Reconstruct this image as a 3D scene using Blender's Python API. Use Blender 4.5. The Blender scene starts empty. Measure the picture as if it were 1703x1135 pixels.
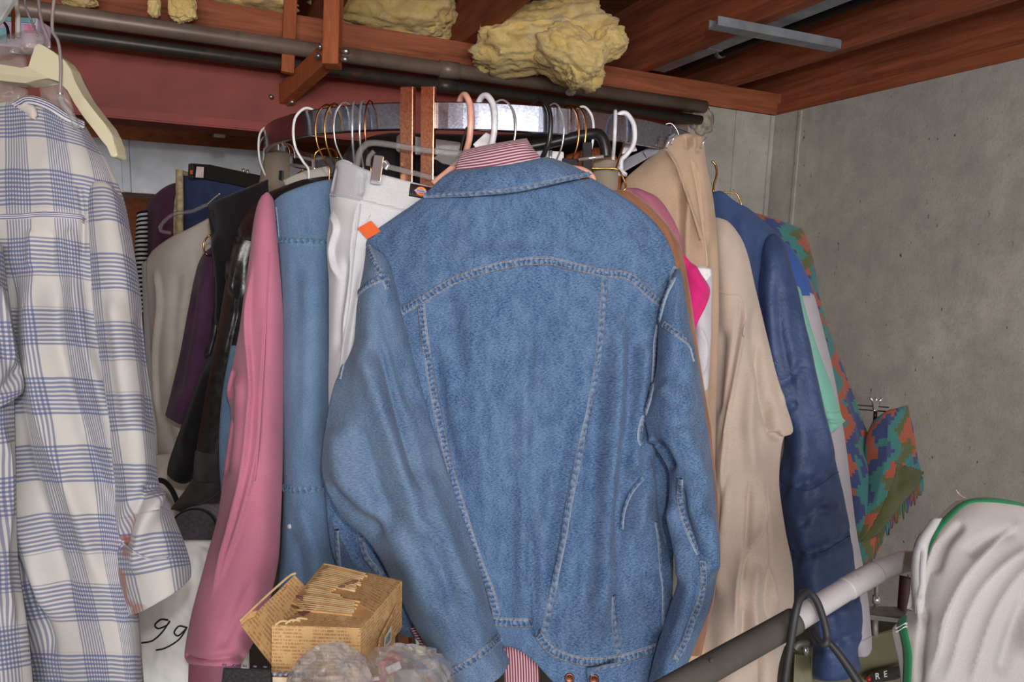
import bpy, bmesh, math, random
import numpy as np
from mathutils import Vector, Matrix, noise
from mathutils.bvhtree import BVHTree

SC = bpy.context.scene
COL = SC.collection
W, H, F = 1703.0, 1135.0, 1085.0
DS = F / 1280.0

# ------------------------------------------------------------------ camera, world, lights, exposure
CAMZ = 1.40
cam_data = bpy.data.cameras.new('camera')
cam_data.sensor_width = 36.0
cam_data.lens = 36.0 * F / W
cam_data.clip_start = 0.02
cam = bpy.data.objects.new('camera', cam_data)
COL.objects.link(cam)
cam.matrix_world = Matrix.Translation((0, 0, CAMZ)) @ Matrix.Rotation(math.radians(90 - 7.8), 4, 'X') @ Matrix.Rotation(math.radians(1.6), 4, 'Z')
SC.camera = cam
CM = cam.matrix_world.copy()
CMI = CM.inverted()
CAMP = CM.translation.copy()

world = bpy.data.worlds.new('world')
SC.world = world
world.use_nodes = True
bg = world.node_tree.nodes['Background']
bg.inputs[0].default_value = (1.0, 0.99, 0.98, 1)
bg.inputs[1].default_value = 0.82

def light(name, kind, loc, power, color, size=None, target=None):
    d = bpy.data.lights.new(name, kind)
    d.energy = power
    d.color = color
    if kind == 'AREA':
        d.shape = 'RECTANGLE'; d.size = size[0]; d.size_y = size[1]
    elif kind in ('POINT', 'SPOT'):
        d.shadow_soft_size = size
    o = bpy.data.objects.new(name, d)
    COL.objects.link(o)
    o.location = loc
    if target is not None:
        o.rotation_euler = (Vector(target) - Vector(loc)).to_track_quat('-Z', 'Y').to_euler()
    return o

# the camera's own flash, above the lens, and an added fill panel, out of view behind the photographer
light('camera_flash', 'POINT', (0.07, -0.12, CAMZ + 0.19), 17.0, (1.0, 0.99, 0.97), 0.02)
light('rear_fill', 'AREA', (0.55, -2.2, 1.96), 100.0, (1.0, 0.98, 0.96), (2.6, 1.6), (0.4, 2.0, 1.3))
light('far_fill', 'POINT', (-2.6, 2.9, 1.75), 9.0, (1.0, 0.86, 0.68), 0.03)  # added fill to brighten the joists past the beam, no lamp seen there
SC.view_settings.view_transform = 'Standard'
SC.view_settings.look = 'None'
SC.view_settings.gamma = 1.0
SC.view_settings.use_curve_mapping = False
SC.view_settings.exposure = 0.0

# ------------------------------------------------------------------ pixels and points
def P(px, py, d):
    d = d * DS
    return CM @ Vector(((px - W / 2) / F * d, -(py - H / 2) / F * d, -d))

R3 = np.array(CM.to_3x3()); T3 = np.array(CAMP)
def Pn(a):
    px, py, d = a[..., 0], a[..., 1], a[..., 2] * DS
    c = np.stack([(px - W / 2) / F * d, -(py - H / 2) / F * d, -d], -1)
    return c @ R3.T + T3

def ray(px, py):
    return (P(px, py, 1.0) - CAMP).normalized()

def Pz(px, py, z):
    r = ray(px, py)
    return CAMP + r * ((z - CAMP.z) / r.z)

def Ppl(px, py, p0, n):
    r = ray(px, py)
    return CAMP + r * ((Vector(p0) - CAMP).dot(n) / r.dot(n))

# ------------------------------------------------------------------ materials
def lin(c):
    c = c / 255.0
    return c / 12.92 if c <= 0.04045 else ((c + 0.055) / 1.055) ** 2.4
def rgb(r, g, b):
    return (lin(r), lin(g), lin(b), 1.0)

class Mat:
    def __init__(s, name, base=(128, 128, 128), rough=0.8, metal=0.0, spec=0.3):
        s.m = bpy.data.materials.new(name); s.m.use_nodes = True
        s.nt = s.m.node_tree; s.b = s.nt.nodes['Principled BSDF']
        s.base = rgb(*base)
        s.b.inputs['Base Color'].default_value = s.base
        s.b.inputs['Roughness'].default_value = rough
        s.b.inputs['Metallic'].default_value = metal
        s.b.inputs['Specular IOR Level'].default_value = spec
        s.tc = None
    def n(s, t, **kw):
        nd = s.nt.nodes.new(t)
        for k, v in kw.items(): setattr(nd, k, v)
        return nd
    def link(s, a, b): s.nt.links.new(a, b)
    def put(s, sock, v):
        if v is None: return
        if hasattr(v, 'links'): s.link(v, sock)
        elif isinstance(v, tuple) and len(v) == 3 and sock.type == 'RGBA': sock.default_value = rgb(*v)
        else: sock.default_value = v
    def coord(s, which='Object'):
        if s.tc is None: s.tc = s.n('ShaderNodeTexCoord')
        return s.tc.outputs[which]
    def map(s, vec, scale=(1, 1, 1), rot=(0, 0, 0), loc=(0, 0, 0)):
        m = s.n('ShaderNodeMapping'); s.link(vec, m.inputs[0])
        m.inputs['Scale'].default_value = scale; m.inputs['Rotation'].default_value = rot; m.inputs['Location'].default_value = loc
        return m.outputs[0]
    def noise(s, vec, scale, detail=3, rough=0.55, dist=0.0):
        t = s.n('ShaderNodeTexNoise'); s.link(vec, t.inputs['Vector'])
        t.inputs['Scale'].default_value = scale; t.inputs['Detail'].default_value = detail
        t.inputs['Roughness'].default_value = rough; t.inputs['Distortion'].default_value = dist
        return t.outputs[0]
    def wave(s, vec, scale, dist=0, detail=2, kind='BANDS', direction='X'):
        t = s.n('ShaderNodeTexWave', wave_type=kind)
        if kind == 'BANDS': t.bands_direction = direction
        s.link(vec, t.inputs['Vector']); t.inputs['Scale'].default_value = scale
        t.inputs['Distortion'].default_value = dist; t.inputs['Detail'].default_value = detail
        return t.outputs[1]
    def voro(s, vec, scale, out=0, feature='F1'):
        t = s.n('ShaderNodeTexVoronoi', feature=feature); s.link(vec, t.inputs['Vector']); t.inputs['Scale'].default_value = scale
        return t.outputs[out]
    def math(s, op, a, b=None, c=None):
        m = s.n('ShaderNodeMath', operation=op)
        for i, v in enumerate((a, b, c)):
            if v is not None: s.put(m.inputs[i], v)
        return m.outputs[0]
    def ramp(s, fac, lo, hi):
        m = s.n('ShaderNodeMapRange'); s.link(fac, m.inputs[0])
        m.inputs[1].default_value = lo; m.inputs[2].default_value = hi
        return m.outputs[0]
    def cramp(s, fac, stops, interp='LINEAR'):
        c = s.n('ShaderNodeValToRGB'); s.link(fac, c.inputs[0]); cr = c.color_ramp; cr.interpolation = interp
        while len(cr.elements) < len(stops): cr.elements.new(0.5)
        for e, (p, col) in zip(cr.elements, stops): e.position = p; e.color = rgb(*col)
        return c.outputs[0]
    def mix(s, fac, a, b, mode='MIX'):
        m = s.n('ShaderNodeMix', data_type='RGBA', blend_type=mode)
        s.put(m.inputs[0], fac); s.put(m.inputs[6], a); s.put(m.inputs[7], b)
        return m.outputs[2]
    def xyz(s, vec):
        m = s.n('ShaderNodeSeparateXYZ'); s.link(vec, m.inputs[0]); return m.outputs
    def comb(s, x, y, z=0.0):
        m = s.n('ShaderNodeCombineXYZ')
        for i, v in enumerate((x, y, z)): s.put(m.inputs[i], v)
        return m.outputs[0]
    def color(s, c): s.put(s.b.inputs['Base Color'], c)
    def rough(s, v): s.put(s.b.inputs['Roughness'], v)
    def bump(s, h, strength=0.3, dist=0.002):
        b = s.n('ShaderNodeBump'); s.link(h, b.inputs['Height'])
        b.inputs['Strength'].default_value = strength; b.inputs['Distance'].default_value = dist
        s.link(b.outputs[0], s.b.inputs['Normal'])
    def sheen(s, w=0.3):
        s.b.inputs['Sheen Weight'].default_value = w

def shade(c, k):
    return tuple(max(0, min(255, x * k)) for x in c)

MATS = {}
def simple(name, base, rough=0.6, metal=0.0, spec=0.4, var=0.12, scale=40, bump=0.0, bscale=200, coord='Object'):
    if name in MATS: return MATS[name]
    m = Mat(name, base, rough, metal, spec)
    v = m.coord(coord)
    m.color(m.mix(m.ramp(m.noise(v, scale, 4), 0.3, 0.7), shade(base, 1 - var), shade(base, 1 + var)))
    if bump: m.bump(m.noise(v, bscale, 3), bump, 0.002)
    MATS[name] = m.m
    return m.m

def cloth_mat(name, base, var=0.10, weave=1400, bump=0.25, rough=0.92, big=9, sheen=0.15, spots=None, rib=None):
    """woven or knitted cloth in metres of cloth (UV)"""
    m = Mat(name, base, rough, 0, 0.15)
    uv = m.coord('UV')
    big_n = m.ramp(m.noise(uv, big, 3), 0.3, 0.7)
    fine = m.noise(uv, weave / 3.0, 2)
    c = m.mix(big_n, shade(base, 1 - var), shade(base, 1 + var * 0.6))
    c = m.mix(m.ramp(fine, 0.3, 0.7), m.mix(0.12, c, (40, 35, 40)), c)
    if spots:
        c = m.mix(m.ramp(m.noise(uv, spots[1], 2, 0.5, 0.3), spots[2], spots[2] + 0.03), c, spots[0])
    m.color(c); m.sheen(sheen)
    w = m.math('ADD', m.wave(uv, weave, 0.5, 1, 'BANDS', 'X'), m.wave(uv, weave, 0.5, 1, 'BANDS', 'Y'))
    if rib:
        w = m.wave(uv, rib, 0.2, 1, 'BANDS', 'X'); m.bump(w, 0.8, 0.002)
    else:
        m.bump(m.math('ADD', w, m.math('MULTIPLY', fine, 3.0)), bump, 0.0006)
    return m.m

def denim_mat(name, lo, hi, fade=(150, 175, 200), contrast=1.0, fadeamt=0.35, seed=0.0):
    m = Mat(name, hi, 0.9, 0, 0.12)
    uv = m.map(m.coord('UV'), loc=(seed, seed * 1.7, 0))
    tw = m.noise(m.map(uv, (260, 520, 1), (0, 0, 0.6)), 1.0, 4, 0.65)
    fine = m.noise(m.map(uv, (900, 1500, 1), (0, 0, 0.9)), 1.0, 2, 0.6)
    big = m.noise(m.map(uv, (9, 4, 1)), 1.0, 4, 0.6)
    mid = m.noise(m.map(uv, (70, 30, 1), (0, 0, 0.2)), 1.0, 4, 0.6)
    f = m.math('ADD', m.math('MULTIPLY', tw, 0.50), m.math('MULTIPLY', fine, 0.30))
    f = m.math('ADD', f, m.math('MULTIPLY', mid, 0.20))
    c = m.mix(m.ramp(f, 0.5 - 0.16 / contrast, 0.5 + 0.16 / contrast), lo, hi)
    c = m.mix(m.math('MULTIPLY', m.ramp(big, 0.42, 0.72), fadeamt), c, fade)
    m.color(c); m.sheen(0.1)
    m.bump(m.math('ADD', m.math('MULTIPLY', tw, 1.0), fine), 0.35, 0.0012)
    return m.m

def denim_seam_mat(name, lo, hi, thread=(176, 160, 140), pitch=0.0075):
    """ribbon UV: x across 0..1, y along in metres: puckers and two lines of stitching"""
    m = Mat(name, hi, 0.9, 0, 0.12)
    uv = m.coord('UV'); x, y, _ = m.xyz(uv)
    n = m.noise(m.comb(m.math('MULTIPLY', x, 2.0), m.math('MULTIPLY', y, 130.0)), 1.0, 3, 0.6)
    n2 = m.noise(m.map(uv, (2.0, 18.0, 1)), 1.0, 2)
    pk = m.math('SINE', m.math('ADD', m.math('MULTIPLY', y, 2 * math.pi / pitch), m.math('MULTIPLY', n, 14.0)))
    pk = m.math('ADD', m.math('MULTIPLY', pk, 0.17), n)
    pk = m.math('ADD', pk, m.math('MULTIPLY', m.math('SUBTRACT', n2, 0.5), 0.5))
    c = m.mix(m.ramp(pk, 0.28, 0.80), lo, hi)
    edge = m.math('ABSOLUTE', m.math('SUBTRACT', x, 0.5))
    line = m.math('MULTIPLY', m.ramp(m.math('ABSOLUTE', m.math('SUBTRACT', edge, 0.36)), 0.075, 0.03),
                  m.math('GREATER_THAN', m.math('FRACT', m.math('MULTIPLY', y, 330.0)), 0.22))
    c = m.mix(m.math('MULTIPLY', line, 0.75), c, thread)
    c = m.mix(m.ramp(edge, 0.44, 0.49), c, m.mix(0.35, hi, (170, 184, 200)))
    m.color(c)
    m.bump(pk, 0.7, 0.0022)
    return m.m

def wood_mat(name, lo, hi, scale=1.0, rough=0.75, axis='X', turn=0.0):
    m = Mat(name, hi, rough, 0, 0.25)
    v = m.map(m.coord('Object'), rot=(0, 0, -turn))
    st = {'X': (2.0, 34, 34), 'Y': (34, 2.0, 34), 'Z': (34, 34, 2.0)}[axis]
    g = m.noise(m.map(v, tuple(a * scale for a in st)), 1.0, 6, 0.65, 0.6)
    g2 = m.noise(m.map(v, tuple(a * scale * 4 for a in st)), 1.0, 3, 0.6)
    big = m.noise(v, 3.0, 3)
    f = m.math('ADD', m.math('MULTIPLY', g, 0.65), m.math('MULTIPLY', g2, 0.35))
    c = m.mix(m.ramp(f, 0.34, 0.66), lo, hi)
    c = m.mix(m.math('MULTIPLY', m.ramp(big, 0.4, 0.75), 0.35), c, shade(lo, 0.7))
    m.color(c); m.bump(f, 0.35, 0.003)
    return m.m

# ------------------------------------------------------------------ objects
def link(name, me, mat=None, parent=None):
    o = bpy.data.objects.new(name, me)
    COL.objects.link(o)
    if mat is not None:
        for mm in (mat if isinstance(mat, (list, tuple)) else [mat]): me.materials.append(mm)
    if parent is not None:
        par = parent
        off = Vector((0, 0, 0))
        while par is not None:
            off += Vector(par.location); par = par.parent
        me.transform(Matrix.Translation(-off))
        o.parent = parent
    return o

def tag(o, label=None, cat=None, group=None, kind=None):
    if label: o['label'] = label
    if cat: o['category'] = cat
    if group: o['group'] = group
    if kind: o['kind'] = kind
    return o

def thing(name, label, cat, loc, group=None):
    o = bpy.data.objects.new(name, None)
    o.empty_display_size = 0.05
    COL.objects.link(o); o.location = loc
    return tag(o, label, cat, group)

def mesh(name, verts, faces, mat=None, parent=None, uvs=None, smooth=True):
    me = bpy.data.meshes.new(name)
    me.from_pydata([tuple(map(float, v)) for v in verts], [], [tuple(map(int, f)) for f in faces])
    if uvs is not None:
        lay = me.uv_layers.new(name='UVMap')
        li = np.zeros(len(me.loops), dtype=np.int32); me.loops.foreach_get('vertex_index', li)
        lay.data.foreach_set('uv', np.asarray(uvs, dtype=np.float32)[li].ravel())
    if smooth: me.polygons.foreach_set('use_smooth', [True] * len(me.polygons))
    me.update()
    return link(name, me, mat, parent)

def from_bm(name, bm, mat=None, parent=None, smooth=False):
    bmesh.ops.recalc_face_normals(bm, faces=bm.faces[:])
    me = bpy.data.meshes.new(name); bm.to_mesh(me); bm.free()
    if smooth: me.polygons.foreach_set('use_smooth', [True] * len(me.polygons))
    me.update()
    return link(name, me, mat, parent)

def hexa(bm, c):
    """eight corners: bottom 0..3, top 4..7"""
    v = [bm.verts.new(tuple(p)) for p in c]
    for f in ((0, 3, 2, 1), (4, 5, 6, 7), (0, 1, 5, 4), (1, 2, 6, 5), (2, 3, 7, 6), (3, 0, 4, 7)):
        bm.faces.new([v[i] for i in f])

def beam(name, p0, p1, w, h, mat, parent=None, up=(0, 0, 1), bev=0.003):
    """a bar from p0 to p1 (axis through the middle), w wide, h along up"""
    p0, p1 = Vector(p0), Vector(p1)
    d = (p1 - p0).normalized(); up = Vector(up)
    s = d.cross(up).normalized(); u = s.cross(d).normalized()
    a, b = s * w / 2, u * h / 2
    bm = bmesh.new()
    hexa(bm, [p0 - a - b, p0 + a - b, p1 + a - b, p1 - a - b, p0 - a + b, p0 + a + b, p1 + a + b, p1 - a + b])
    if bev: bmesh.ops.bevel(bm, geom=bm.edges[:], offset=bev, segments=2, affect='EDGES', profile=0.6)
    return from_bm(name, bm, mat, parent)

def box(name, lo, hi, mat, parent=None, bev=0.004):
    bm = bmesh.new()
    (x0, y0, z0), (x1, y1, z1) = lo, hi
    hexa(bm, [(x0, y0, z0), (x1, y0, z0), (x1, y1, z0), (x0, y1, z0), (x0, y0, z1), (x1, y0, z1), (x1, y1, z1), (x0, y1, z1)])
    if bev: bmesh.ops.bevel(bm, geom=bm.edges[:], offset=bev, segments=2, affect='EDGES', profile=0.6)
    return from_bm(name, bm, mat, parent)

def smooth_path(pts, n):
    pts = np.array([tuple(p) for p in pts], float)
    k = len(pts)
    if k == 2:
        t = np.linspace(0, 1, n)[:, None]; return pts[0] * (1 - t) + pts[1] * t
    ext = np.vstack([2 * pts[0] - pts[1], pts, 2 * pts[-1] - pts[-2]])
    t = np.linspace(0, k - 1, n); i = np.minimum(t.astype(int), k - 2); f = (t - i)[:, None]
    a, b, c, d = ext[i], ext[i + 1], ext[i + 2], ext[i + 3]
    return 0.5 * (2 * b + (c - a) * f + (2 * a - 5 * b + 4 * c - d) * f * f + (3 * b - a - 3 * c + d) * f ** 3)

def tube(name, pts, r, mat, parent=None, n=None, sides=10, smooth=True, flat=None, cap=True):
    """swept tube through 3-D points; r a number or one radius per point; flat = (direction, factor) squashes the section"""
    n = n or (len(pts) * 6 if smooth and len(pts) > 2 else len(pts))
    q = smooth_path(pts, n) if smooth else np.array([tuple(p) for p in pts], float)
    rr = np.full(len(q), r) if np.isscalar(r) else np.interp(np.linspace(0, 1, len(q)), np.linspace(0, 1, len(r)), r)
    tan = np.gradient(q, axis=0); tan /= np.linalg.norm(tan, axis=1)[:, None] + 1e-12
    ref = np.array([0, 0, 1.0]) if abs(tan[0][2]) < 0.9 else np.array([1.0, 0, 0])
    nv = ref - tan[0] * ref.dot(tan[0]); nv /= np.linalg.norm(nv)
    verts = []; N = len(q)
    for i in range(N):
        nv = nv - tan[i] * nv.dot(tan[i]); nv /= np.linalg.norm(nv) + 1e-12
        b = np.cross(tan[i], nv)
        for s in range(sides):
            a = 2 * math.pi * s / sides
            off = (math.cos(a) * nv + math.sin(a) * b) * rr[i]
            if flat is not None:
                dvec = np.array(flat[0], float); off = off - dvec * off.dot(dvec) * (1 - flat[1])
            verts.append(q[i] + off)
    faces = [(i * sides + s, i * sides + (s + 1) % sides, (i + 1) * sides + (s + 1) % sides, (i + 1) * sides + s) for i in range(N - 1) for s in range(sides)]
    if cap:
        faces.append(tuple(range(sides))[::-1]); faces.append(tuple((N - 1) * sides + s for s in range(sides)))
    return mesh(name, verts, faces, mat, parent)

def ptube(name, pts, r, mat, parent=None, **kw):
    return tube(name, [P(*p) for p in pts], r, mat, parent, **kw)

def plate(name, pts, thick, mat, parent=None, bev=0.0015, away=None):
    """a solid plate whose front outline runs through 3-D points"""
    pts = [Vector(p) for p in pts]
    c = sum(pts, Vector()) / len(pts)
    nrm = Vector()
    for a, b in zip(pts, pts[1:] + pts[:1]): nrm += (a - c).cross(b - c)
    nrm.normalize()
    if away is not None: nrm = Vector(away).normalized()
    elif nrm.dot(CAMP - c) > 0: nrm = -nrm
    bm = bmesh.new()
    f = [bm.verts.new(p) for p in pts]; g = [bm.verts.new(p + nrm * thick) for p in pts]
    bm.faces.new(f); bm.faces.new(g[::-1])
    for i in range(len(pts)):
        j = (i + 1) % len(pts); bm.faces.new((f[i], g[i], g[j], f[j]))
    if bev:
        ed = [e for e in bm.edges if len(e.link_faces) == 2]
        bmesh.ops.bevel(bm, geom=ed, offset=bev, segments=2, affect='EDGES', profile=0.6, clamp_overlap=True)
    return from_bm(name, bm, mat, parent)

def pplate(name, pts, thick, mat, parent=None, **kw):
    return plate(name, [P(*p) for p in pts], thick, mat, parent, **kw)

def quad_text(name, body, size, p, xdir, ydir, mat, parent, thick=0.0004):
    cu = bpy.data.curves.new(name, 'FONT'); cu.body = body; cu.size = size; cu.extrude = thick
    cu.align_x = 'CENTER'; cu.align_y = 'CENTER'
    tmp = bpy.data.objects.new('tmp', cu); COL.objects.link(tmp)
    dg = bpy.context.evaluated_depsgraph_get()
    me = bpy.data.meshes.new_from_object(tmp.evaluated_get(dg))
    bpy.data.objects.remove(tmp)
    x = Vector(xdir).normalized(); z = x.cross(Vector(ydir)).normalized(); y = z.cross(x)
    me.transform(Matrix(((x.x, y.x, z.x, p[0]), (x.y, y.y, z.y, p[1]), (x.z, y.z, z.z, p[2]), (0, 0, 0, 1))))
    me.materials.clear()
    return link(name, me, mat, parent)

# ------------------------------------------------------------------ cloth
def wob(px, py, sx, sy, seed, n=7):
    rs = np.random.RandomState(seed); out = np.zeros_like(px)
    for _ in range(n):
        out += np.sin(px / sx * rs.uniform(0.5, 1.6) + py / sy * rs.uniform(-1.2, 1.2) + rs.uniform(0, 6.28))
    return out / n ** 0.5

FOLDK = 1.45
def fold_field(px, py, folds):
    """folds traced as polylines: (points, width px, height m[, mode]) - 'g' ridge/valley, 's' a lip that stands up on the left of the line"""
    z = np.zeros_like(px)
    for fd in folds:
        pts, wd, amp = fd[0], fd[1], fd[2] * FOLDK; mode = fd[3] if len(fd) > 3 else 'g'
        q = smooth_path(np.array(pts, float), max(12, len(pts) * 8))
        best = np.full(px.shape, 1e9); side = np.zeros_like(px); par = np.zeros_like(px)
        m = len(q) - 1
        for i in range(m):
            a, b = q[i], q[i + 1]; ab = b - a; L2 = ab.dot(ab) + 1e-9
            t = np.clip(((px - a[0]) * ab[0] + (py - a[1]) * ab[1]) / L2, 0, 1)
            dx = px - a[0] - ab[0] * t; dy = py - a[1] - ab[1] * t
            dd = dx * dx + dy * dy
            w = dd < best
            best = np.where(w, dd, best); side = np.where(w, ab[0] * dy - ab[1] * dx, side); par = np.where(w, (i + t) / m, par)
        dist = np.sqrt(best); tp = np.clip(np.minimum(par, 1 - par) / 0.18, 0, 1); tp = tp * tp * (3 - 2 * tp)
        if mode == 'g': z += amp * np.exp(-(dist / wd) ** 2) * tp
        elif mode == 'o': z += amp * np.exp(-(dist / wd) ** 2)
        else:
            s = np.sign(side); sd = dist * s
            z += amp * tp * np.exp(-np.clip(sd, 0, None) / wd) * (1 / (1 + np.exp(-np.clip(sd / (wd * 0.09), -30, 30))))
    return z

class Surf: pass

def cloth(rows, nu=40, nv=60, thick=0.03, bulge=0.012, folds=(), rip=(), d=None, round_top=0.0, round_bot=0.0, ustretch=1.0, seed=1, extra=None, edge=0.5, fk=1.0):
    """a solid piece of hanging cloth. rows: control rows top to bottom, each a list of (px, py[, depth]); rip: (amp m, sx px, sy px) ripples"""
    K = max(len(r) for r in rows); Rn = len(rows)
    C = np.zeros((Rn, K, 3))
    for i, r in enumerate(rows):
        rr = np.array([tuple(p) if len(p) == 3 else (p[0], p[1], d) for p in r], float)
        C[i] = rr if len(rr) == K else smooth_path(rr, K)
    A = np.stack([smooth_path(C[:, k], nv) for k in range(K)], 1)
    G = np.stack([smooth_path(A[j], nu) for j in range(nv)], 0)
    X = Pn(G)
    du = np.gradient(X, axis=1); dv = np.gradient(X, axis=0)
    n = np.cross(du, dv); n /= np.linalg.norm(n, axis=2)[..., None] + 1e-12
    tocam = T3 - X; tocam /= np.linalg.norm(tocam, axis=2)[..., None]
    s = np.sign((n * tocam).sum(2)); s[s == 0] = 1; n *= s[..., None]
    n = n * 0.6 + tocam * 0.4; n /= np.linalg.norm(n, axis=2)[..., None]
    u = np.linspace(0, 1, nu)[None, :]; v = np.linspace(0, 1, nv)[:, None]
    prof = np.clip(1 - np.abs(2 * u - 1) ** (2 / edge), 0, 1) ** edge
    ends = np.ones_like(v)
    if round_top: ends = ends * np.sqrt(np.clip(1 - (1 - np.clip(v / round_top, 0, 1)) ** 2, 0, 1))
    if round_bot: ends = ends * np.sqrt(np.clip(1 - (1 - np.clip((1 - v) / round_bot, 0, 1)) ** 2, 0, 1))
    prof = prof * ends
    px, py = G[..., 0], G[..., 1]
    z = bulge * prof
    damp = np.clip(prof * 2.2, 0, 1)
    if folds: z = z + fold_field(px, py, folds) * damp * fk
    for i, (amp, sx, sy) in enumerate(rip): z = z + amp * wob(px, py, sx, sy, seed * 31 + i) * damp
    if extra is not None: z = z + extra(px, py, u, v) * damp
    Fr = X + n * z[..., None]
    Bk = X - n * (np.maximum(thick * prof, 0.0004) )[..., None]
    S = Surf(); S.G = G; S.front = Fr; S.nu, S.nv = nu, nv
    S.verts = np.concatenate([Fr.reshape(-1, 3), Bk.reshape(-1, 3)])
    wid = np.linalg.norm(np.diff(X, axis=1), axis=2).sum(1).mean() * ustretch
    seg = np.linalg.norm(np.diff(X, axis=0), axis=2)
    ln = np.concatenate([np.zeros((1, nu)), np.cumsum(seg, 0)], 0)
    ln = np.broadcast_to(ln.mean(1, keepdims=True), (nv, nu)) * 0.7 + ln * 0.3
    UV = np.stack([np.broadcast_to(u * wid, (nv, nu)), ln], -1).reshape(-1, 2)
    S.uv = np.concatenate([UV, UV + [wid, 0]])
    i = (np.arange(nv - 1)[:, None] * nu + np.arange(nu - 1)[None, :]).ravel()
    S.fq = np.stack([i, i + 1, i + nu + 1, i + nu], 1)
    o = nu * nv
    S.bq = np.stack([i + o, i + nu + o, i + nu + 1 + o, i + 1 + o], 1)
    S.cell = G[:-1, :-1].reshape(-1, 3) * 0.5 + G[1:, 1:].reshape(-1, 3) * 0.5
    e = []
    for j in range(nv - 1):
        a, b = j * nu, (j + 1) * nu; e.append((a, b, b + o, a + o))
        a, b = j * nu + nu - 1, (j + 1) * nu + nu - 1; e.append((b, a, a + o, b + o))
    for k in range(nu - 1):
        a, b = k, k + 1; e.append((b, a, a + o, b + o))
        a, b = (nv - 1) * nu + k, (nv - 1) * nu + k + 1; e.append((a, b, b + o, a + o))
    S.edges = e
    tv = S.verts
    S.bvh = BVHTree.FromPolygons([tuple(p) for p in Fr.reshape(-1, 3)], [tuple(f) for f in S.fq.tolist()])
    return S

def inside(px, py, poly):
    poly = np.array(poly, float); r = np.zeros(px.shape, bool); j = len(poly) - 1
    for i in range(len(poly)):
        xi, yi = poly[i]; xj, yj = poly[j]
        c = ((yi > py) != (yj > py)) & (px < (xj - xi) * (py - yi) / (yj - yi + 1e-12) + xi)
        r ^= c; j = i
    return r

def emit(S, name, mat, parent):
    return mesh(name, S.verts, [list(f) for f in S.fq.tolist()] + [list(f) for f in S.bq.tolist()] + S.edges, mat, parent, S.uv)

def emit_split(S, pieces, rest, parent):
    """pieces: [(name, polygon px, mat)]; rest: (name, mat). Cuts the surface (front and back) into real separate meshes"""
    px, py = S.cell[:, 0], S.cell[:, 1]
    who = np.full(len(px), -1)
    for i, (nm, poly, mt) in enumerate(pieces):
        m = inside(px, py, poly) & (who < 0); who[m] = i
    out = []
    for i in list(range(len(pieces))) + [-1]:
        nm, mt = (pieces[i][0], pieces[i][2]) if i >= 0 else rest
        sel = who == i
        if not sel.any(): continue
        fr = S.fq[sel].tolist(); bk = S.bq[sel].tolist()
        cnt = {}
        for f in fr:
            for a, b in zip(f, f[1:] + f[:1]): cnt[(a, b)] = 1
        o = S.nu * S.nv
        rim = [(b, a, a + o, b + o) for (a, b) in cnt if (b, a) not in cnt]
        faces = fr + bk + rim
        used = np.unique(np.array([i for f in faces for i in f])); re = np.zeros(2 * o, int); re[used] = np.arange(len(used))
        out.append(mesh(nm, S.verts[used], [[re[i] for i in f] for f in faces], mt, parent, S.uv[used]))
    return out

def hit(surfs, px, py):
    r = ray(px, py); best = None
    for S in surfs:
        h = S.bvh.ray_cast(CAMP, r)
        if h[0] is not None and (best is None or h[3] < best[2]): best = (h[0], h[1], h[3])
    return best

def ribbon(name, pts, width, surfs, mat, parent, height=0.0016, lift=0.0006, n=None, across=5):
    """a raised strip (seam, hem, trim, stroke) that lies on cloth, along pixels traced from the photograph"""
    q = smooth_path(np.array(pts, float), n or max(10, len(pts) * 7))
    loc = []; nor = []
    for x, y in q:
        h = hit(surfs, x, y)
        if h is None: loc.append(None); nor.append(None); continue
        nn = h[1] if h[1].dot(CAMP - h[0]) > 0 else -h[1]
        loc.append(np.array(h[0])); nor.append(np.array(nn))
    ok = [i for i, l in enumerate(loc) if l is not None]
    if len(ok) < 2: return None
    q, loc, nor = q[ok], np.array([loc[i] for i in ok]), np.array([nor[i] for i in ok])
    for _ in range(2):
        nor[1:-1] = (nor[:-2] + nor[1:-1] * 2 + nor[2:]) / 4
    nor /= np.linalg.norm(nor, axis=1)[:, None]
    tan = np.gradient(loc, axis=0); tan /= np.linalg.norm(tan, axis=1)[:, None] + 1e-12
    side = np.cross(tan, nor); side /= np.linalg.norm(side, axis=1)[:, None] + 1e-12
    L = np.concatenate([[0], np.cumsum(np.linalg.norm(np.diff(loc, axis=0), axis=1))])
    verts = []; uvs = []
    hs = [-0.0015] + [lift + height * (1 if 0 < k < across - 1 else 0.35) for k in range(across)] + [-0.0015]
    xs = [-0.5] + [k / (across - 1) - 0.5 for k in range(across)] + [0.5]
    wd = np.full(len(loc), width) if np.isscalar(width) else np.interp(np.linspace(0, 1, len(loc)), np.linspace(0, 1, len(width)), width)
    for i in range(len(loc)):
        for x, hh in zip(xs, hs):
            verts.append(loc[i] + side[i] * x * wd[i] + nor[i] * hh); uvs.append((x + 0.5, L[i]))
    m = len(xs)
    faces = [(i * m + k, i * m + k + 1, (i + 1) * m + k + 1, (i + 1) * m + k) for i in range(len(loc) - 1) for k in range(m - 1)]
    faces.append(tuple(range(m))); faces.append(tuple((len(loc) - 1) * m + k for k in range(m))[::-1])
    return mesh(name, verts, faces, mat, parent, uvs)

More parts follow.
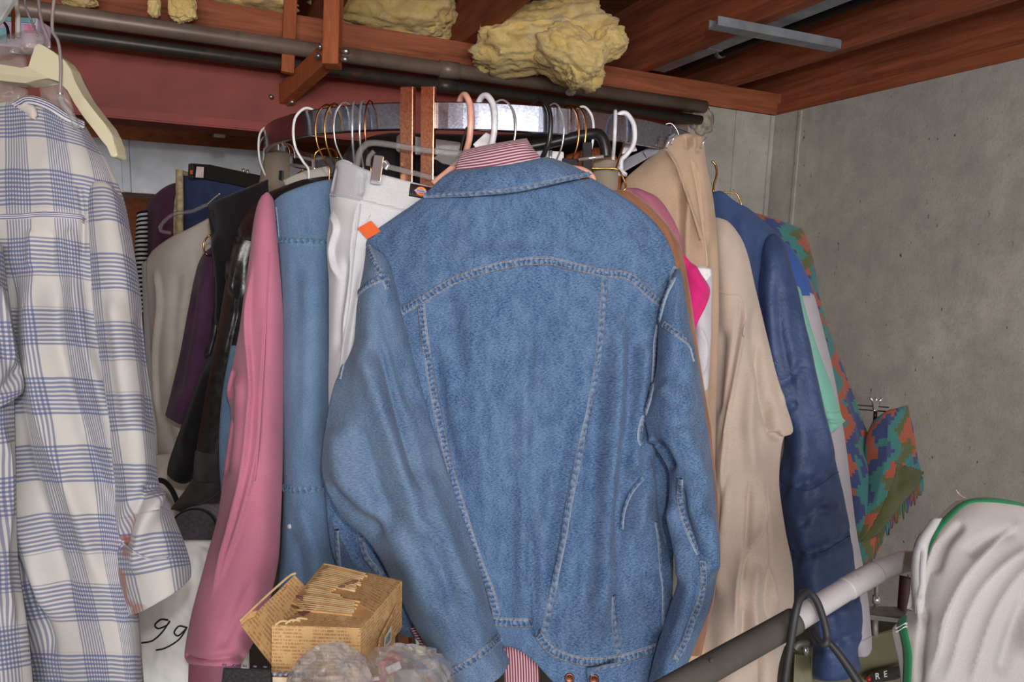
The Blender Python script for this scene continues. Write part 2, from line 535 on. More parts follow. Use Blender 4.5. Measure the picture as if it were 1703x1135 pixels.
def button(name, px, py, r, surfs, mat, parent):
    h = hit(surfs, px, py)
    if h is None: return
    n = h[1] if h[1].dot(CAMP - h[0]) > 0 else -h[1]
    bm = bmesh.new()
    ring = []
    q = n.to_track_quat('Z', 'Y').to_matrix()
    for rr, z in ((1.0, -0.001), (1.0, 0.0015), (0.82, 0.0026), (0.6, 0.0016)):
        ring.append([bm.verts.new(h[0] + q @ Vector((math.cos(a) * r * rr, math.sin(a) * r * rr, z))) for a in [k * math.pi / 8 for k in range(16)]])
    for A, B in zip(ring, ring[1:]):
        for k in range(16): bm.faces.new((A[k], A[(k + 1) % 16], B[(k + 1) % 16], B[k]))
    bm.faces.new(ring[-1])
    return from_bm(name, bm, mat, parent, True)

def garment(name, label, cat, base, group=None):
    return thing(name, label, cat, P(*base), group)

# ================================================================== the basement itself
YAW = math.radians(24.0)
UJ = Vector((-math.sin(YAW), math.cos(YAW), 0))        # along the joists, away from the camera
UP_ = Vector((math.cos(YAW), math.sin(YAW), 0))        # along the steel beam, towards the concrete wall
ZL, ZJ = CAMZ + 0.554, CAMZ + 0.636                    # underside of the ledger / of the joists
CORNER = Pz(1290, 192, ZL)
def RM(s, t, z):
    """room point: s metres along the beam from the corner (negative is away from the wall), t metres along the joists"""
    p = CORNER + UP_ * s + UJ * t
    return Vector((p.x, p.y, z))
def s_at(px, py, z):
    return (Pz(px, py, z) - CORNER).dot(UP_)

def concrete(name, base):
    m = Mat(name, base, 0.9, 0, 0.2)
    v = m.coord('Object')
    big = m.noise(v, 2.6, 5, 0.6); mid = m.noise(v, 17, 5, 0.65); fine = m.noise(v, 160, 3, 0.6)
    streak = m.noise(m.map(v, (30, 30, 1.6)), 1.0, 4, 0.6)
    c = m.mix(m.ramp(big, 0.35, 0.7), shade(base, 0.90), shade(base, 1.07))
    c = m.mix(m.math('MULTIPLY', m.ramp(mid, 0.42, 0.75), 0.5), c, shade(base, 0.80))
    c = m.mix(m.math('MULTIPLY', m.ramp(streak, 0.5, 0.8), 0.14), c, (118, 104, 92))
    c = m.mix(m.math('MULTIPLY', m.ramp(fine, 0.55, 0.75), 0.25), c, (100, 96, 92))
    spk = m.noise(m.map(v, (90, 90, 34)), 1.0, 2, 0.5)
    c = m.mix(m.ramp(spk, 0.715, 0.77), c, (92, 76, 66))
    spl = m.noise(m.map(v, (60, 60, 45), loc=(7, 3, 1)), 1.0, 2, 0.5)
    c = m.mix(m.math('MULTIPLY', m.ramp(spl, 0.72, 0.77), 0.6), c, (190, 186, 176))
    m.color(c)
    m.bump(m.math('ADD', m.math('MULTIPLY', mid, 1.0), m.math('MULTIPLY', fine, 0.5)), 0.5, 0.004)
    return m.m

CONC = concrete('concrete', (200, 196, 188))
CONC_FLOOR = concrete('concrete_floor', (120, 116, 110))
WOOD = wood_mat('joist_wood', (132, 74, 52), (196, 114, 80), 1.0, 0.7, 'X', YAW)
WOODJ = wood_mat('joist_wood_along', (128, 70, 48), (190, 108, 76), 1.0, 0.7, 'X', YAW + math.pi / 2)
WOOD2 = wood_mat('bracket_wood', (160, 84, 50), (206, 120, 76), 1.0, 0.6, 'Z')
DARKWOOD = wood_mat('dark_wood', (100, 58, 40), (150, 92, 62), 1.0, 0.8, 'X')

fl = box('floor', (-3.4, -1.6, -0.1), (3.0, 6.4, 0.0), CONC_FLOOR, None, 0); tag(fl, kind='structure')

def slab(name, pts, z0, z1, mat, parent=None):
    bm = bmesh.new()
    lo = [bm.verts.new((p.x, p.y, z0)) for p in pts]; hi = [bm.verts.new((p.x, p.y, z1)) for p in pts]
    bm.faces.new(lo[::-1]); bm.faces.new(hi)
    for i in range(len(pts)):
        j = (i + 1) % len(pts); bm.faces.new((lo[i], lo[j], hi[j], hi[i]))
    return from_bm(name, bm, mat, parent)

wr = slab('wall_right', [RM(0, -4.6, 0), RM(0.2, -4.6, 0), RM(0.2, 2.4, 0), RM(0, 2.4, 0)], 0, ZL, CONC); tag(wr, kind='structure')
S_P = s_at(1124, 178, ZL)
wb = slab('wall_back', [RM(S_P, 0, 0), RM(-0.002, 0, 0), RM(-0.002, 0.35, 0), RM(S_P, 0.35, 0)], 0, ZL - 0.002, CONC); tag(wb, kind='structure')
# vertical form-board fins left on the poured corner, and the mortar patch where the beam enters
for nm, s0, wdt, th in (('form_ridge', -0.028, 0.014, 0.008), ('form_ridge', -0.20, 0.010, 0.005)):
    slab(nm, [RM(s0, -th, 0), RM(s0 + wdt, -th, 0), RM(s0 + wdt, 0.001, 0), RM(s0, 0.001, 0)], 0, ZL - 0.004, CONC, wb)
slab('form_ridge', [RM(-0.006, -0.13, 0), RM(0.001, -0.13, 0), RM(0.001, -0.118, 0), RM(-0.006, -0.118, 0)], 0, ZL - 0.004, CONC, wr)
bm = bmesh.new(); bmesh.ops.create_icosphere(bm, subdivisions=3, radius=1)
pc = RM(S_P + 0.055, -0.002, ZL - 0.055)
for v in bm.verts:
    k = 1 + 0.35 * noise.noise(v.co * 3)
    q = UP_ * v.co.x * 0.055 * k + UJ * v.co.y * 0.016 * k + Vector((0, 0, v.co.z * 0.052 * k)); v.co = pc + q
from_bm('mortar_patch', bm, simple('mortar', (176, 164, 150), 0.95, var=0.25, scale=60, bump=0.5, bscale=90), wb, True)

wl = slab('wall_left', [RM(-4.6, -4.6, 0), RM(-4.5, -4.6, 0), RM(-4.5, 2.4, 0), RM(-4.6, 2.4, 0)], 0, ZJ, simple('left_wall_paint', (120, 108, 96), 0.9, var=0.1, scale=4)); tag(wl, kind='structure')
wf = slab('wall_far', [RM(-4.6, 2.3, 0), RM(0.2, 2.3, 0), RM(0.2, 2.4, 0), RM(-4.6, 2.4, 0)], 0, ZJ + 0.24, DARKWOOD); tag(wf, kind='structure')

ceil = slab('ceiling', [RM(-4.6, -4.6, 0), RM(0.2, -4.6, 0), RM(0.2, 2.4, 0), RM(-4.6, 2.4, 0)], ZJ + 0.235, ZJ + 0.255, DARKWOOD); tag(ceil, kind='structure')
joist_s = [s_at(1168, 158, ZJ), s_at(1024, 137, ZJ), s_at(765, 84, ZJ)]
joist_s += [joist_s[-1] - 0.42 * k for k in range(1, 7)]
for s in joist_s:
    beam('joist', RM(s, -4.5, ZJ + 0.1175), RM(s, 2.3, ZJ + 0.1175), 0.042, 0.235, WOODJ, ceil)
# sill and rim joist along the concrete wall
beam('sill_board', RM(0.06, -4.5, ZL + 0.021), RM(0.06, 0.3, ZL + 0.021), 0.115, 0.040, WOODJ, ceil)
beam('rim_joist', RM(0.040, -4.5, ZL + 0.16), RM(0.040, 2.3, ZL + 0.16), 0.042, 0.236, WOODJ, ceil)
# ledger on top of the beam
beam('ledger', RM(-4.4, 0.02, (ZL + ZJ) / 2), RM(0.06, 0.02, (ZL + ZJ) / 2), 0.045, ZJ - ZL - 0.001, WOOD, ceil)

# ---- steel beam
STEEL = simple('red_oxide_steel', (150, 66, 56), 0.55, 0.0, 0.4, 0.14, 6, 0.15, 120)
def ibeam(name, s0, s1, t, z0, z1, wf_, tf, tw, mat, parent=None):
    prof = [(-wf_ / 2, z0), (wf_ / 2, z0), (wf_ / 2, z0 + tf), (tw / 2, z0 + tf), (tw / 2, z1 - tf), (wf_ / 2, z1 - tf), (wf_ / 2, z1), (-wf_ / 2, z1), (-wf_ / 2, z1 - tf), (-tw / 2, z1 - tf), (-tw / 2, z0 + tf), (-wf_ / 2, z0 + tf)]
    bm = bmesh.new()
    A = [bm.verts.new(RM(s0, t + a, z)) for a, z in prof]; B = [bm.verts.new(RM(s1, t + a, z)) for a, z in prof]
    bm.faces.new(A); bm.faces.new(B[::-1])
    for i in range(12):
        j = (i + 1) % 12; bm.faces.new((A[i], A[j], B[j], B[i]))
    bmesh.ops.bevel(bm, geom=[e for e in bm.edges if abs((e.verts[0].co - e.verts[1].co).normalized().dot(UP_)) > 0.99], offset=0.004, segments=2, affect='EDGES')
    return from_bm(name, bm, mat, parent)
ZB = CAMZ + 0.318
t_ = thing('steel_beam', 'dark red painted steel I-beam spanning the basement under the joists', 'beam', RM(-2, 0.1, ZB))
ibeam('web_and_flanges', -4.4, S_P - 0.002, 0.10, ZB, ZL - 0.001, 0.125, 0.026, 0.035, STEEL, t_)
for s in (-1.05, -1.35, -2.0):
    beam('flange_clip', RM(s, 0.155, ZB - 0.006), RM(s + 0.03, 0.165, ZB - 0.004), 0.02, 0.012, simple('clip_metal', (120, 100, 92), 0.6, 0.5), t_)

# ---- the two iron pipes below the ledger
def pipe(name, label, z, t, r, mat, s1):
    q = thing(name, label, 'pipe', RM(-2, t, z))
    tube('tube', [RM(-4.3, t, z), RM(s1, t, z)], r, mat, q, sides=20, smooth=False)
    for s in (-1.35, -3.1):
        tube('coupling', [RM(s - 0.03, t, z), RM(s + 0.03, t, z)], r + 0.0035, mat, q, sides=20, smooth=False)
    return q
def iron(name, base, rough):
    m = Mat(name, base, rough, 0.25, 0.5); v = m.coord('Object')
    c = m.mix(m.ramp(m.noise(m.map(v, (3, 3, 3)), 1.0, 4), 0.4, 0.7), base, shade(base, 0.75))
    c = m.mix(m.math('MULTIPLY', m.ramp(m.noise(v, 24, 5, 0.7), 0.52, 0.75), 0.6), c, (122, 78, 58)); m.color(c)
    return m.m
pipe('iron_pipe', 'thicker rusty brown iron pipe just under the wooden ledger', CAMZ + 0.534, -0.048, 0.0215, iron('rusty_iron', (142, 124, 112), 0.42), S_P + 0.03)
pipe('black_pipe', 'thinner black iron pipe running below the rusty pipe', CAMZ + 0.4915, -0.030, 0.0165, iron('black_iron', (66, 62, 58), 0.4), S_P + 0.03)

# ---- wooden pipe bracket
t_ = thing('wooden_bracket', 'bolted orange wood bracket hanging down in front of the pipes', 'bracket', P(554, 108, 1.92))
beam('upright', P(556, -22, 1.92), P(552, 111, 1.92), 0.040, 0.040, WOOD2, t_, up=(0, 1, 0))
beam('arm', P(546, 92, 1.955), P(463, 168, 2.30), 0.034, 0.055, WOOD2, t_)
CHROME_B = simple('zinc_bolt', (190, 190, 188), 0.3, 0.9, 0.5)
for a, b in (((566, 84, 1.91), (579, 86, 1.9)), ((567, 98, 1.91), (577, 99, 1.9)), ((529, 76, 1.93), (533, 78, 1.90)), ((526, 92, 1.93), (530, 93, 1.90)), ((447, 158, 2.24), (452, 162, 2.22)), ((478, 172, 2.24), (488, 169, 2.22))):
    ptube('bolt', [a, b], 0.007, CHROME_B, t_, sides=6, smooth=False)
t_ = thing('wood_hanger_strap', 'narrow vertical wooden strip hanging behind the rusty pipe', 'wood strip', P(482, 112, 2.24))
beam('strip', P(486, -70, 2.10), P(478, 122, 2.10), 0.034, 0.02, WOOD2, t_, up=UJ)

# ---- steel strut channel, grey duct strip and black line between the joists
GALV = simple('galvanized', (150, 156, 164), 0.5, 0.35, 0.5, 0.12, 12)
t_ = thing('strut_channel', 'short grey steel strut channel bolted across under the joists', 'strut', P(1290, 62, 2.1))
a, b = P(1186, 44, 2.03), P(1388, 82, 2.20)
ax = (b - a).normalized(); sd = ax.cross(Vector((0, 0, 1))).normalized()
beam('web', a, b, 0.040, 0.004, GALV, t_, bev=0.0008)
for k in (-1, 1):
    beam('lip', a + sd * 0.018 * k + Vector((0, 0, 0.010)), b + sd * 0.018 * k + Vector((0, 0, 0.010)), 0.004, 0.022, GALV, t_, bev=0.0008)
beam('end_cap', b - ax * 0.002 + Vector((0, 0, 0.008)), b + ax * 0.003 + Vector((0, 0, 0.008)), 0.040, 0.022, simple('cap_blue', (120, 140, 170), 0.5), t_, bev=0.0008)
s_b, s_c = joist_s[1], joist_s[0]
t_ = thing('metal_duct_strip', 'flat grey metal raceway running along the joist above the strut', 'raceway', RM(s_b + 0.06, 0.0, ZJ + 0.06))
beam('channel', RM(s_b + 0.062, -3.5, ZJ + 0.022), RM(s_b + 0.062, 0.0, ZJ + 0.022), 0.060, 0.03, GALV, t_)
for k in range(4):
    beam('seam_clip', RM(s_b + 0.062, -0.6 * k - 0.3, ZJ + 0.0055), RM(s_b + 0.062, -0.6 * k - 0.28, ZJ + 0.0055), 0.058, 0.004, GALV, t_)
t_ = thing('black_conduit', 'black round insulated line between the last two ceiling joists', 'conduit', RM(s_b + 0.17, 0.0, ZJ + 0.1))
tube('conduit_run', [RM(s_b + 0.175, -3.5, ZJ + 0.045), RM(s_b + 0.175, 0.0, ZJ + 0.045)], 0.022, simple('black_foam', (34, 33, 34), 0.8), t_, sides=16, smooth=False)
for k in range(4):
    tube('hanger_band', [RM(s_b + 0.175, -0.7 * k - 0.2, ZJ + 0.045), RM(s_b + 0.175, -0.7 * k - 0.18, ZJ + 0.045)], 0.0235, GALV, t_, sides=16, smooth=False)

# ---- duct beyond the beam, cross bridging
t_ = thing('sheet_metal_duct', 'grey sheet metal duct running beyond the red beam', 'duct', RM(-2, 1.3, CAMZ + 0.2))
pa = P(180, 230, 3.0); t_d = (pa - CORNER).dot(UJ); s_d = (pa - CORNER).dot(UP_)
pb = P(300, 321, 3.0)
z1, z0 = pa.z, pb.z
DUCT = simple('duct_sheet', (206, 209, 216), 0.5, 0.25, 0.5, 0.08, 9)
bm = bmesh.new()
hexa(bm, [RM(s_d - 1.6, t_d, z0), RM(s_d + 1.2, t_d, z0), RM(s_d + 1.2, t_d + 0.4, z0), RM(s_d - 1.6, t_d + 0.4, z0), RM(s_d - 1.6, t_d, z1), RM(s_d + 1.2, t_d, z1), RM(s_d + 1.2, t_d + 0.4, z1), RM(s_d - 1.6, t_d + 0.4, z1)])
bmesh.ops.bevel(bm, geom=bm.edges[:], offset=0.004, segments=2, affect='EDGES')
from_bm('duct_body', bm, DUCT, t_)
for s in (s_d + 0.055, s_d + 1.0):
    beam('drive_cleat', RM(s, t_d - 0.004, z0), RM(s, t_d - 0.004, z1), 0.03, 0.010, DUCT, t_, up=UJ, bev=0.002)
t_ = thing('cross_bridging', 'dark metal cross bridging between the joists behind the red beam', 'bridging', RM(joist_s[4], 1.6, ZJ))
for a, b in zip(joist_s[2:8], joist_s[3:9]):
    for za, zb in ((0.02, 0.2), (0.2, 0.02)):
        beam('bridging_bar', RM(a, 1.4, ZJ + za), RM(b, 1.4, ZJ + zb), 0.03, 0.006, simple('dark_strap', (46, 36, 32), 0.8), t_, bev=0)

# ---- yellow fibreglass insulation
INS = Mat('fibreglass', (240, 214, 140), 1.0, 0, 0.05)
v = INS.coord('Object')
nz = INS.noise(v, 34, 6, 0.65, 0.8); n2 = INS.noise(v, 11, 4, 0.6)
c = INS.mix(INS.ramp(nz, 0.3, 0.7), (232, 194, 112), (252, 226, 156))
c = INS.mix(INS.math('MULTIPLY', INS.ramp(n2, 0.5, 0.75), 0.45), c, (228, 218, 196))
INS.color(c); INS.bump(nz, 0.9, 0.008); INS.sheen(0.3); INS = INS.m

def batt(name, label, blobs, seed, parts=None):
    """torn fibreglass: a few lumpy lobes in one shape; blobs = (px, py, d, rx px, ry px, depth m, roll)"""
    bm = bmesh.new()
    cx = sum(b[0] for b in blobs) / len(blobs); cy = sum(b[1] for b in blobs) / len(blobs)
    for k, (px, py, d, rx, ry, dz, roll) in enumerate(blobs):
        r = bmesh.ops.create_icosphere(bm, subdivisions=5, radius=1)
        c = P(px, py, d); s = d * DS / F
        right = CM.to_3x3() @ Vector((1, 0, 0)); up = CM.to_3x3() @ Vector((0, 1, 0)); fw = CM.to_3x3() @ Vector((0, 0, -1))
        ca, sa = math.cos(roll), math.sin(roll)
        for v in r['verts']:
            o = v.co.copy(); m = max(abs(o.x), abs(o.y), abs(o.z))
            o = o.lerp(o / m, 0.30)
            w = Vector(o) * 1.0 + Vector((seed * 3.1 + k * 5, 0, 0))
            dn = 0.20 * noise.noise(w * 1.7) + 0.12 * noise.noise(w * 3.6) + 0.16 * (0.35 - abs(noise.noise(w * 4.6))) + 0.05 * noise.noise(w * 11) + 0.035 * noise.noise(w * 24)
            o *= 1 + dn
            x, y = o.x * rx * s, o.y * ry * s
            v.co = c + right * (x * ca - y * sa) + up * (x * sa + y * ca) + fw * o.z * dz
    o = from_bm(name, bm, INS, None, True)
    return tag(o, label, 'insulation', None)

batt('insulation_batt', 'big torn yellow fibreglass lump bulging down between joists above the chrome rack',
     [(905, 72, 2.28, 108, 40, 0.12, 0.10), (950, 98, 2.22, 62, 34, 0.10, -0.45), (838, 88, 2.32, 50, 26, 0.09, 0.25), (1012, 74, 2.22, 30, 22, 0.06, 0.3), (925, 38, 2.30, 66, 26, 0.1, 0.1), (970, 118, 2.2, 30, 20, 0.06, 0.4)], 1)
batt('insulation_batt', 'square yellow fibreglass batt between joists beside the wooden bracket',
     [(645, 2, 2.42, 112, 54, 0.12, -0.14), (692, 40, 2.45, 56, 28, 0.08, -0.2), (575, 6, 2.42, 44, 40, 0.08, 0)], 2)
batt('insulation_batt', 'low sagging yellow fibreglass batt above the thin wood strip', [(405, -8, 2.15, 84, 26, 0.10, -0.05)], 3)
batt('insulation_scrap', 'wide pale fibreglass scrap dangling over the rusty pipe', [(303, 10, 1.93, 21, 26, 0.02, 0.1)], 4)
batt('insulation_scrap', 'thin pale fibreglass scrap dangling over the rusty pipe', [(257, 6, 1.90, 8, 22, 0.015, -0.1)], 5)
batt('insulation_scrap', 'flat yellow fibreglass scrap over the pipe above the plaid shirt hangers', [(128, -6, 1.85, 28, 14, 0.03, -0.1)], 6)
o = batt('insulation_scrap', 'tiny white tuft of fluff stuck on the rusty pipe', [(949, 152, 2.45, 8, 6, 0.012, 0)], 7)
o.data.materials.clear(); o.data.materials.append(simple('white_fluff', (214, 206, 196), 1.0))

# ================================================================== the round chrome clothes rack
RING_C = Vector((0, 0, 0)); RING_R = 0.488
ax_ = math.radians(-2.6); RING_D = 1.59
RZ = CAMZ + 0.216
RING_C = Vector((math.sin(ax_) * RING_D, math.cos(ax_) * RING_D, RZ))
def chrome_mat(name, base=(162, 168, 184), rough=0.17):
    m = Mat(name, base, rough, 1.0, 0.5); v = m.coord('Object')
    n = m.noise(v, 60, 5, 0.7); n2 = m.noise(v, 260, 3, 0.6)
    m.rough(m.math('ADD', m.math('MULTIPLY', n, 0.22), rough - 0.08))
    m.color(m.mix(m.ramp(n2, 0.4, 0.75), base, shade(base, 0.8)))
    m.bump(n2, 0.05, 0.001)
    return m.m
CHROME = chrome_mat('worn_chrome')
POSTM = chrome_mat('orange_reflection_chrome', (236, 168, 132))  # chrome posts with the room's orange reflection painted into the base colour
CHROME_S = simple('bright_chrome', (222, 222, 224), 0.16, 0.75, 0.5, 0.03)
COPPER = simple('copper_wire', (198, 132, 84), 0.22, 1.0, 0.5, 0.06)
GOLD = simple('brass_wire', (206, 160, 84), 0.22, 1.0, 0.5, 0.06)

rack = thing('round_clothes_rack', 'round chrome clothes rack with flat ring rail crowded with garments', 'clothes rack', (RING_C.x, RING_C.y, 0))
def ring_pt(a, r, z):
    return Vector((RING_C.x + math.sin(a) * r, RING_C.y - math.cos(a) * r, z))
def ring_band(name, r0, r1, z0, z1, a0, a1, n, mat, parent):
    verts = []; faces = []
    for i in range(n + 1):
        a = a0 + (a1 - a0) * i / n
        for r, z in ((r0, z0), (r1, z0), (r1, z1), (r0, z1)): verts.append(ring_pt(a, r, z))
    for i in range(n):
        for k in range(4): faces.append((i * 4 + k, i * 4 + (k + 1) % 4, i * 4 + 4 + (k + 1) % 4, i * 4 + 4 + k))
    faces.append((0, 3, 2, 1)); faces.append((n * 4, n * 4 + 1, n * 4 + 2, n * 4 + 3))
    o = mesh(name, verts, faces, mat, parent, smooth=False)
    md = o.modifiers.new('bevel', 'BEVEL'); md.width = 0.0022; md.segments = 2; md.limit_method = 'ANGLE'
    return o
def a_at(px, r=None, near=True):
    """ring angle whose point projects on this pixel column"""
    r = r or RING_R; best = None
    for i in range(-900, 901):
        a = math.pi * i / 900.0
        if near and abs(a) > math.radians(106): continue
        c = CMI @ ring_pt(a, r, RZ)
        x = W / 2 + F * c.x / -c.z
        if best is None or abs(x - px) < best[0]: best = (abs(x - px), a)
    return best[1]
A1, A2 = a_at(683), a_at(716)
BH = 0.0445
def piece(a0, a1): ring_band('rail', RING_R - 0.005, RING_R + 0.005, RZ - BH / 2, RZ + BH / 2, a0, a1, 40, CHROME, rack)
T3_ = 2 * math.pi / 3
for k in range(3):
    piece(A2 + 0.012 + k * T3_, A1 - 0.012 + (k + 1) * T3_)
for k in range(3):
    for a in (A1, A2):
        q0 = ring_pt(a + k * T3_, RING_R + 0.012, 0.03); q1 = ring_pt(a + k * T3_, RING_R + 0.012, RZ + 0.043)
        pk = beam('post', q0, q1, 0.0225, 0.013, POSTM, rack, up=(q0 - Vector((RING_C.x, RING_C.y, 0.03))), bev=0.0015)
    am = (A1 + A2) / 2 + k * T3_
    beam('foot_rail', ring_pt(am, 0.05, 0.02), ring_pt(am, RING_R + 0.05, 0.02), 0.03, 0.025, CHROME, rack)
tube('base_hub', [(RING_C.x, RING_C.y, 0.0), (RING_C.x, RING_C.y, 0.06)], 0.07, CHROME, rack, sides=24, smooth=False)

HOOK_Q = [(0.0, -0.118), (0.0, -0.088), (0.010, -0.072), (0.0235, -0.045), (0.027, -0.012), (0.022, 0.014), (0.006, 0.030), (-0.010, 0.0285), (-0.0195, 0.014), (-0.020, -0.004)]
WIRE_MATS = {'chrome': CHROME_S, 'copper': COPPER, 'brass': GOLD, 'white': simple('white_wire', (226, 226, 222), 0.35), 'black': simple('black_plastic', (30, 30, 32), 0.3, spec=0.6), 'pink': simple('pink_plastic', (236, 170, 150), 0.35, spec=0.5), 'whitep': simple('white_plastic', (222, 220, 226), 0.35, spec=0.5)}
def hanger(px, mat, label, half=0.11, r=0.0016, twist=0.0, along=1.0, scale=0.86, drop=0.0, lean=0.0, group=None, arms=True, rz=0.0):
    """a hanger hung over the ring rail at this pixel column: hook, two sloping arms and a bottom bar in the plane of the arms.
    twist turns the hook about the vertical; along=1 lays the arms along the rail"""
    a = a_at(px); rad = Vector((math.sin(a), -math.cos(a), 0)); tg = Vector((math.cos(a), math.sin(a), 0))
    c = ring_pt(a, RING_R, RZ - 0.004 + rz)
    m = WIRE_MATS[mat]
    t = thing('clothes_hanger', label, 'hanger', c + Vector((0, 0, -0.12 * scale)), group)
    hd = (rad * math.cos(twist) + tg * math.sin(twist)).normalized()
    pts = [c + hd * (x * (0.5 + 0.5 * scale)) + tg * (lean * (z - 0.02)) + Vector((0, 0, z * scale if z < 0 else z)) for x, z in HOOK_Q]
    tube('hook', pts, r, m, t, sides=8)
    if arms:
        n = pts[0]; ar = (tg * along + rad * (1 - along)).normalized()
        R_ = max(r * 1.15, 0.0016)
        e0, e1 = n - ar * half + Vector((0, 0, -half * 0.45)), n + ar * half + Vector((0, 0, -half * 0.45))
        tube('shoulder_wire', [e0, n - ar * half * 0.45 + Vector((0, 0, -half * 0.16)), n, n + ar * half * 0.45 + Vector((0, 0, -half * 0.16)), e1], R_, m, t, sides=8)
        tube('bottom_bar', [e0, e1], R_, m, t, sides=8, smooth=False)
    return t
HK = 'empty-looking hangers crowded on the ring rail'
hanger(441, 'white', 'white wire hanger hook lowest at the far end of the ring', 0.05, 0.0022, 0.9)
hanger(449, 'chrome', 'chrome hanger hook beside the lowest white hook on the ring', 0.05, 0.0022, 0.5)
hanger(458, 'white', 'white hanger hook over the ring end above the beige waistband', 0.05, 0.0026, 0.3)
hanger(468, 'copper', 'thin coppery hanger hook third in from the ring end', 0.05, 0.0018, 0.2)
hanger(477, 'chrome', 'thick chrome hanger hook fourth in from the ring end', 0.05, 0.0020, 0.1)
hanger(512, 'white', 'tall open white wire hook standing alone on the ring', 0.06, 0.0024, -0.5)
hanger(546, 'copper', 'coppery wire hook beside the tall white hook', 0.06, 0.0016, -0.2)
hanger(558, 'brass', 'twisted brass wire hook above the clear clip hanger', 0.06, 0.0018, 0.0)
hanger(575, 'chrome', 'thin chrome hook above the dark collar, nearest the brass hook', 0.06, 0.0016, -0.2)
hanger(590, 'chrome', 'middle chrome hook of three above the dark collar', 0.06, 0.0020, 0.5)
hanger(604, 'chrome', 'chrome hook above the dark collar nearest the twin posts', 0.06, 0.0018, 0.4)
hanger(616, 'copper', 'short copper wire hook just before the twin chrome posts', 0.06, 0.0014, 0.2)
hanger(833, 'chrome', 'chrome wire hook right behind the striped collar', 0.07, 0.0018, 1.2)
hanger(896, 'black', 'shiny black plastic hook above the thick black hanger', 0.06, 0.0042, 0.6, rz=0.004)
hanger(919, 'chrome', 'thin chrome hook next to the shiny black hook', 0.06, 0.0015, 0.5)
hanger(944, 'copper', 'coppery hook in the close trio over the black hanger', 0.06, 0.0018, 0.5)
hanger(955, 'brass', 'twisted brass hook in the close trio over the black hanger', 0.06, 0.0018, 0.5)
hanger(967, 'white', 'white hook in the close trio over the black hanger', 0.06, 0.0022, 0.5)
hanger(1112, 'chrome', 'faint chrome hook on the ring beside the tan trousers', 0.03, 0.0012, 0.7, scale=0.5)

# ================================================================== the denim jacket in the middle
DEN = denim_mat('denim_jacket_blue', (42, 72, 117), (114, 142, 175), (126, 150, 180), 1.7, 0.22, 0.0)
DEN_SLEEVE = denim_mat('denim_sleeve_blue', (56, 86, 126), (120, 145, 172), (136, 156, 178), 1.5, 0.36, 3.0)
DEN_SEAM = denim_seam_mat('denim_seam', (58, 86, 126), (132, 152, 178))
DEN_SEAM2 = denim_seam_mat('denim_seam_soft', (68, 96, 134), (132, 152, 178), (150, 136, 120), 0.011)

J = garment('denim_jacket', 'big blue denim jacket facing the rack, its back to the viewer', 'jacket', (860, 1120, 1.15))
jd = 1.17
body_rows = [
    [(716, 322, 1.20), (770, 318, 1.18), (850, 316, 1.175), (920, 304, 1.18), (984, 296, 1.20)],
    [(655, 362, 1.205), (745, 352, 1.175), (850, 346, 1.165), (950, 338, 1.175), (1058, 342, 1.205)],
    [(611, 398, 1.215), (730, 390, 1.175), (850, 388, 1.160), (970, 384, 1.175), (1100, 384, 1.215)],
    [(612, 440, 1.215), (725, 432, 1.175), (850, 430, 1.158), (975, 430, 1.175), (1122, 432, 1.215)],
    [(616, 500, 1.215), (725, 496, 1.175), (850, 496, 1.158), (975, 496, 1.175), (1128, 490, 1.215)],
    [(628, 580, 1.215), (728, 580, 1.175), (850, 580, 1.158), (980, 580, 1.175), (1124, 570, 1.215)],
    [(640, 680, 1.215), (735, 680, 1.175), (850, 680, 1.158), (980, 680, 1.172), (1118, 672, 1.212)],
    [(660, 790, 1.21), (750, 790, 1.172), (850, 790, 1.155), (985, 790, 1.168), (1118, 784, 1.208)],
    [(690, 900, 1.20), (770, 900, 1.17), (855, 900, 1.152), (990, 900, 1.165), (1120, 896, 1.204)],
    [(720, 990, 1.19), (790, 990, 1.165), (862, 995, 1.15), (995, 1010, 1.16), (1118, 1010, 1.20)],
    [(735, 1076, 1.185), (806, 1076, 1.163), (872, 1084, 1.15), (985, 1190, 1.158), (1110, 1170, 1.20)],
]
body_folds = [
    ([(905, 470), (892, 600), (886, 760), (880, 900), (884, 1020)], 30, -0.012),
    ([(884, 500), (878, 640), (874, 800), (872, 930), (874, 1040)], 16, 0.010),
    ([(958, 560), (940, 720), (915, 880), (900, 1010)], 22, -0.007),
    ([(1022, 500), (1024, 640), (1012, 800), (1000, 960), (985, 1080)], 17, 0.011),
    ([(1050, 520), (1046, 660), (1030, 800), (1020, 930)], 14, -0.009),
    ([(1000, 560), (990, 700), (980, 880), (968, 1040)], 18, -0.007),
    ([(1070, 560), (1064, 640), (1050, 740), (1052, 800)], 13, 0.008),
    ([(780, 520), (795, 640), (815, 780), (830, 900)], 22, 0.004),
    ([(740, 480), (760, 560), (790, 680)], 22, -0.005),
    ([(812, 560), (826, 700), (838, 860), (846, 960)], 20, -0.005),
    ([(720, 560), (735, 680), (770, 820)], 14, -0.006),
    ([(1095, 770), (1060, 800), (1036, 840), (1030, 900), (1020, 960)], 14, -0.008),
    ([(1060, 950), (1090, 1000), (1100, 1060)], 24, 0.008),
    ([(1108, 520), (1100, 600), (1095, 700)], 12, -0.006),
    ([(1098, 735), (1106, 790), (1110, 850), (1122, 905), (1140, 960)], 13, -0.018),
    ([(1075, 760), (1068, 830), (1060, 900)], 14, 0.006),
    ([(905, 620), (900, 760), (894, 900)], 14, 0.006),
    ([(745, 450), (800, 432), (860, 422), (930, 425), (1000, 440)], 16, 0.003),
    ([(640, 390), (700, 420), (780, 440)], 24, 0.003),
    ([(892, 1055), (886, 1035), (884, 960), (886, 880)], 9, 0.007, 's'),
]
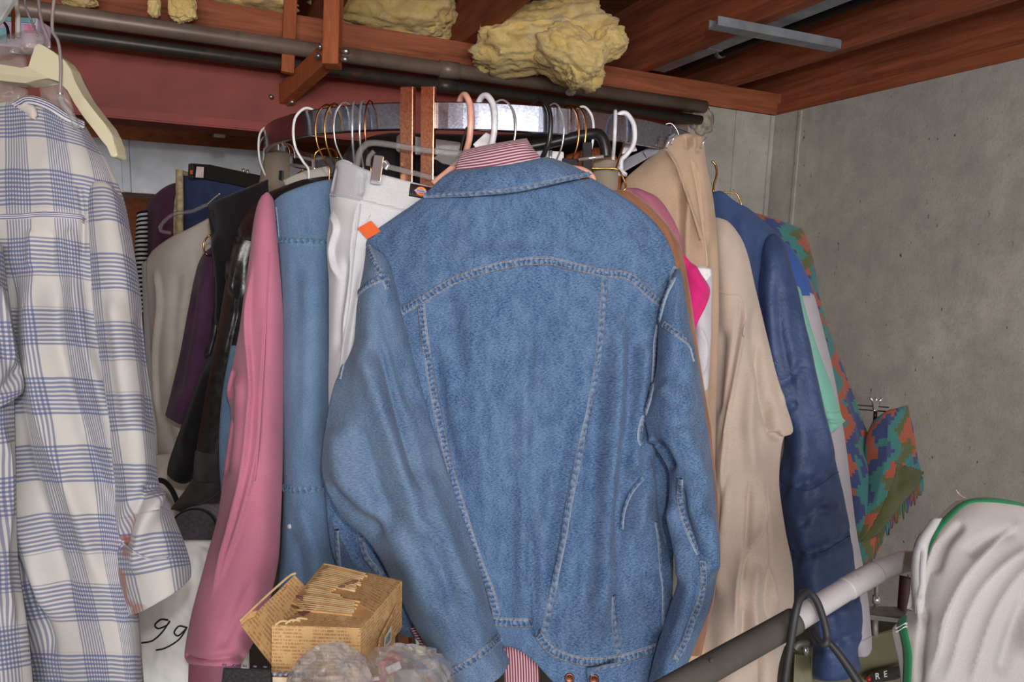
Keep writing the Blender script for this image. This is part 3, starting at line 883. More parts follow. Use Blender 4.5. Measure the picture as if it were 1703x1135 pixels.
JB = cloth(body_rows, nu=120, nv=170, thick=0.035, bulge=0.010, folds=body_folds, rip=((0.0014, 18, 70), (0.0008, 9, 26)), round_top=0.03, seed=3, edge=0.45, fk=1.7)
yoke_line = [(560, 560), (668, 518), (700, 500), (758, 466), (830, 443), (905, 434), (960, 445), (1008, 455), (1045, 460), (1080, 490), (1102, 508), (1180, 540)]
yoke_poly = [(500, 200), (1200, 200), (1200, 540)] + yoke_line[::-1]
center_poly = [(697, 500), (758, 466), (830, 443), (905, 434), (1008, 455), (1003, 540), (985, 650), (965, 760), (945, 880), (920, 980), (908, 1052), (890, 1030), (886, 1026), (815, 1028), (818, 1020), (795, 930), (765, 830), (740, 730), (720, 640), (708, 560)]
left_poly = [(500, 500), (697, 500), (708, 560), (720, 640), (740, 730), (765, 830), (795, 930), (818, 1026), (815, 1030), (500, 1030)]
waist_poly = [(500, 1027), (888, 1027), (892, 1056), (915, 1082), (950, 1097), (990, 1100), (1030, 1095), (1115, 1070), (1300, 1070), (1300, 1300), (500, 1300)]
JBP = emit_split(JB, [('yoke', yoke_poly, DEN), ('waistband', waist_poly, DEN), ('center_back_panel', center_poly, DEN), ('side_panel', left_poly, DEN)], ('side_panel', DEN), J)

# sleeve that hangs in front (its shoulder is under the white trousers' orange tag)
sl_rows = [
    [(611, 402, 1.200), (622, 412, 1.180), (634, 424, 1.180), (646, 452, 1.200)],
    [(604, 452, 1.185), (620, 452, 1.155), (638, 456, 1.155), (656, 480, 1.190)],
    [(594, 505, 1.180), (615, 505, 1.140), (640, 508, 1.140), (668, 525, 1.185)],
    [(587, 575, 1.175), (615, 575, 1.130), (650, 575, 1.130), (686, 590, 1.180)],
    [(556, 640, 1.170), (605, 640, 1.120), (655, 640, 1.120), (702, 650, 1.172)],
    [(540, 720, 1.165), (600, 720, 1.110), (665, 720, 1.110), (724, 725, 1.165)],
    [(536, 790, 1.160), (605, 790, 1.100), (680, 790, 1.100), (748, 795, 1.160)],
    [(562, 850, 1.155), (630, 850, 1.095), (705, 850, 1.095), (768, 855, 1.155)],
    [(616, 905, 1.150), (670, 908, 1.090), (735, 910, 1.090), (788, 912, 1.150)],
    [(655, 975, 1.145), (700, 980, 1.085), (760, 980, 1.085), (808, 985, 1.145)],
    [(700, 1062, 1.140), (738, 1062, 1.085), (788, 1055, 1.085), (826, 1050, 1.140)],
    [(738, 1118, 1.135), (766, 1108, 1.085), (805, 1090, 1.085), (832, 1066, 1.135)],
    [(755, 1160, 1.135), (785, 1150, 1.085), (825, 1130, 1.085), (848, 1100, 1.135)],
]
sl_folds = [
    ([(600, 560), (625, 640), (655, 740), (690, 850), (720, 930)], 16, 0.010),
    ([(622, 560), (645, 640), (672, 740), (700, 830)], 10, -0.010),
    ([(625, 470), (640, 540), (665, 620), (690, 700)], 14, -0.005),
    ([(560, 700), (575, 790), (620, 880)], 22, 0.008),
    ([(600, 700), (625, 800), (668, 900)], 16, -0.006),
    ([(690, 760), (725, 860), (762, 960), (795, 1040)], 16, 0.006),
    ([(640, 850), (690, 940), (735, 1040)], 18, 0.006),
    ([(545, 800), (600, 850), (640, 900)], 12, -0.008),
    ([(700, 880), (740, 960), (770, 1050)], 14, -0.005),
]
JS = cloth(sl_rows, nu=70, nv=130, thick=0.035, bulge=0.006, folds=sl_folds, rip=((0.0014, 18, 44), (0.0008, 9, 22)), seed=5, edge=0.5, round_top=0.04, fk=1.5)
cuff_poly = [(690, 1128), (745, 1108), (790, 1092), (828, 1062), (836, 1050), (900, 1080), (900, 1200), (700, 1200)]
JSP = emit_split(JS, [('cuff', cuff_poly, DEN_SLEEVE)], ('sleeve', DEN_SLEEVE), J)

# the other sleeve, pulled round to the side
sr_rows = [
    [(1098, 512, 1.185), (1112, 478, 1.180), (1124, 452, 1.190), (1131, 446, 1.210)],
    [(1094, 560, 1.180), (1112, 552, 1.150), (1130, 540, 1.150), (1146, 545, 1.200)],
    [(1090, 620, 1.175), (1115, 618, 1.135), (1140, 615, 1.135), (1162, 620, 1.195)],
    [(1072, 690, 1.175), (1110, 690, 1.125), (1145, 690, 1.125), (1173, 690, 1.190)],
    [(1084, 735, 1.175), (1115, 745, 1.120), (1150, 750, 1.120), (1181, 750, 1.185)],
    [(1112, 785, 1.170), (1135, 795, 1.120), (1163, 800, 1.120), (1187, 800, 1.180)],
    [(1112, 850, 1.165), (1138, 855, 1.115), (1166, 855, 1.115), (1190, 850, 1.178)],
    [(1126, 900, 1.160), (1148, 905, 1.110), (1172, 905, 1.110), (1193, 905, 1.174)],
    [(1128, 960, 1.158), (1150, 960, 1.110), (1172, 958, 1.110), (1191, 955, 1.170)],
    [(1110, 1020, 1.155), (1135, 1025, 1.108), (1160, 1022, 1.108), (1178, 1015, 1.168)],
    [(1092, 1080, 1.152), (1115, 1085, 1.106), (1138, 1080, 1.106), (1155, 1072, 1.166)],
    [(1075, 1150, 1.150), (1095, 1155, 1.104), (1115, 1150, 1.104), (1128, 1140, 1.165)],
]
sr_folds = [
    ([(1084, 738), (1100, 742), (1112, 762), (1122, 784)], 7, -0.010),
    ([(1068, 722), (1082, 732), (1092, 730)], 6, 0.004),
    ([(1100, 640), (1125, 665), (1150, 680)], 18, 0.006),
    ([(1130, 700), (1150, 760), (1168, 830)], 14, 0.006),
    ([(1132, 800), (1136, 850), (1158, 905), (1170, 940)], 8, -0.008),
    ([(1120, 830), (1126, 880), (1140, 930), (1140, 980)], 9, 0.007),
    ([(1160, 840), (1176, 900), (1178, 960)], 12, 0.006),
    ([(1165, 960), (1150, 1020), (1125, 1080)], 10, -0.005),
]
JR = cloth(sr_rows, nu=56, nv=130, thick=0.035, bulge=0.006, folds=sr_folds, rip=((0.0014, 16, 36), (0.0008, 8, 20)), seed=7, edge=0.5, round_top=0.03, fk=1.5)
jr_ = emit(JR, 'sleeve', DEN, J)

# front of the jacket, seen past the sleeve low down
jf_rows = [
    [(540, 800, 1.235), (580, 800, 1.225), (660, 800, 1.225)],
    [(545, 870, 1.232), (600, 870, 1.215), (680, 870, 1.22)],
    [(556, 930, 1.230), (620, 930, 1.210), (700, 930, 1.215)],
    [(590, 985, 1.225), (650, 985, 1.205), (730, 985, 1.21)],
    [(640, 1040, 1.215), (690, 1030, 1.200), (745, 1030, 1.20)],
    [(682, 1062, 1.210), (712, 1048, 1.200), (748, 1044, 1.20)],
]
JF = cloth(jf_rows, nu=40, nv=60, thick=0.02, bulge=0.004, folds=[([(552, 850), (580, 900), (605, 950)], 10, 0.010, 's'), ([(600, 900), (650, 980), (690, 1020)], 14, 0.006)], rip=((0.001, 18, 30),), seed=9)
jf_ = emit(JF, 'front_panel', DEN, J)

SB = [JB]
def seam(pts, w=0.0125, surfs=None, mat=None, h=0.0022, name='seam', n=None):
    par = J if not surfs or len(surfs) > 1 else {id(JR): jr_, id(JF): jf_, id(JS): JSP[0]}.get(id(surfs[0]), J)
    return ribbon(name, pts, w, surfs or SB, mat or DEN_SEAM, par, h, n=n or max(24, len(pts) * 10))
seam(yoke_line[1:-1], 0.0130)
seam([(700, 505), (704, 545), (712, 600), (720, 650), (730, 700), (746, 770), (765, 835), (795, 930), (816, 985), (826, 1024)], 0.0125)
seam([(1006, 460), (1002, 520), (994, 600), (984, 660), (966, 745), (948, 830), (936, 900), (920, 980), (906, 1050)], 0.0105, mat=DEN_SEAM2)
seam([(808, 1033), (850, 1036), (884, 1036)], 0.0145)
seam([(893, 1052), (915, 1080), (950, 1096), (990, 1101), (1040, 1094), (1100, 1075)], 0.0135)
seam([(1020, 990), (1022, 1040), (1030, 1088)], 0.0095, mat=DEN_SEAM2)
seam([(1070, 795), (1050, 820), (1038, 850), (1034, 880)], 0.007, mat=DEN_SEAM2)
seam([(1090, 868), (1096, 905), (1099, 950), (1102, 980), (1104, 1060)], 0.005, mat=DEN_SEAM2)
# armhole seams and sleeve seams
seam([(1126, 442), (1116, 470), (1104, 500), (1097, 530), (1090, 570), (1086, 620), (1083, 655), (1072, 690), (1064, 722), (1066, 738)], 0.0125, [JB, JR])
seam([(1104, 540), (1125, 555), (1145, 572), (1154, 600)], 0.010, [JR])
seam([(1131, 795), (1131, 830), (1137, 860), (1150, 895), (1162, 925)], 0.0105, [JR])
seam([(1168, 935), (1170, 965), (1164, 1000), (1150, 1035), (1140, 1065), (1122, 1100)], 0.0095, [JR])
seam([(612, 412), (624, 440), (638, 462), (645, 480)], 0.010, [JS, JB])
seam([(596, 488), (612, 474), (632, 464), (646, 462)], 0.0105, [JS, JB])
seam([(578, 592), (570, 612), (565, 632)], 0.007, [JS], DEN_SEAM2)
seam([(742, 1124), (770, 1108), (800, 1088), (830, 1062)], 0.0115, [JS])
seam([(600, 893), (608, 925), (628, 950), (650, 962)], 0.010, [JF], DEN_SEAM2)
seam([(560, 880), (562, 920), (565, 960)], 0.009, [JF], DEN_SEAM2)
seam([(690, 1002), (700, 1020), (712, 1036)], 0.008, [JF], DEN_SEAM2)
seam([(680, 1000), (700, 998)], 0.006, [JF], DEN_SEAM2)
# waist tab and its copper buttons
TAB = cloth([[(975, 1112, 1.135), (1030, 1104, 1.135)], [(978, 1150, 1.135), (1034, 1140, 1.135)]], nu=16, nv=14, thick=0.004, bulge=0.002)
tab_ = emit(TAB, 'waist_tab', DEN, J)
ribbon('seam', [(982, 1122), (1000, 1112), (1030, 1106)], 0.006, [TAB], DEN_SEAM2, tab_)
BRONZE = simple('bronze_button', (128, 82, 66), 0.35, 0.8, 0.5)
button('button', 947, 1128, 0.0075, [JB], BRONZE, J)
button('button', 988, 1130, 0.0075, [TAB, JB], BRONZE, tab_)
# turned-down collar
col_rows = [
    [(752, 284, 1.20), (800, 279, 1.17), (850, 273, 1.16), (893, 264, 1.17), (912, 262, 1.20)],
    [(734, 296, 1.195), (796, 292, 1.16), (858, 288, 1.15), (918, 278, 1.16), (945, 272, 1.19)],
    [(716, 314, 1.19), (790, 311, 1.155), (866, 304, 1.145), (930, 291, 1.155), (968, 283, 1.185)],
    [(700, 328, 1.185), (775, 327, 1.155), (860, 319, 1.145), (935, 302, 1.155), (985, 290, 1.18)],
]
CL = cloth(col_rows, nu=90, nv=34, thick=0.010, bulge=0.004, round_top=0.3, round_bot=0.12, rip=((0.0009, 16, 12),), seed=11, edge=0.4)
col_ = emit(CL, 'collar', DEN, J)
ribbon('seam', [(706, 325), (775, 323), (860, 315), (935, 299), (980, 290)], 0.0075, [CL], DEN_SEAM2, col_, 0.0016, n=60)

# ------------------------------------------------------------------ striped shirt worn inside it
STR = Mat('red_striped_cotton', (206, 170, 178), 0.85, 0, 0.2)
uvx = STR.xyz(STR.map(STR.coord('UV'), (1, 1, 1)))
st = STR.math('FRACT', STR.math('MULTIPLY', uvx[1], 240.0))
STR.color(STR.mix(STR.ramp(STR.math('ABSOLUTE', STR.math('SUBTRACT', st, 0.5)), 0.22, 0.34), (134, 62, 84), (222, 200, 204)))
STR.sheen(0.1); STR = STR.m
STRV = Mat('red_striped_cotton_down', (206, 170, 178), 0.85, 0, 0.2)
uvx = STRV.xyz(STRV.coord('UV'))
st = STRV.math('FRACT', STRV.math('MULTIPLY', uvx[0], 240.0))
STRV.color(STRV.mix(STRV.ramp(STRV.math('ABSOLUTE', STRV.math('SUBTRACT', st, 0.5)), 0.22, 0.34), (134, 62, 84), (214, 184, 192))); STRV = STRV.m
t = garment('striped_shirt', 'red and white striped shirt worn inside the denim jacket, collar showing', 'shirt', (860, 1110, 1.19))
SC_ = cloth([[(770, 250, 1.215), (815, 240, 1.20), (862, 232, 1.20), (876, 230, 1.215)], [(762, 264, 1.205), (815, 256, 1.18), (866, 246, 1.18), (886, 246, 1.205)], [(757, 286, 1.20), (815, 284, 1.178), (870, 272, 1.178), (900, 264, 1.20)], [(757, 305, 1.205), (815, 304, 1.185), (870, 296, 1.185), (905, 286, 1.205)]], nu=50, nv=30, thick=0.012, bulge=0.004, round_top=0.25, rip=((0.0008, 20, 14),), seed=2)
emit(SC_, 'collar', STR, t)
emit(cloth([[(832, 1040, 1.185), (862, 1040, 1.18), (900, 1040, 1.185)], [(836, 1080, 1.185), (866, 1084, 1.18), (896, 1084, 1.185)], [(838, 1120, 1.185), (868, 1124, 1.18), (897, 1120, 1.185)], [(840, 1150, 1.185), (868, 1160, 1.18), (898, 1170, 1.185)]], nu=24, nv=20, thick=0.008, bulge=0.004, rip=((0.001, 14, 40),)), 'tail', STRV, t)
emit(cloth([[(682, 1046, 1.18), (700, 1042, 1.175), (716, 1046, 1.18)], [(690, 1060, 1.18), (706, 1060, 1.175), (719, 1060, 1.18)], [(700, 1072, 1.18), (708, 1072, 1.175), (716, 1068, 1.18)]], nu=16, nv=12, thick=0.006, bulge=0.004), 'cuff', STR, t)
emit(cloth([[(718, 1058, 1.18), (726, 1058, 1.175), (738, 1060, 1.18)], [(724, 1090, 1.18), (730, 1090, 1.175), (742, 1092, 1.18)], [(734, 1104, 1.18), (739, 1104, 1.175), (744, 1104, 1.18)]], nu=12, nv=12, thick=0.006, bulge=0.003), 'front_tail', STR, t)
emit(cloth([[(690, 1062, 1.186), (704, 1070, 1.184), (718, 1066, 1.186)], [(692, 1074, 1.186), (704, 1076, 1.184), (718, 1074, 1.186)]], nu=10, nv=8, thick=0.004, bulge=0.002), 'cuff_lining', simple('white_cotton', (226, 224, 222), 0.9), t)

# ------------------------------------------------------------------ pale denim shirt beside the pink sweatshirt
DEN2 = denim_mat('denim_shirt_blue', (72, 104, 142), (120, 146, 174), (132, 156, 180), 1.2, 0.36, 8.0)
DEN2S = denim_seam_mat('denim_shirt_seam', (70, 104, 140), (128, 156, 180), (120, 140, 160), 0.010)
t = garment('denim_shirt', 'pale blue denim shirt sleeve between the pink sweatshirt and white trousers', 'shirt', (505, 1010, 1.28))
DS_rows = [
    [(455, 334, 1.33), (480, 318, 1.31), (520, 304, 1.31), (552, 298, 1.33)],
    [(458, 360, 1.325), (482, 350, 1.30), (520, 345, 1.30), (552, 345, 1.325)],
    [(462, 402, 1.32), (484, 402, 1.29), (520, 405, 1.29), (552, 405, 1.32)],
    [(468, 500, 1.31), (490, 500, 1.275), (522, 500, 1.275), (552, 500, 1.31)],
    [(470, 640, 1.30), (492, 640, 1.265), (522, 640, 1.265), (551, 640, 1.30)],
    [(471, 810, 1.29), (494, 812, 1.255), (522, 812, 1.255), (552, 810, 1.29)],
    [(468, 900, 1.285), (494, 900, 1.25), (530, 900, 1.25), (560, 900, 1.285)],
    [(462, 990, 1.28), (494, 1000, 1.245), (540, 1000, 1.245), (580, 1000, 1.28)],
    [(460, 1060, 1.28), (494, 1065, 1.245), (545, 1065, 1.245), (590, 1060, 1.28)],
]
DSH = cloth(DS_rows, nu=40, nv=110, thick=0.03, bulge=0.006, folds=[([(520, 430), (510, 600), (515, 780)], 20, 0.008), ([(495, 420), (500, 560), (498, 700)], 12, -0.005), ([(500, 830), (520, 900), (535, 1000)], 12, 0.008), ([(480, 880), (500, 930), (500, 1000)], 10, -0.006)], rip=((0.0012, 18, 60),), seed=4, round_top=0.03)
emit(DSH, 'sleeve', DEN2, t)
ribbon('seam', [(463, 399), (500, 402), (548, 404)], 0.011, [DSH], DEN2S, t, 0.0018)
ribbon('seam', [(472, 812), (505, 816), (545, 812)], 0.012, [DSH], DEN2S, t, 0.0018)
ribbon('seam', [(459, 345), (462, 370), (464, 395)], 0.004, [DSH], DEN2S, t, 0.0012)
button('button', 482, 876, 0.004, [DSH], simple('pearl_button', (200, 205, 210), 0.3), t)
emit(cloth([[(384, 575, 1.345), (420, 575, 1.34)], [(370, 650, 1.345), (415, 650, 1.335)], [(364, 730, 1.345), (410, 730, 1.335)], [(366, 800, 1.34), (405, 800, 1.335)], [(372, 850, 1.34), (400, 850, 1.335)]], nu=20, nv=40, thick=0.02, bulge=0.008, rip=((0.001, 14, 40),)), 'shirt_front', DEN2, t)

# ================================================================== garments on the left of the rack
def cl(rows, name, mat, t, **kw):
    S = cloth(rows, **kw); emit(S, name, mat, t); return S

# ---- pink sweatshirt
PINK = cloth_mat('pink_fleece', (206, 128, 152), 0.07, 1200, 0.2, big=6)
t = garment('pink_sweatshirt', 'dusty pink sweatshirt whose long sleeve hangs beside the pale denim shirt', 'sweatshirt', (390, 1140, 1.2))
PS = cl([
    [(434, 330, 1.33), (440, 322, 1.31), (446, 320, 1.31), (455, 331, 1.32)],
    [(424, 372, 1.32), (434, 366, 1.29), (446, 364, 1.29), (459, 372, 1.31)],
    [(415, 440, 1.31), (430, 440, 1.28), (448, 440, 1.28), (465, 440, 1.30)],
    [(404, 525, 1.30), (425, 525, 1.265), (448, 525, 1.265), (471, 525, 1.295)],
    [(388, 600, 1.29), (415, 600, 1.255), (444, 600, 1.255), (471, 600, 1.29)],
    [(377, 652, 1.285), (408, 655, 1.245), (442, 655, 1.245), (471, 655, 1.285)],
    [(384, 690, 1.28), (412, 690, 1.235), (442, 690, 1.235), (471, 690, 1.28)],
    [(374, 770, 1.27), (405, 772, 1.22), (438, 772, 1.22), (470, 770, 1.27)],
    [(362, 860, 1.25), (398, 862, 1.20), (434, 862, 1.20), (467, 860, 1.25)],
    [(342, 935, 1.23), (382, 940, 1.18), (424, 945, 1.18), (462, 940, 1.23)],
    [(320, 1015, 1.20), (360, 1025, 1.155), (402, 1030, 1.155), (440, 1030, 1.20)],
    [(307, 1085, 1.18), (345, 1092, 1.13), (380, 1092, 1.13), (412, 1086, 1.18)],
    [(312, 1102, 1.178), (345, 1106, 1.13), (378, 1106, 1.13), (402, 1100, 1.178)],
], name='sleeve', mat=PINK, t=t, nu=60, nv=150, thick=0.035, bulge=0.007, round_top=0.05, seed=6,
    folds=[([(428, 420), (420, 540), (422, 660), (412, 780), (386, 900), (352, 1010)], 8, 0.011, 's'),
           ([(444, 480), (436, 640), (428, 760), (402, 880), (362, 990)], 7, 0.009, 's'),
           ([(394, 610), (384, 640), (392, 668)], 8, -0.006), ([(386, 690), (384, 740), (374, 800)], 7, -0.006),
           ([(402, 620), (404, 700), (396, 800)], 9, 0.006), ([(420, 960), (392, 1030), (366, 1085)], 9, -0.005),
           ([(310, 1090), (350, 1097), (400, 1090)], 5, -0.006, 'o')], rip=((0.0011, 16, 70), (0.0005, 8, 30)))
CUFFM = cloth_mat('pink_rib', (206, 128, 152), 0.05, 1200, 0.3, rib=500)
emit(cloth([[(314, 1090, 1.185), (345, 1096, 1.14), (376, 1096, 1.14), (402, 1090, 1.185)], [(312, 1170, 1.17), (345, 1176, 1.125), (374, 1176, 1.125), (396, 1170, 1.17)]], nu=30, nv=16, thick=0.03, bulge=0.006), 'cuff', CUFFM, t)
ribbon('sleeve_seam', [(448, 420), (440, 560), (432, 700), (424, 800)], 0.0025, [PS], PINK, t, 0.0012)

# ---- black leather jacket
LEA = Mat('black_leather', (40, 38, 40), 0.42, 0, 0.7)
v = LEA.coord('UV'); nz = LEA.noise(v, 60, 5, 0.6); vr = LEA.voro(v, 420)
LEA.color(LEA.mix(LEA.ramp(nz, 0.35, 0.7), (26, 25, 27), (54, 52, 53))); LEA.rough(LEA.math('ADD', LEA.math('MULTIPLY', nz, 0.3), 0.2))
LEA.bump(LEA.noise(v, 26, 3), 0.5, 0.004); LEA = LEA.m
SUE = cloth_mat('worn_suede_cuff', (58, 56, 56), 0.25, 900, 0.3, big=30)
t = garment('leather_jacket', 'black leather jacket with a shiny creased sleeve behind the pink sweatshirt', 'jacket', (345, 850, 1.42))
LJ = cl([
    [(470, 312, 1.43), (505, 300, 1.40), (535, 294, 1.385), (556, 293, 1.39)],
    [(430, 334, 1.43), (470, 324, 1.39), (520, 318, 1.37), (560, 318, 1.38)],
    [(404, 362, 1.43), (440, 362, 1.385), (490, 365, 1.365), (545, 370, 1.38)],
    [(388, 410, 1.43), (415, 412, 1.385), (450, 418, 1.37), (490, 425, 1.39)],
    [(376, 470, 1.43), (398, 474, 1.385), (425, 480, 1.375), (452, 485, 1.39)],
    [(364, 540, 1.43), (385, 545, 1.385), (410, 548, 1.375), (432, 550, 1.39)],
    [(350, 620, 1.43), (370, 622, 1.39), (392, 624, 1.38), (412, 625, 1.40)],
    [(335, 700, 1.43), (354, 702, 1.39), (374, 704, 1.385), (392, 704, 1.41)],
    [(326, 755, 1.43), (342, 758, 1.395), (358, 760, 1.39), (374, 758, 1.41)],
], name='sleeve', mat=LEA, t=t, nu=50, nv=100, thick=0.035, bulge=0.007, round_top=0.05, seed=8,
    folds=[([(420, 380), (402, 440), (396, 500)], 8, 0.012), ([(410, 430), (395, 520), (372, 620)], 6, 0.008, 's'), ([(400, 500), (385, 570), (365, 660)], 6, -0.006), ([(386, 430), (384, 470)], 6, 0.006),
           ([(400, 385), (390, 400), (420, 400)], 5, -0.004)], rip=((0.0007, 9, 16), (0.0011, 14, 36)))
ribbon('seam', [(400, 396), (425, 402), (450, 404)], 0.003, [LJ], LEA, t, 0.0015)
cl([[(325, 750, 1.425), (343, 754, 1.39), (360, 756, 1.385), (375, 754, 1.41)], [(321, 790, 1.425), (340, 795, 1.385), (358, 797, 1.385), (372, 795, 1.41)], [(318, 832, 1.425), (340, 836, 1.39), (358, 836, 1.39), (370, 830, 1.41)]],
   name='cuff', mat=SUE, t=t, nu=26, nv=24, thick=0.03, bulge=0.006, rip=((0.0012, 10, 12),))
ribbon('seam', [(327, 752), (350, 760), (368, 757)], 0.006, [LJ], SUE, t, 0.002)

# ---- black cardigan / vest with a shiny facing
BLK = cloth_mat('black_wool', (30, 29, 31), 0.2, 900, 0.3)
SATIN = simple('black_satin', (44, 46, 56), 0.32, 0, 0.5, 0.3, 60)
t = garment('black_cardigan', 'plain black cardigan with satin front edge between the leather jacket and plum blouse', 'cardigan', (320, 805, 1.55))
BC = cl([
    [(346, 340, 1.56), (372, 328, 1.53), (408, 313, 1.52), (446, 298, 1.53)],
    [(348, 362, 1.56), (376, 358, 1.52), (410, 356, 1.51), (446, 350, 1.53)],
    [(353, 420, 1.56), (378, 420, 1.515), (405, 420, 1.51), (430, 420, 1.53)],
    [(357, 500, 1.56), (376, 500, 1.52), (395, 500, 1.515), (412, 500, 1.53)],
    [(353, 570, 1.56), (370, 572, 1.525), (388, 574, 1.52), (402, 574, 1.53)],
    [(330, 640, 1.56), (350, 642, 1.525), (370, 644, 1.52), (388, 644, 1.54)],
    [(302, 710, 1.56), (325, 715, 1.525), (345, 718, 1.52), (362, 718, 1.54)],
    [(282, 765, 1.56), (300, 775, 1.525), (318, 778, 1.52), (332, 775, 1.54)],
    [(278, 790, 1.56), (292, 802, 1.53), (308, 805, 1.53), (320, 798, 1.54)],
], name='sleeve', mat=BLK, t=t, nu=40, nv=100, thick=0.03, bulge=0.007, round_top=0.03, round_bot=0.03, folds=[([(360, 380), (372, 470), (368, 560)], 7, 0.010), ([(350, 600), (325, 680), (300, 760)], 9, 0.006)], rip=((0.0012, 10, 40),))
cl([[(347, 352, 1.545), (352, 350, 1.535), (357, 354, 1.54)], [(352, 400, 1.545), (362, 396, 1.53), (368, 400, 1.535)], [(355, 450, 1.545), (363, 450, 1.53), (370, 450, 1.535)], [(352, 540, 1.545), (358, 540, 1.53), (362, 540, 1.535)], [(340, 590, 1.545), (346, 592, 1.53), (350, 590, 1.535)]],
   name='facing', mat=SATIN, t=t, nu=14, nv=50, thick=0.006, bulge=0.004, rip=((0.0012, 5, 9),))

# ---- plum blouse
PLUM = cloth_mat('plum_cotton', (92, 60, 90), 0.14, 1300, 0.2)
t = garment('plum_blouse', 'dark plum blouse between the cream jacket and the black cardigan', 'blouse', (300, 705, 1.65))
cl([
    [(340, 424, 1.66), (350, 412, 1.63), (362, 404, 1.62), (380, 400, 1.64)],
    [(326, 452, 1.66), (342, 450, 1.62), (358, 446, 1.61), (380, 446, 1.64)],
    [(312, 520, 1.66), (334, 520, 1.615), (355, 520, 1.61), (376, 520, 1.64)],
    [(299, 590, 1.66), (322, 592, 1.61), (344, 592, 1.61), (368, 592, 1.64)],
    [(285, 650, 1.66), (308, 655, 1.61), (332, 655, 1.61), (354, 650, 1.64)],
    [(275, 690, 1.66), (290, 700, 1.62), (306, 706, 1.62), (330, 704, 1.64)],
], name='sleeve', mat=PLUM, t=t, nu=40, nv=60, thick=0.03, bulge=0.006, round_top=0.05, folds=[([(345, 450), (330, 560), (310, 670)], 8, 0.008), ([(330, 470), (312, 570), (292, 670)], 6, -0.006), ([(362, 430), (352, 520), (340, 600)], 6, -0.006)], rip=((0.001, 9, 40),))
ptube('hanger_loop', [(357, 392, 1.60), (348, 392, 1.59), (340, 402, 1.59), (339, 415, 1.59), (344, 423, 1.59), (352, 425, 1.60)], 0.0016, GOLD, t)
# ---- cream jacket
CREAM = cloth_mat('cream_twill', (230, 224, 214), 0.05, 1000, 0.2, big=14, spots=((176, 140, 116), 30, 0.70))
t = garment('cream_jacket', 'cream cotton jacket hanging behind the plum blouse', 'jacket', (300, 850, 1.78))
CJ = cl([
    [(252, 418, 1.80), (285, 395, 1.77), (318, 378, 1.76), (352, 360, 1.77)],
    [(243, 440, 1.80), (282, 425, 1.75), (318, 415, 1.74), (356, 405, 1.77)],
    [(246, 500, 1.80), (282, 500, 1.745), (318, 498, 1.74), (354, 495, 1.77)],
    [(252, 580, 1.80), (282, 580, 1.74), (312, 580, 1.74), (344, 580, 1.77)],
    [(258, 660, 1.80), (284, 660, 1.74), (310, 660, 1.74), (338, 660, 1.77)],
    [(262, 740, 1.80), (286, 740, 1.74), (310, 740, 1.74), (336, 740, 1.77)],
    [(268, 800, 1.80), (290, 800, 1.74), (312, 800, 1.74), (336, 800, 1.77)],
    [(274, 850, 1.80), (292, 850, 1.74), (314, 850, 1.74), (336, 850, 1.77)],
], name='sleeve', mat=CREAM, t=t, nu=46, nv=110, thick=0.04, bulge=0.008, round_top=0.04, folds=[([(262, 440), (272, 500), (264, 600), (270, 720)], 8, 0.012, 's'), ([(300, 440), (290, 540), (288, 660)], 9, -0.006), ([(320, 410), (330, 500), (318, 600)], 10, 0.006), ([(275, 690), (290, 740), (310, 780)], 8, -0.006)], rip=((0.001, 10, 30),))
CLEARP = Mat('clear_plastic', (236, 238, 242), 0.06, 0, 0.6)
tr = CLEARP.n('ShaderNodeBsdfTransparent'); tr.inputs[0].default_value = (0.93, 0.94, 0.96, 1)
gl = CLEARP.n('ShaderNodeBsdfGlossy'); gl.inputs['Roughness'].default_value = 0.12; gl.inputs[0].default_value = (0.95, 0.95, 1, 1)
df = CLEARP.n('ShaderNodeBsdfDiffuse'); df.inputs[0].default_value = rgb(200, 196, 192)
lw = CLEARP.n('ShaderNodeLayerWeight'); lw.inputs[0].default_value = 0.45
m1 = CLEARP.n('ShaderNodeMixShader'); m2 = CLEARP.n('ShaderNodeMixShader')
m1.inputs[0].default_value = 0.20
CLEARP.link(tr.outputs[0], m1.inputs[1]); CLEARP.link(df.outputs[0], m1.inputs[2])
CLEARP.link(CLEARP.math('MULTIPLY', CLEARP.math('POWER', lw.outputs['Facing'], 1.3), 0.75), m2.inputs[0]); CLEARP.link(m1.outputs[0], m2.inputs[1]); CLEARP.link(gl.outputs[0], m2.inputs[2])
out = CLEARP.nt.nodes['Material Output']; CLEARP.link(m2.outputs[0], out.inputs[0]); CLEARP = CLEARP.m
t = thing('clear_hanger', 'clear plastic hanger shoulder poking out of the cream jacket', 'hanger', P(290, 372, 1.79))
ptube('shoulder', [(345, 340, 1.80), (318, 352, 1.79), (290, 356, 1.785), (270, 372, 1.785), (268, 384, 1.785), (285, 388, 1.79)], 0.0045, CLEARP, t, sides=10)
ptube('hook', [(345, 340, 1.80), (356, 330, 1.80), (366, 322, 1.80)], 0.002, CHROME_S, t)

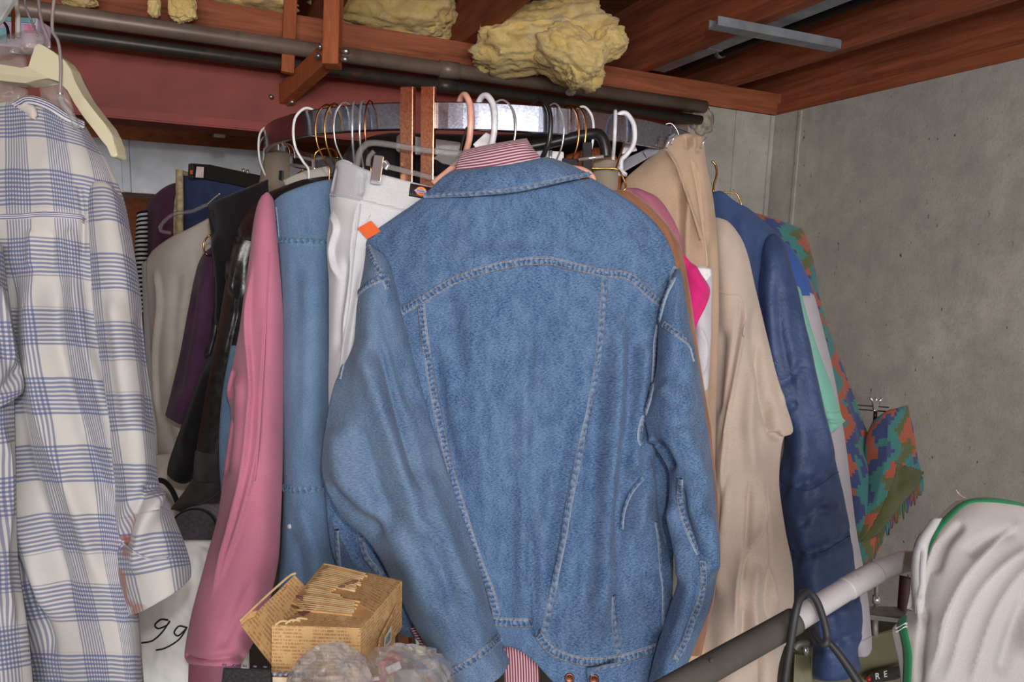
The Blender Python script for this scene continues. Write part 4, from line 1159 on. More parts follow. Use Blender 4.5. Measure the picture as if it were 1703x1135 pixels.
# ---- white tee and striped sweater at the back, maroon shirt, navy jeans, folded cream trousers
t = garment('white_shirt', 'white shirt squeezed between the plaid shirt and the cream jacket', 'shirt', (255, 700, 1.86))
cl([[(236, 440, 1.88), (250, 432, 1.86), (266, 425, 1.87)], [(238, 500, 1.88), (252, 500, 1.85), (268, 500, 1.87)], [(243, 600, 1.88), (256, 600, 1.85), (270, 600, 1.87)], [(248, 660, 1.88), (258, 665, 1.85), (270, 660, 1.87)], [(252, 820, 1.88), (262, 820, 1.85), (272, 820, 1.87)]],
   name='sleeve', mat=cloth_mat('white_jersey', (226, 228, 230), 0.04), t=t, nu=20, nv=60, thick=0.02, bulge=0.006, rip=((0.0015, 5, 40),))
STP = Mat('striped_knit', (40, 40, 46), 0.9, 0, 0.1)
uvx = STP.xyz(STP.coord('UV')); STP.color(STP.mix(STP.math('GREATER_THAN', STP.math('FRACT', STP.math('MULTIPLY', uvx[1], 90)), 0.5), (24, 28, 34), (196, 200, 196))); STP = STP.m
t = garment('striped_sweater', 'thin edge of a black and white striped sweater beside the plaid shirt', 'sweater', (234, 520, 1.95))
cl([[(228, 356, 1.96), (236, 352, 1.95), (246, 350, 1.96)], [(225, 420, 1.96), (234, 420, 1.94), (246, 420, 1.96)], [(226, 520, 1.96), (236, 520, 1.94), (246, 520, 1.96)]], name='sleeve', mat=STP, t=t, nu=16, nv=40, thick=0.02, bulge=0.006)
t = garment('maroon_shirt', 'dark maroon shirt behind the cream jacket, under the grey duct', 'shirt', (270, 470, 2.02))
cl([[(238, 352, 2.03), (256, 326, 2.01), (280, 308, 2.00), (312, 300, 2.01)], [(234, 385, 2.03), (256, 375, 1.99), (282, 370, 1.99), (312, 365, 2.01)], [(232, 450, 2.03), (258, 450, 1.99), (284, 450, 1.99), (312, 450, 2.01)], [(232, 620, 2.03), (258, 620, 1.99), (284, 620, 1.99), (312, 620, 2.01)]],
   name='shoulder', mat=cloth_mat('maroon_cotton', (88, 52, 74), 0.12), t=t, nu=30, nv=40, thick=0.04, bulge=0.008, round_top=0.08, folds=[([(275, 330), (268, 400), (262, 460)], 8, 0.008)])
t = garment('folded_trousers', 'edge of folded cream trousers standing upright by the navy jeans', 'trousers', (299, 470, 1.95))
cl([[(293, 284, 1.965), (298, 282, 1.955), (305, 284, 1.96)], [(294, 360, 1.965), (299, 360, 1.95), (305, 360, 1.96)], [(292, 470, 1.965), (298, 470, 1.95), (304, 470, 1.96)]], name='leg', mat=cloth_mat('yellowed_canvas', (206, 190, 150), 0.2, big=60), t=t, nu=12, nv=40, thick=0.05, bulge=0.006, rip=((0.0012, 5, 9),))
NAVYJ = denim_mat('navy_jeans_blue', (40, 50, 86), (72, 84, 124), (80, 90, 130), 0.8, 0.2, 4.0)
t = garment('navy_jeans', 'navy blue jeans clipped under the black plastic hanger bar', 'jeans', (365, 560, 1.96))
cl([[(304, 292, 1.98), (345, 296, 1.96), (390, 306, 1.95), (440, 322, 1.96)], [(304, 340, 1.98), (345, 345, 1.955), (390, 355, 1.95), (440, 365, 1.96)], [(305, 420, 1.98), (345, 420, 1.955), (390, 425, 1.95), (440, 430, 1.96)], [(305, 560, 1.98), (345, 560, 1.955), (390, 560, 1.95), (440, 560, 1.96)]],
   name='leg', mat=NAVYJ, t=t, nu=36, nv=40, thick=0.03, bulge=0.006, folds=[([(335, 310), (340, 400), (342, 500)], 9, -0.005)], rip=((0.0008, 12, 30),))
BLKP = WIRE_MATS['black']
t = thing('black_trouser_hanger', 'black plastic trouser hanger bar with a pale price label, below the duct', 'hanger', P(370, 300, 1.93))
pplate('bar', [(316, 271, 1.935), (350, 274, 1.93), (440, 293, 1.92), (440, 318, 1.92), (345, 296, 1.93), (315, 296, 1.935)], 0.014, BLKP, t, bev=0.003)
pplate('price_label', [(327, 277, 1.925), (339, 278, 1.925), (338, 296, 1.925), (325, 295, 1.925)], 0.002, simple('label_paper', (222, 204, 204), 0.7), t, bev=0.0004)
pplate('clip_end', [(313, 272, 1.925), (322, 273, 1.925), (321, 297, 1.925), (312, 296, 1.925)], 0.012, simple('clip_black', (52, 40, 38), 0.4, var=0.3, scale=120), t)
pplate('size_marker', [(316, 283, 1.922), (320, 283, 1.922), (320, 290, 1.922), (316, 290, 1.922)], 0.002, simple('orange_dot', (206, 92, 52), 0.6), t, bev=0.0003)
for a in ((404, 281), (411, 283)):
    ptube('chrome_clip', [(a[0], a[1], 1.92), (a[0] + 2, a[1] + 6, 1.92)], 0.004, CHROME_S, t, smooth=False)
# ---- beige trousers waistband under the hook cluster
BEIGE = cloth_mat('beige_rib', (190, 172, 150), 0.08, 900, 0.2, rib=420)
t = garment('beige_trousers', 'beige ribbed waistband clipped at the far end of the ring', 'trousers', (455, 420, 1.62))
cl([[(442, 256, 1.66), (462, 252, 1.63), (484, 256, 1.64)], [(434, 285, 1.66), (456, 280, 1.62), (482, 284, 1.63)], [(428, 330, 1.66), (452, 330, 1.615), (480, 330, 1.63)], [(424, 420, 1.66), (450, 420, 1.615), (478, 420, 1.63)]], name='waist', mat=BEIGE, t=t, nu=26, nv=40, thick=0.03, bulge=0.006, rip=((0.001, 5, 60),))
pplate('belt_loop', [(464, 283, 1.605), (471, 284, 1.605), (470, 300, 1.605), (463, 299, 1.605)], 0.004, BLKP, t)
t = thing('clear_skirt_hanger', 'small clear plastic skirt hanger under the brass hook, left of the dark collar', 'hanger', P(520, 270, 1.55))
for a, b in (((484, 258, 1.56), (520, 266, 1.54)), ((484, 274, 1.56), (520, 280, 1.54)), ((520, 266, 1.54), (540, 262, 1.52)), ((484, 258, 1.56), (484, 274, 1.56))):
    ptube('rail', [a, b], 0.0035, CLEARP, t, smooth=False)
ptube('gilt_bow', [(520, 276, 1.53), (525, 255, 1.53), (540, 247, 1.53), (556, 250, 1.53), (562, 264, 1.53)], 0.0024, GOLD, t)
pplate('clip', [(518, 264, 1.525), (523, 265, 1.525), (524, 281, 1.525), (518, 281, 1.525)], 0.006, CHROME_S, t)
t = garment('white_blouse', 'sliver of a white blouse collar under the clear skirt hanger', 'blouse', (500, 330, 1.5))
cl([[(470, 300, 1.52), (500, 288, 1.50), (545, 276, 1.49)], [(476, 316, 1.52), (505, 302, 1.49), (548, 290, 1.48)], [(480, 350, 1.52), (510, 345, 1.49), (548, 340, 1.48)]], name='collar', mat=cloth_mat('white_poplin', (220, 214, 204), 0.04), t=t, nu=24, nv=20, thick=0.02, bulge=0.006, round_top=0.1)
# ---- white trousers
WHT = cloth_mat('white_drill', (222, 222, 226), 0.03, 1100, 0.18, big=10)
WHTG = cloth_mat('white_drill_band', (196, 196, 202), 0.05, 1100, 0.18, big=10)
t = garment('white_trousers', 'white work trousers clipped on the clear hanger behind the denim jacket', 'trousers', (600, 700, 1.26))
WT_rows = [
    [(560, 270, 1.278), (575, 266, 1.253), (618, 285, 1.243), (730, 314, 1.253)],
    [(549, 322, 1.278), (570, 326, 1.238), (618, 337, 1.228), (726, 352, 1.243)],
    [(550, 360, 1.273), (574, 362, 1.230), (618, 368, 1.223), (706, 380, 1.238)],
    [(545, 400, 1.273), (572, 402, 1.228), (614, 408, 1.223), (680, 415, 1.233)],
    [(547, 460, 1.268), (572, 462, 1.224), (605, 465, 1.218), (650, 466, 1.228)],
    [(547, 540, 1.263), (570, 542, 1.220), (600, 545, 1.216), (640, 545, 1.223)],
    [(547, 630, 1.258), (568, 632, 1.218), (595, 632, 1.216), (630, 632, 1.220)],
    [(548, 700, 1.258), (568, 700, 1.218), (595, 700, 1.216), (630, 700, 1.220)],
]
WT = cloth(WT_rows, nu=60, nv=120, thick=0.03, bulge=0.006, round_top=0.015, folds=[([(555, 350), (566, 380), (558, 420), (570, 470)], 8, 0.010, 's'), ([(600, 330), (590, 400), (584, 480), (570, 580)], 7, 0.008, 's'), ([(580, 420), (572, 500), (562, 600)], 7, -0.006), ([(606, 440), (592, 520), (578, 620)], 6, 0.006), ([(560, 275), (556, 300), (552, 325)], 5, -0.005), ([(604, 285), (600, 330)], 5, -0.005)], rip=((0.0008, 10, 30),), seed=12)
emit_split(WT, [('waistband', [(540, 260), (612, 280), (602, 334), (545, 326)], WHTG), ('waistband', [(612, 280), (760, 320), (740, 365), (602, 334)], WHT)], ('leg', WHT), t)
ribbon('seam', [(550, 324), (575, 328), (600, 334)], 0.003, [WT], WHTG, t, 0.0012)
ribbon('seam', [(600, 334), (650, 347), (690, 354)], 0.003, [WT], WHT, t, 0.0012)
ribbon('seam', [(600, 340), (588, 420), (578, 520), (562, 640)], 0.003, [WT], WHTG, t, 0.0012)
BLKL = simple('black_label', (34, 30, 30), 0.6)
mk_ = ribbon('maker_label', [(681, 316), (697, 319), (716, 323)], 0.022, [WT], BLKL, t, 0.0008, 0.0012)
def disc(name, px, py, rx, ry, surfs, mat, parent, lift, off=0.0):
    h = hit(surfs, px, py); n = h[1] if h[1].dot(CAMP - h[0]) > 0 else -h[1]
    r = CM.to_3x3() @ Vector((1, 0, 0)); r = (r - n * r.dot(n)).normalized(); u = n.cross(r)
    c = h[0] + n * lift; bm = bmesh.new()
    A = [bm.verts.new(c + r * math.cos(a) * rx + u * math.sin(a) * ry) for a in [k * math.pi / 12 for k in range(24)]]
    B = [bm.verts.new(v.co - n * (lift + 0.001)) for v in A]
    bm.faces.new(A)
    for k in range(24): bm.faces.new((A[k], B[k], B[(k + 1) % 24], A[(k + 1) % 24]))
    return from_bm(name, bm, mat, parent), c, r, u, n
disc('label_emblem', 700, 320, 0.0092, 0.0086, [WT], simple('emblem_red', (214, 70, 44), 0.5), mk_, 0.0030)
disc('label_emblem', 700, 320, 0.0078, 0.0072, [WT], simple('emblem_yellow', (240, 184, 80), 0.5), mk_, 0.0034)
_, c0, rx_, uy_, n_ = disc('label_emblem', 700, 320, 0.0060, 0.0055, [WT], simple('emblem_orange', (232, 110, 50), 0.5), mk_, 0.0038)
rib = [c0 + n_ * 0.0006 + rx_ * x + uy_ * y for x, y in ((-0.0115, -0.0002), (-0.0085, 0.0026), (0.005, 0.0026), (0.0085, 0.0004), (0.006, -0.0022), (-0.008, -0.0026))]
plate('label_ribbon', rib, 0.0006, simple('ribbon_blue', (176, 190, 236), 0.5), mk_, bev=0)
quad_text('lettering', 'Dickies', 0.0042, c0 + n_ * 0.0012 - rx_ * 0.001, rx_, uy_, simple('ribbon_ink', (52, 70, 150), 0.5), mk_)
ribbon('size_sticker', [(690, 341), (706, 344)], 0.010, [WT], simple('sticker_grey', (186, 186, 188), 0.6), t, 0.0006, 0.001)
t = thing('orange_price_tag', 'small square orange tag on the white trousers', 'tag', P(613, 384, 1.23))
c = hit([WT], 613, 384)[0]
dT = (CMI @ c).z / -DS - 0.008
pplate('card', [(594, 380, dT), (617, 367, dT - 0.006), (633, 385, dT - 0.010), (611, 398, dT - 0.004)], 0.0012, simple('orange_card', (240, 106, 52), 0.6, var=0.05), t, bev=0.0003)
ptube('string', [(608, 374, dT), (612, 366, dT + 0.002), (616, 358, dT + 0.006)], 0.0005, WIRE_MATS['white'], t)
# ---- clear clip hanger holding the trousers
t = thing('clear_clip_hanger', 'long clear plastic clip hanger holding the white trousers', 'hanger', P(680, 270, 1.234))
ptube('top_rail', [(594, 276, 1.244), (597, 258, 1.244), (604, 245, 1.239), (618, 238, 1.234), (650, 241, 1.232), (700, 249, 1.230), (740, 254, 1.230), (762, 257, 1.232)], 0.0052, CLEARP, t, sides=12)
ptube('lower_rail', [(622, 272, 1.229), (660, 281, 1.228), (700, 291, 1.228), (728, 299, 1.230)], 0.0042, CLEARP, t, sides=12)
ptube('inner_bow', [(612, 276, 1.242), (614, 262, 1.239), (622, 252, 1.234)], 0.004, CLEARP, t, sides=12)
pplate('neck', [(720, 262, 1.226), (744, 248, 1.226), (768, 250, 1.226), (764, 276, 1.226), (736, 272, 1.226)], 0.006, CLEARP, t)
pplate('chrome_clip', [(622, 257, 1.216), (638, 259, 1.216), (632, 303, 1.204), (615, 301, 1.204)], 0.010, CHROME_S, t, bev=0.002)
ptube('clip_spring', [(640, 268, 1.226), (645, 274, 1.226), (641, 282, 1.226)], 0.003, CHROME_S, t)
ptube('hook', [(764, 256, 1.232), (770, 232, 1.244), (778, 205, 1.256), (781, 186, 1.30), (784, 198, 1.305)], 0.0016, simple('dark_wire', (120, 116, 112), 0.3, 0.9), t)
# ---- dark garment inside the rack, top raised to stand for shade under the rail
t = garment('charcoal_blazer', 'charcoal blazer hanging deep inside the rack behind the twin posts', 'blazer', (650, 560, 1.62))
DKC = cloth_mat('charcoal_wool', (48, 47, 52), 0.15, 800, 0.3)
cl([[(572, 262, 1.62), (590, 238, 1.60), (640, 222, 1.58), (710, 222, 1.57), (800, 224, 1.57)], [(552, 290, 1.62), (590, 285, 1.56), (640, 285, 1.545), (710, 285, 1.54), (775, 285, 1.545)], [(545, 360, 1.62), (590, 360, 1.56), (640, 360, 1.54), (710, 360, 1.54), (775, 360, 1.54)], [(545, 560, 1.62), (590, 560, 1.56), (640, 560, 1.54), (710, 560, 1.54), (775, 560, 1.54)]],
   name='shoulder', mat=DKC, t=t, nu=60, nv=50, thick=0.05, bulge=0.008, round_top=0.06, folds=[([(665, 255), (660, 320), (660, 400)], 6, -0.006), ([(730, 260), (736, 330)], 8, 0.008), ([(600, 250), (596, 300), (580, 360)], 8, 0.008)], rip=((0.001, 16, 40),))
t = thing('white_skirt_hanger', 'white plastic hanger bar behind the twin chrome posts', 'hanger', P(700, 240, 1.5))
pplate('bar', [(659, 226, 1.46), (664, 223, 1.46), (765, 236, 1.44), (768, 258, 1.44), (668, 256, 1.46), (658, 250, 1.46)], 0.010, WIRE_MATS['whitep'], t, bev=0.003)
pplate('chrome_clip', [(671, 226, 1.445), (678, 227, 1.445), (677, 252, 1.445), (670, 251, 1.445)], 0.008, CHROME_S, t)

t = thing('wire_hanger', 'brass wire hanger arm holding the maroon shirt behind the navy jeans', 'hanger', P(380, 318, 2.02))
tube('arm', [P(258, 336, 2.02), P(300, 312, 2.02), P(360, 306, 2.03), P(430, 330, 2.03), ring_pt(math.radians(-105), RING_R, RZ - 0.02)], 0.0018, GOLD, t)  # maroon hanger

# ================================================================== garments on the right of the rack
BRN = Mat('brown_suede', (150, 102, 74), 0.8, 0, 0.2)
v = BRN.coord('UV'); BRN.color(BRN.mix(BRN.ramp(BRN.noise(BRN.map(v, (60, 12, 1)), 1.0, 4), 0.3, 0.7), (128, 84, 60), (168, 118, 88))); BRN.sheen(0.3); BRN.bump(BRN.noise(v, 90, 3), 0.3, 0.002); BRN = BRN.m
t = garment('brown_suede_jacket', 'narrow strip of brown suede jacket right behind the denim jacket', 'jacket', (1150, 1090, 1.24))
cl([
    [(990, 322, 1.30), (1012, 316, 1.285), (1034, 317, 1.285), (1050, 322, 1.295)],
    [(1020, 344, 1.30), (1045, 342, 1.275), (1070, 345, 1.275), (1092, 356, 1.295)],
    [(1058, 392, 1.295), (1085, 390, 1.27), (1108, 394, 1.27), (1129, 406, 1.29)],
    [(1078, 480, 1.29), (1104, 478, 1.265), (1126, 478, 1.265), (1146, 478, 1.288)],
    [(1090, 560, 1.285), (1115, 560, 1.26), (1138, 560, 1.26), (1158, 560, 1.284)],
    [(1104, 650, 1.28), (1130, 650, 1.256), (1152, 650, 1.256), (1172, 650, 1.28)],
    [(1116, 730, 1.275), (1142, 730, 1.252), (1164, 730, 1.252), (1184, 730, 1.276)],
    [(1126, 830, 1.27), (1150, 830, 1.248), (1172, 830, 1.248), (1193, 830, 1.27)],
    [(1130, 960, 1.262), (1150, 960, 1.242), (1172, 960, 1.242), (1192, 960, 1.262)],
    [(1110, 1090, 1.255), (1130, 1090, 1.236), (1150, 1090, 1.236), (1166, 1090, 1.255)],
], name='sleeve', mat=BRN, t=t, nu=30, nv=120, thick=0.03, bulge=0.007, round_top=0.03, rip=((0.0014, 9, 22), (0.0007, 5, 10)))
PKK = cloth_mat('pink_knit', (226, 128, 158), 0.12, 420, 0.8)
t = garment('pink_knit_top', 'fuzzy pink knit shoulder peeking over the brown suede strip', 'sweater', (1090, 450, 1.36))
cl([[(1010, 326, 1.39), (1034, 316, 1.37), (1054, 314, 1.38)], [(1040, 345, 1.385), (1070, 330, 1.355), (1093, 331, 1.375)], [(1065, 390, 1.38), (1096, 368, 1.345), (1119, 366, 1.37)], [(1080, 430, 1.38), (1112, 412, 1.345), (1133, 406, 1.37)], [(1090, 470, 1.38), (1116, 460, 1.345), (1138, 456, 1.37)]], name='shoulder', mat=PKK, t=t, nu=26, nv=40, thick=0.03, bulge=0.008, round_top=0.06, rip=((0.0016, 5, 5),))
MAG = cloth_mat('magenta_cotton', (226, 48, 130), 0.05, 1200, 0.15)
t = garment('magenta_shirt', 'bright magenta shirt sleeve poking out beside the tan trousers', 'shirt', (1150, 560, 1.33))
cl([[(1118, 424, 1.35), (1130, 424, 1.33), (1141, 432, 1.34)], [(1122, 455, 1.35), (1145, 452, 1.325), (1166, 458, 1.335)], [(1126, 484, 1.35), (1155, 482, 1.32), (1181, 482, 1.33)], [(1130, 510, 1.35), (1152, 510, 1.32), (1174, 510, 1.33)], [(1136, 538, 1.35), (1148, 538, 1.325), (1160, 536, 1.335)], [(1140, 565, 1.35), (1146, 566, 1.33), (1151, 562, 1.34)]], name='sleeve', mat=MAG, t=t, nu=26, nv=40, thick=0.02, bulge=0.006, folds=[([(1145, 440), (1160, 470), (1174, 490)], 7, 0.006), ([(1150, 540), (1162, 515), (1178, 492)], 4, -0.004)])
t = garment('white_camisole', 'crumpled white cotton top under the magenta sleeve', 'top', (1165, 650, 1.37))
WC = cl([[(1150, 446, 1.385), (1166, 444, 1.37), (1184, 448, 1.38)], [(1150, 500, 1.385), (1166, 500, 1.36), (1184, 500, 1.375)], [(1150, 570, 1.385), (1166, 570, 1.36), (1182, 570, 1.375)], [(1158, 620, 1.385), (1168, 620, 1.365), (1180, 615, 1.375)], [(1166, 650, 1.385), (1170, 650, 1.37), (1174, 645, 1.375)]], name='body', mat=cloth_mat('white_lawn', (216, 214, 222), 0.05), t=t, nu=24, nv=60, thick=0.02, bulge=0.006, folds=[([(1165, 540), (1172, 580), (1168, 630)], 5, 0.008, 's')], rip=((0.0016, 6, 16),))
pplate('care_label', [(1158, 446, 1.352), (1181, 448, 1.352), (1182, 458, 1.352), (1174, 468, 1.352)], 0.001, simple('label_white', (232, 230, 228), 0.7), t, bev=0.0002)

# ---- tan trousers clipped by the waist
TAN = cloth_mat('tan_twill', (194, 167, 142), 0.06, 1000, 0.2, big=10)
TAN2 = cloth_mat('tan_lining', (206, 178, 150), 0.05, 1000, 0.2)
t = garment('tan_trousers', 'tan trousers clipped by the waist with a zip fly, beside the denim jacket', 'trousers', (1165, 1000, 1.38))
TT = cl([
    [(1098, 248, 1.44), (1114, 231, 1.42), (1140, 222, 1.41), (1158, 224, 1.41), (1170, 228, 1.425)],
    [(1066, 274, 1.44), (1098, 272, 1.41), (1136, 272, 1.40), (1160, 272, 1.40), (1174, 270, 1.42)],
    [(1034, 306, 1.44), (1080, 306, 1.405), (1130, 306, 1.395), (1162, 306, 1.395), (1182, 308, 1.418)],
    [(1040, 340, 1.435), (1086, 342, 1.40), (1132, 342, 1.39), (1166, 342, 1.39), (1188, 344, 1.416)],
    [(1072, 410, 1.43), (1105, 412, 1.395), (1140, 412, 1.385), (1170, 412, 1.385), (1194, 412, 1.414)],
    [(1100, 500, 1.425), (1124, 500, 1.39), (1150, 500, 1.38), (1174, 500, 1.38), (1196, 500, 1.41)],
    [(1120, 600, 1.42), (1138, 600, 1.385), (1158, 600, 1.378), (1176, 600, 1.378), (1194, 600, 1.408)],
    [(1136, 700, 1.415), (1150, 700, 1.382), (1164, 700, 1.376), (1178, 700, 1.376), (1190, 700, 1.405)],
    [(1148, 800, 1.41), (1158, 800, 1.38), (1168, 800, 1.374), (1178, 800, 1.374), (1188, 800, 1.40)],
    [(1150, 980, 1.40), (1160, 980, 1.37), (1170, 980, 1.366), (1180, 980, 1.366), (1188, 980, 1.39)],
], name='leg', mat=TAN, t=t, nu=70, nv=150, thick=0.03, bulge=0.006, round_top=0.02, seed=14,
    folds=[([(1106, 246), (1122, 272), (1138, 316), (1152, 356), (1164, 396), (1174, 440)], 9, 0.016, 's'),
           ([(1130, 290), (1128, 380), (1132, 470), (1138, 560)], 9, -0.007), ([(1146, 300), (1142, 400), (1146, 480)], 7, 0.006, 's'),
           ([(1148, 258), (1158, 300), (1166, 350), (1174, 420)], 5, -0.006), ([(1140, 226), (1142, 250)], 4, -0.005), ([(1152, 228), (1154, 250)], 4, 0.005), ([(1162, 232), (1158, 256)], 4, -0.005),
           ([(1180, 380), (1184, 480), (1184, 620), (1180, 720)], 7, -0.005)], rip=((0.0007, 12, 40),))
ribbon('fly_seam', [(1148, 262), (1158, 310), (1166, 360), (1174, 420), (1176, 446)], 0.004, [TT], TAN2, t, 0.0016)
ribbon('zip', [(1176, 440), (1175, 455), (1175, 466)], 0.003, [TT], simple('zip_gilt', (206, 160, 120), 0.4, 0.6), t, 0.0016)
ribbon('placket', [(1108, 250), (1124, 274), (1139, 316), (1152, 354), (1166, 400)], 0.004, [TT], TAN, t, 0.0014)
ribbon('fly_facing', [(1151, 268), (1160, 300), (1165, 340), (1170, 370)], [0.010, 0.010, 0.006, 0.002], [TT], TAN2, t, 0.0006)
GREYP = Mat('smoky_plastic', (150, 150, 160), 0.25, 0, 0.5); GREYP.b.inputs['Transmission Weight'].default_value = 0.35; GREYP = GREYP.m
t = thing('smoky_clip_hanger', 'smoky grey plastic hanger bar angled up to the tan trousers', 'hanger', P(1070, 260, 1.43))
pplate('bar', [(1030, 268, 1.425), (1075, 248, 1.42), (1122, 221, 1.415), (1132, 228, 1.415), (1100, 250, 1.42), (1034, 288, 1.425)], 0.008, GREYP, t, bev=0.002)
pplate('bar_notch', [(1070, 252, 1.412), (1080, 247, 1.412), (1086, 255, 1.412), (1076, 262, 1.412)], 0.004, GREYP, t)
for x, y in ((1112, 240), (1120, 234), (1170, 240)):
    ptube('clip_wire', [(x - 3, y + 6, 1.395), (x, y - 4, 1.39), (x + 5, y - 10, 1.395)], 0.0018, CHROME_S, t)
# white plastic hangers over the ring here
t = hanger(1036, 'whitep', 'white plastic hanger with webbed neck beside the smoky bar', 0.05, 0.0042, 0.9, arms=False, scale=0.55)
pplate('webbed_neck', [(1046, 215, 1.41), (1060, 250, 1.405), (1034, 256, 1.405)], 0.005, WIRE_MATS['whitep'], t)
hanger(1022, 'whitep', 'thin grey white plastic hook next to the webbed neck hanger', 0.03, 0.0032, -0.6, scale=0.5)
t = hanger(806, 'whitep', 'white plastic hanger with a broad flat neck beside the pink hook', 0.05, 0.0052, 0.75, rz=0.006, arms=False)
pplate('flat_neck', [(808, 220, 1.262), (822, 226, 1.262), (826, 244, 1.262), (796, 252, 1.262), (786, 240, 1.262)], 0.005, WIRE_MATS['whitep'], t, bev=0.002)
t = hanger(770, 'pink', 'salmon pink plastic hanger carrying the denim jacket', 0.05, 0.0052, 0.6, rz=0.006, arms=False)
ptube('shoulder_bar', [(720, 306, 1.225), (752, 280, 1.24), (790, 252, 1.262), (860, 262, 1.25), (930, 278, 1.235), (968, 283, 1.225), (985, 296, 1.222), (984, 310, 1.222)], 0.0052, WIRE_MATS['pink'], t, n=60, sides=12)
# ---- black clip hanger and what it holds
t = thing('black_clip_hanger', 'thick glossy black plastic clip hanger beside the striped collar', 'hanger', P(950, 245, 1.3))
ptube('arm', [(872, 246, 1.30), (905, 240, 1.295), (950, 230, 1.285), (985, 223, 1.275), (1000, 228, 1.27), (1006, 244, 1.27), (1008, 262, 1.272)], 0.0095, BLKP, t, n=40, sides=14)
pplate('clip', [(969, 236, 1.268), (985, 236, 1.268), (985, 286, 1.26), (969, 284, 1.26)], 0.010, simple('clip_dull', (44, 44, 48), 0.5), t, bev=0.002)
pplate('clip', [(935, 262, 1.272), (962, 264, 1.272), (962, 284, 1.268), (936, 282, 1.268)], 0.010, simple('clip_dull', (44, 44, 48), 0.5), t, bev=0.002)
ptube('clip_pin', [(962, 266, 1.262), (1004, 260, 1.258)], 0.0028, CHROME_S, t, smooth=False)
t = thing('white_clip_hanger', 'white plastic hanger end with a chrome band behind the denim collar', 'hanger', P(915, 265, 1.31))
pplate('bar', [(882, 248, 1.30), (938, 252, 1.30), (938, 276, 1.30), (890, 274, 1.30)], 0.012, WIRE_MATS['whitep'], t, bev=0.003)
for x in (907, 916):
    ptube('chrome_band', [(x, 251, 1.288), (x - 1, 270, 1.288)], 0.0030, CHROME_S, t, smooth=False)
t = garment('ribbed_skirt', 'oatmeal ribbed waistband hanging by the black clip hanger', 'skirt', (1005, 420, 1.31))
cl([[(986, 268, 1.315), (1006, 266, 1.305), (1029, 268, 1.315)], [(985, 300, 1.315), (1006, 300, 1.30), (1028, 300, 1.312)], [(982, 340, 1.315), (1004, 340, 1.30), (1026, 340, 1.312)], [(980, 430, 1.315), (1004, 430, 1.30), (1024, 430, 1.312)]], name='waistband', mat=cloth_mat('oatmeal_rib', (200, 182, 160), 0.05, 900, 0.2, rib=380), t=t, nu=30, nv=30, thick=0.02, bulge=0.005)
t = garment('rust_leather_coat', 'rust brown leather shoulder behind the black clip hanger', 'coat', (1020, 480, 1.4))
cl([[(940, 258, 1.46), (985, 246, 1.44), (1014, 246, 1.45)], [(940, 280, 1.46), (990, 272, 1.43), (1028, 268, 1.45)], [(940, 340, 1.46), (990, 340, 1.43), (1036, 330, 1.45)], [(940, 480, 1.46), (1000, 480, 1.43), (1050, 480, 1.45)]], name='shoulder', mat=simple('rust_leather', (178, 100, 60), 0.5, var=0.15), t=t, nu=26, nv=30, thick=0.03, bulge=0.008, round_top=0.06)
t = garment('black_coat', 'black coat inside the rack, top raised to stand for shade under the chrome rail', 'coat', (930, 560, 1.6))
cl([[(780, 224, 1.62), (880, 222, 1.60), (980, 222, 1.60), (1080, 244, 1.62)], [(790, 290, 1.62), (880, 285, 1.57), (980, 285, 1.57), (1100, 290, 1.62)], [(780, 400, 1.62), (880, 400, 1.56), (980, 400, 1.56), (1120, 400, 1.62)], [(780, 600, 1.62), (880, 600, 1.56), (980, 600, 1.56), (1130, 600, 1.62)]], name='shoulder', mat=BLK, t=t, nu=40, nv=40, thick=0.05, bulge=0.01, round_top=0.05)  # coat top raised so its black stands for the shade below the rail
t = thing('brass_trouser_hanger', 'thin brass wire frame hanger crossing the oatmeal waistband', 'hanger', P(1000, 300, 1.29))
ptube('wire', [(942, 281, 1.288), (985, 280, 1.285), (1024, 281, 1.282), (1034, 292, 1.28), (1040, 306, 1.28), (1038, 316, 1.28), (1016, 320, 1.285)], 0.0017, GOLD, t, n=60)
ptube('stem', [(1024, 281, 1.282), (1030, 262, 1.30), (1038, 236, 1.33)], 0.0014, GOLD, t)

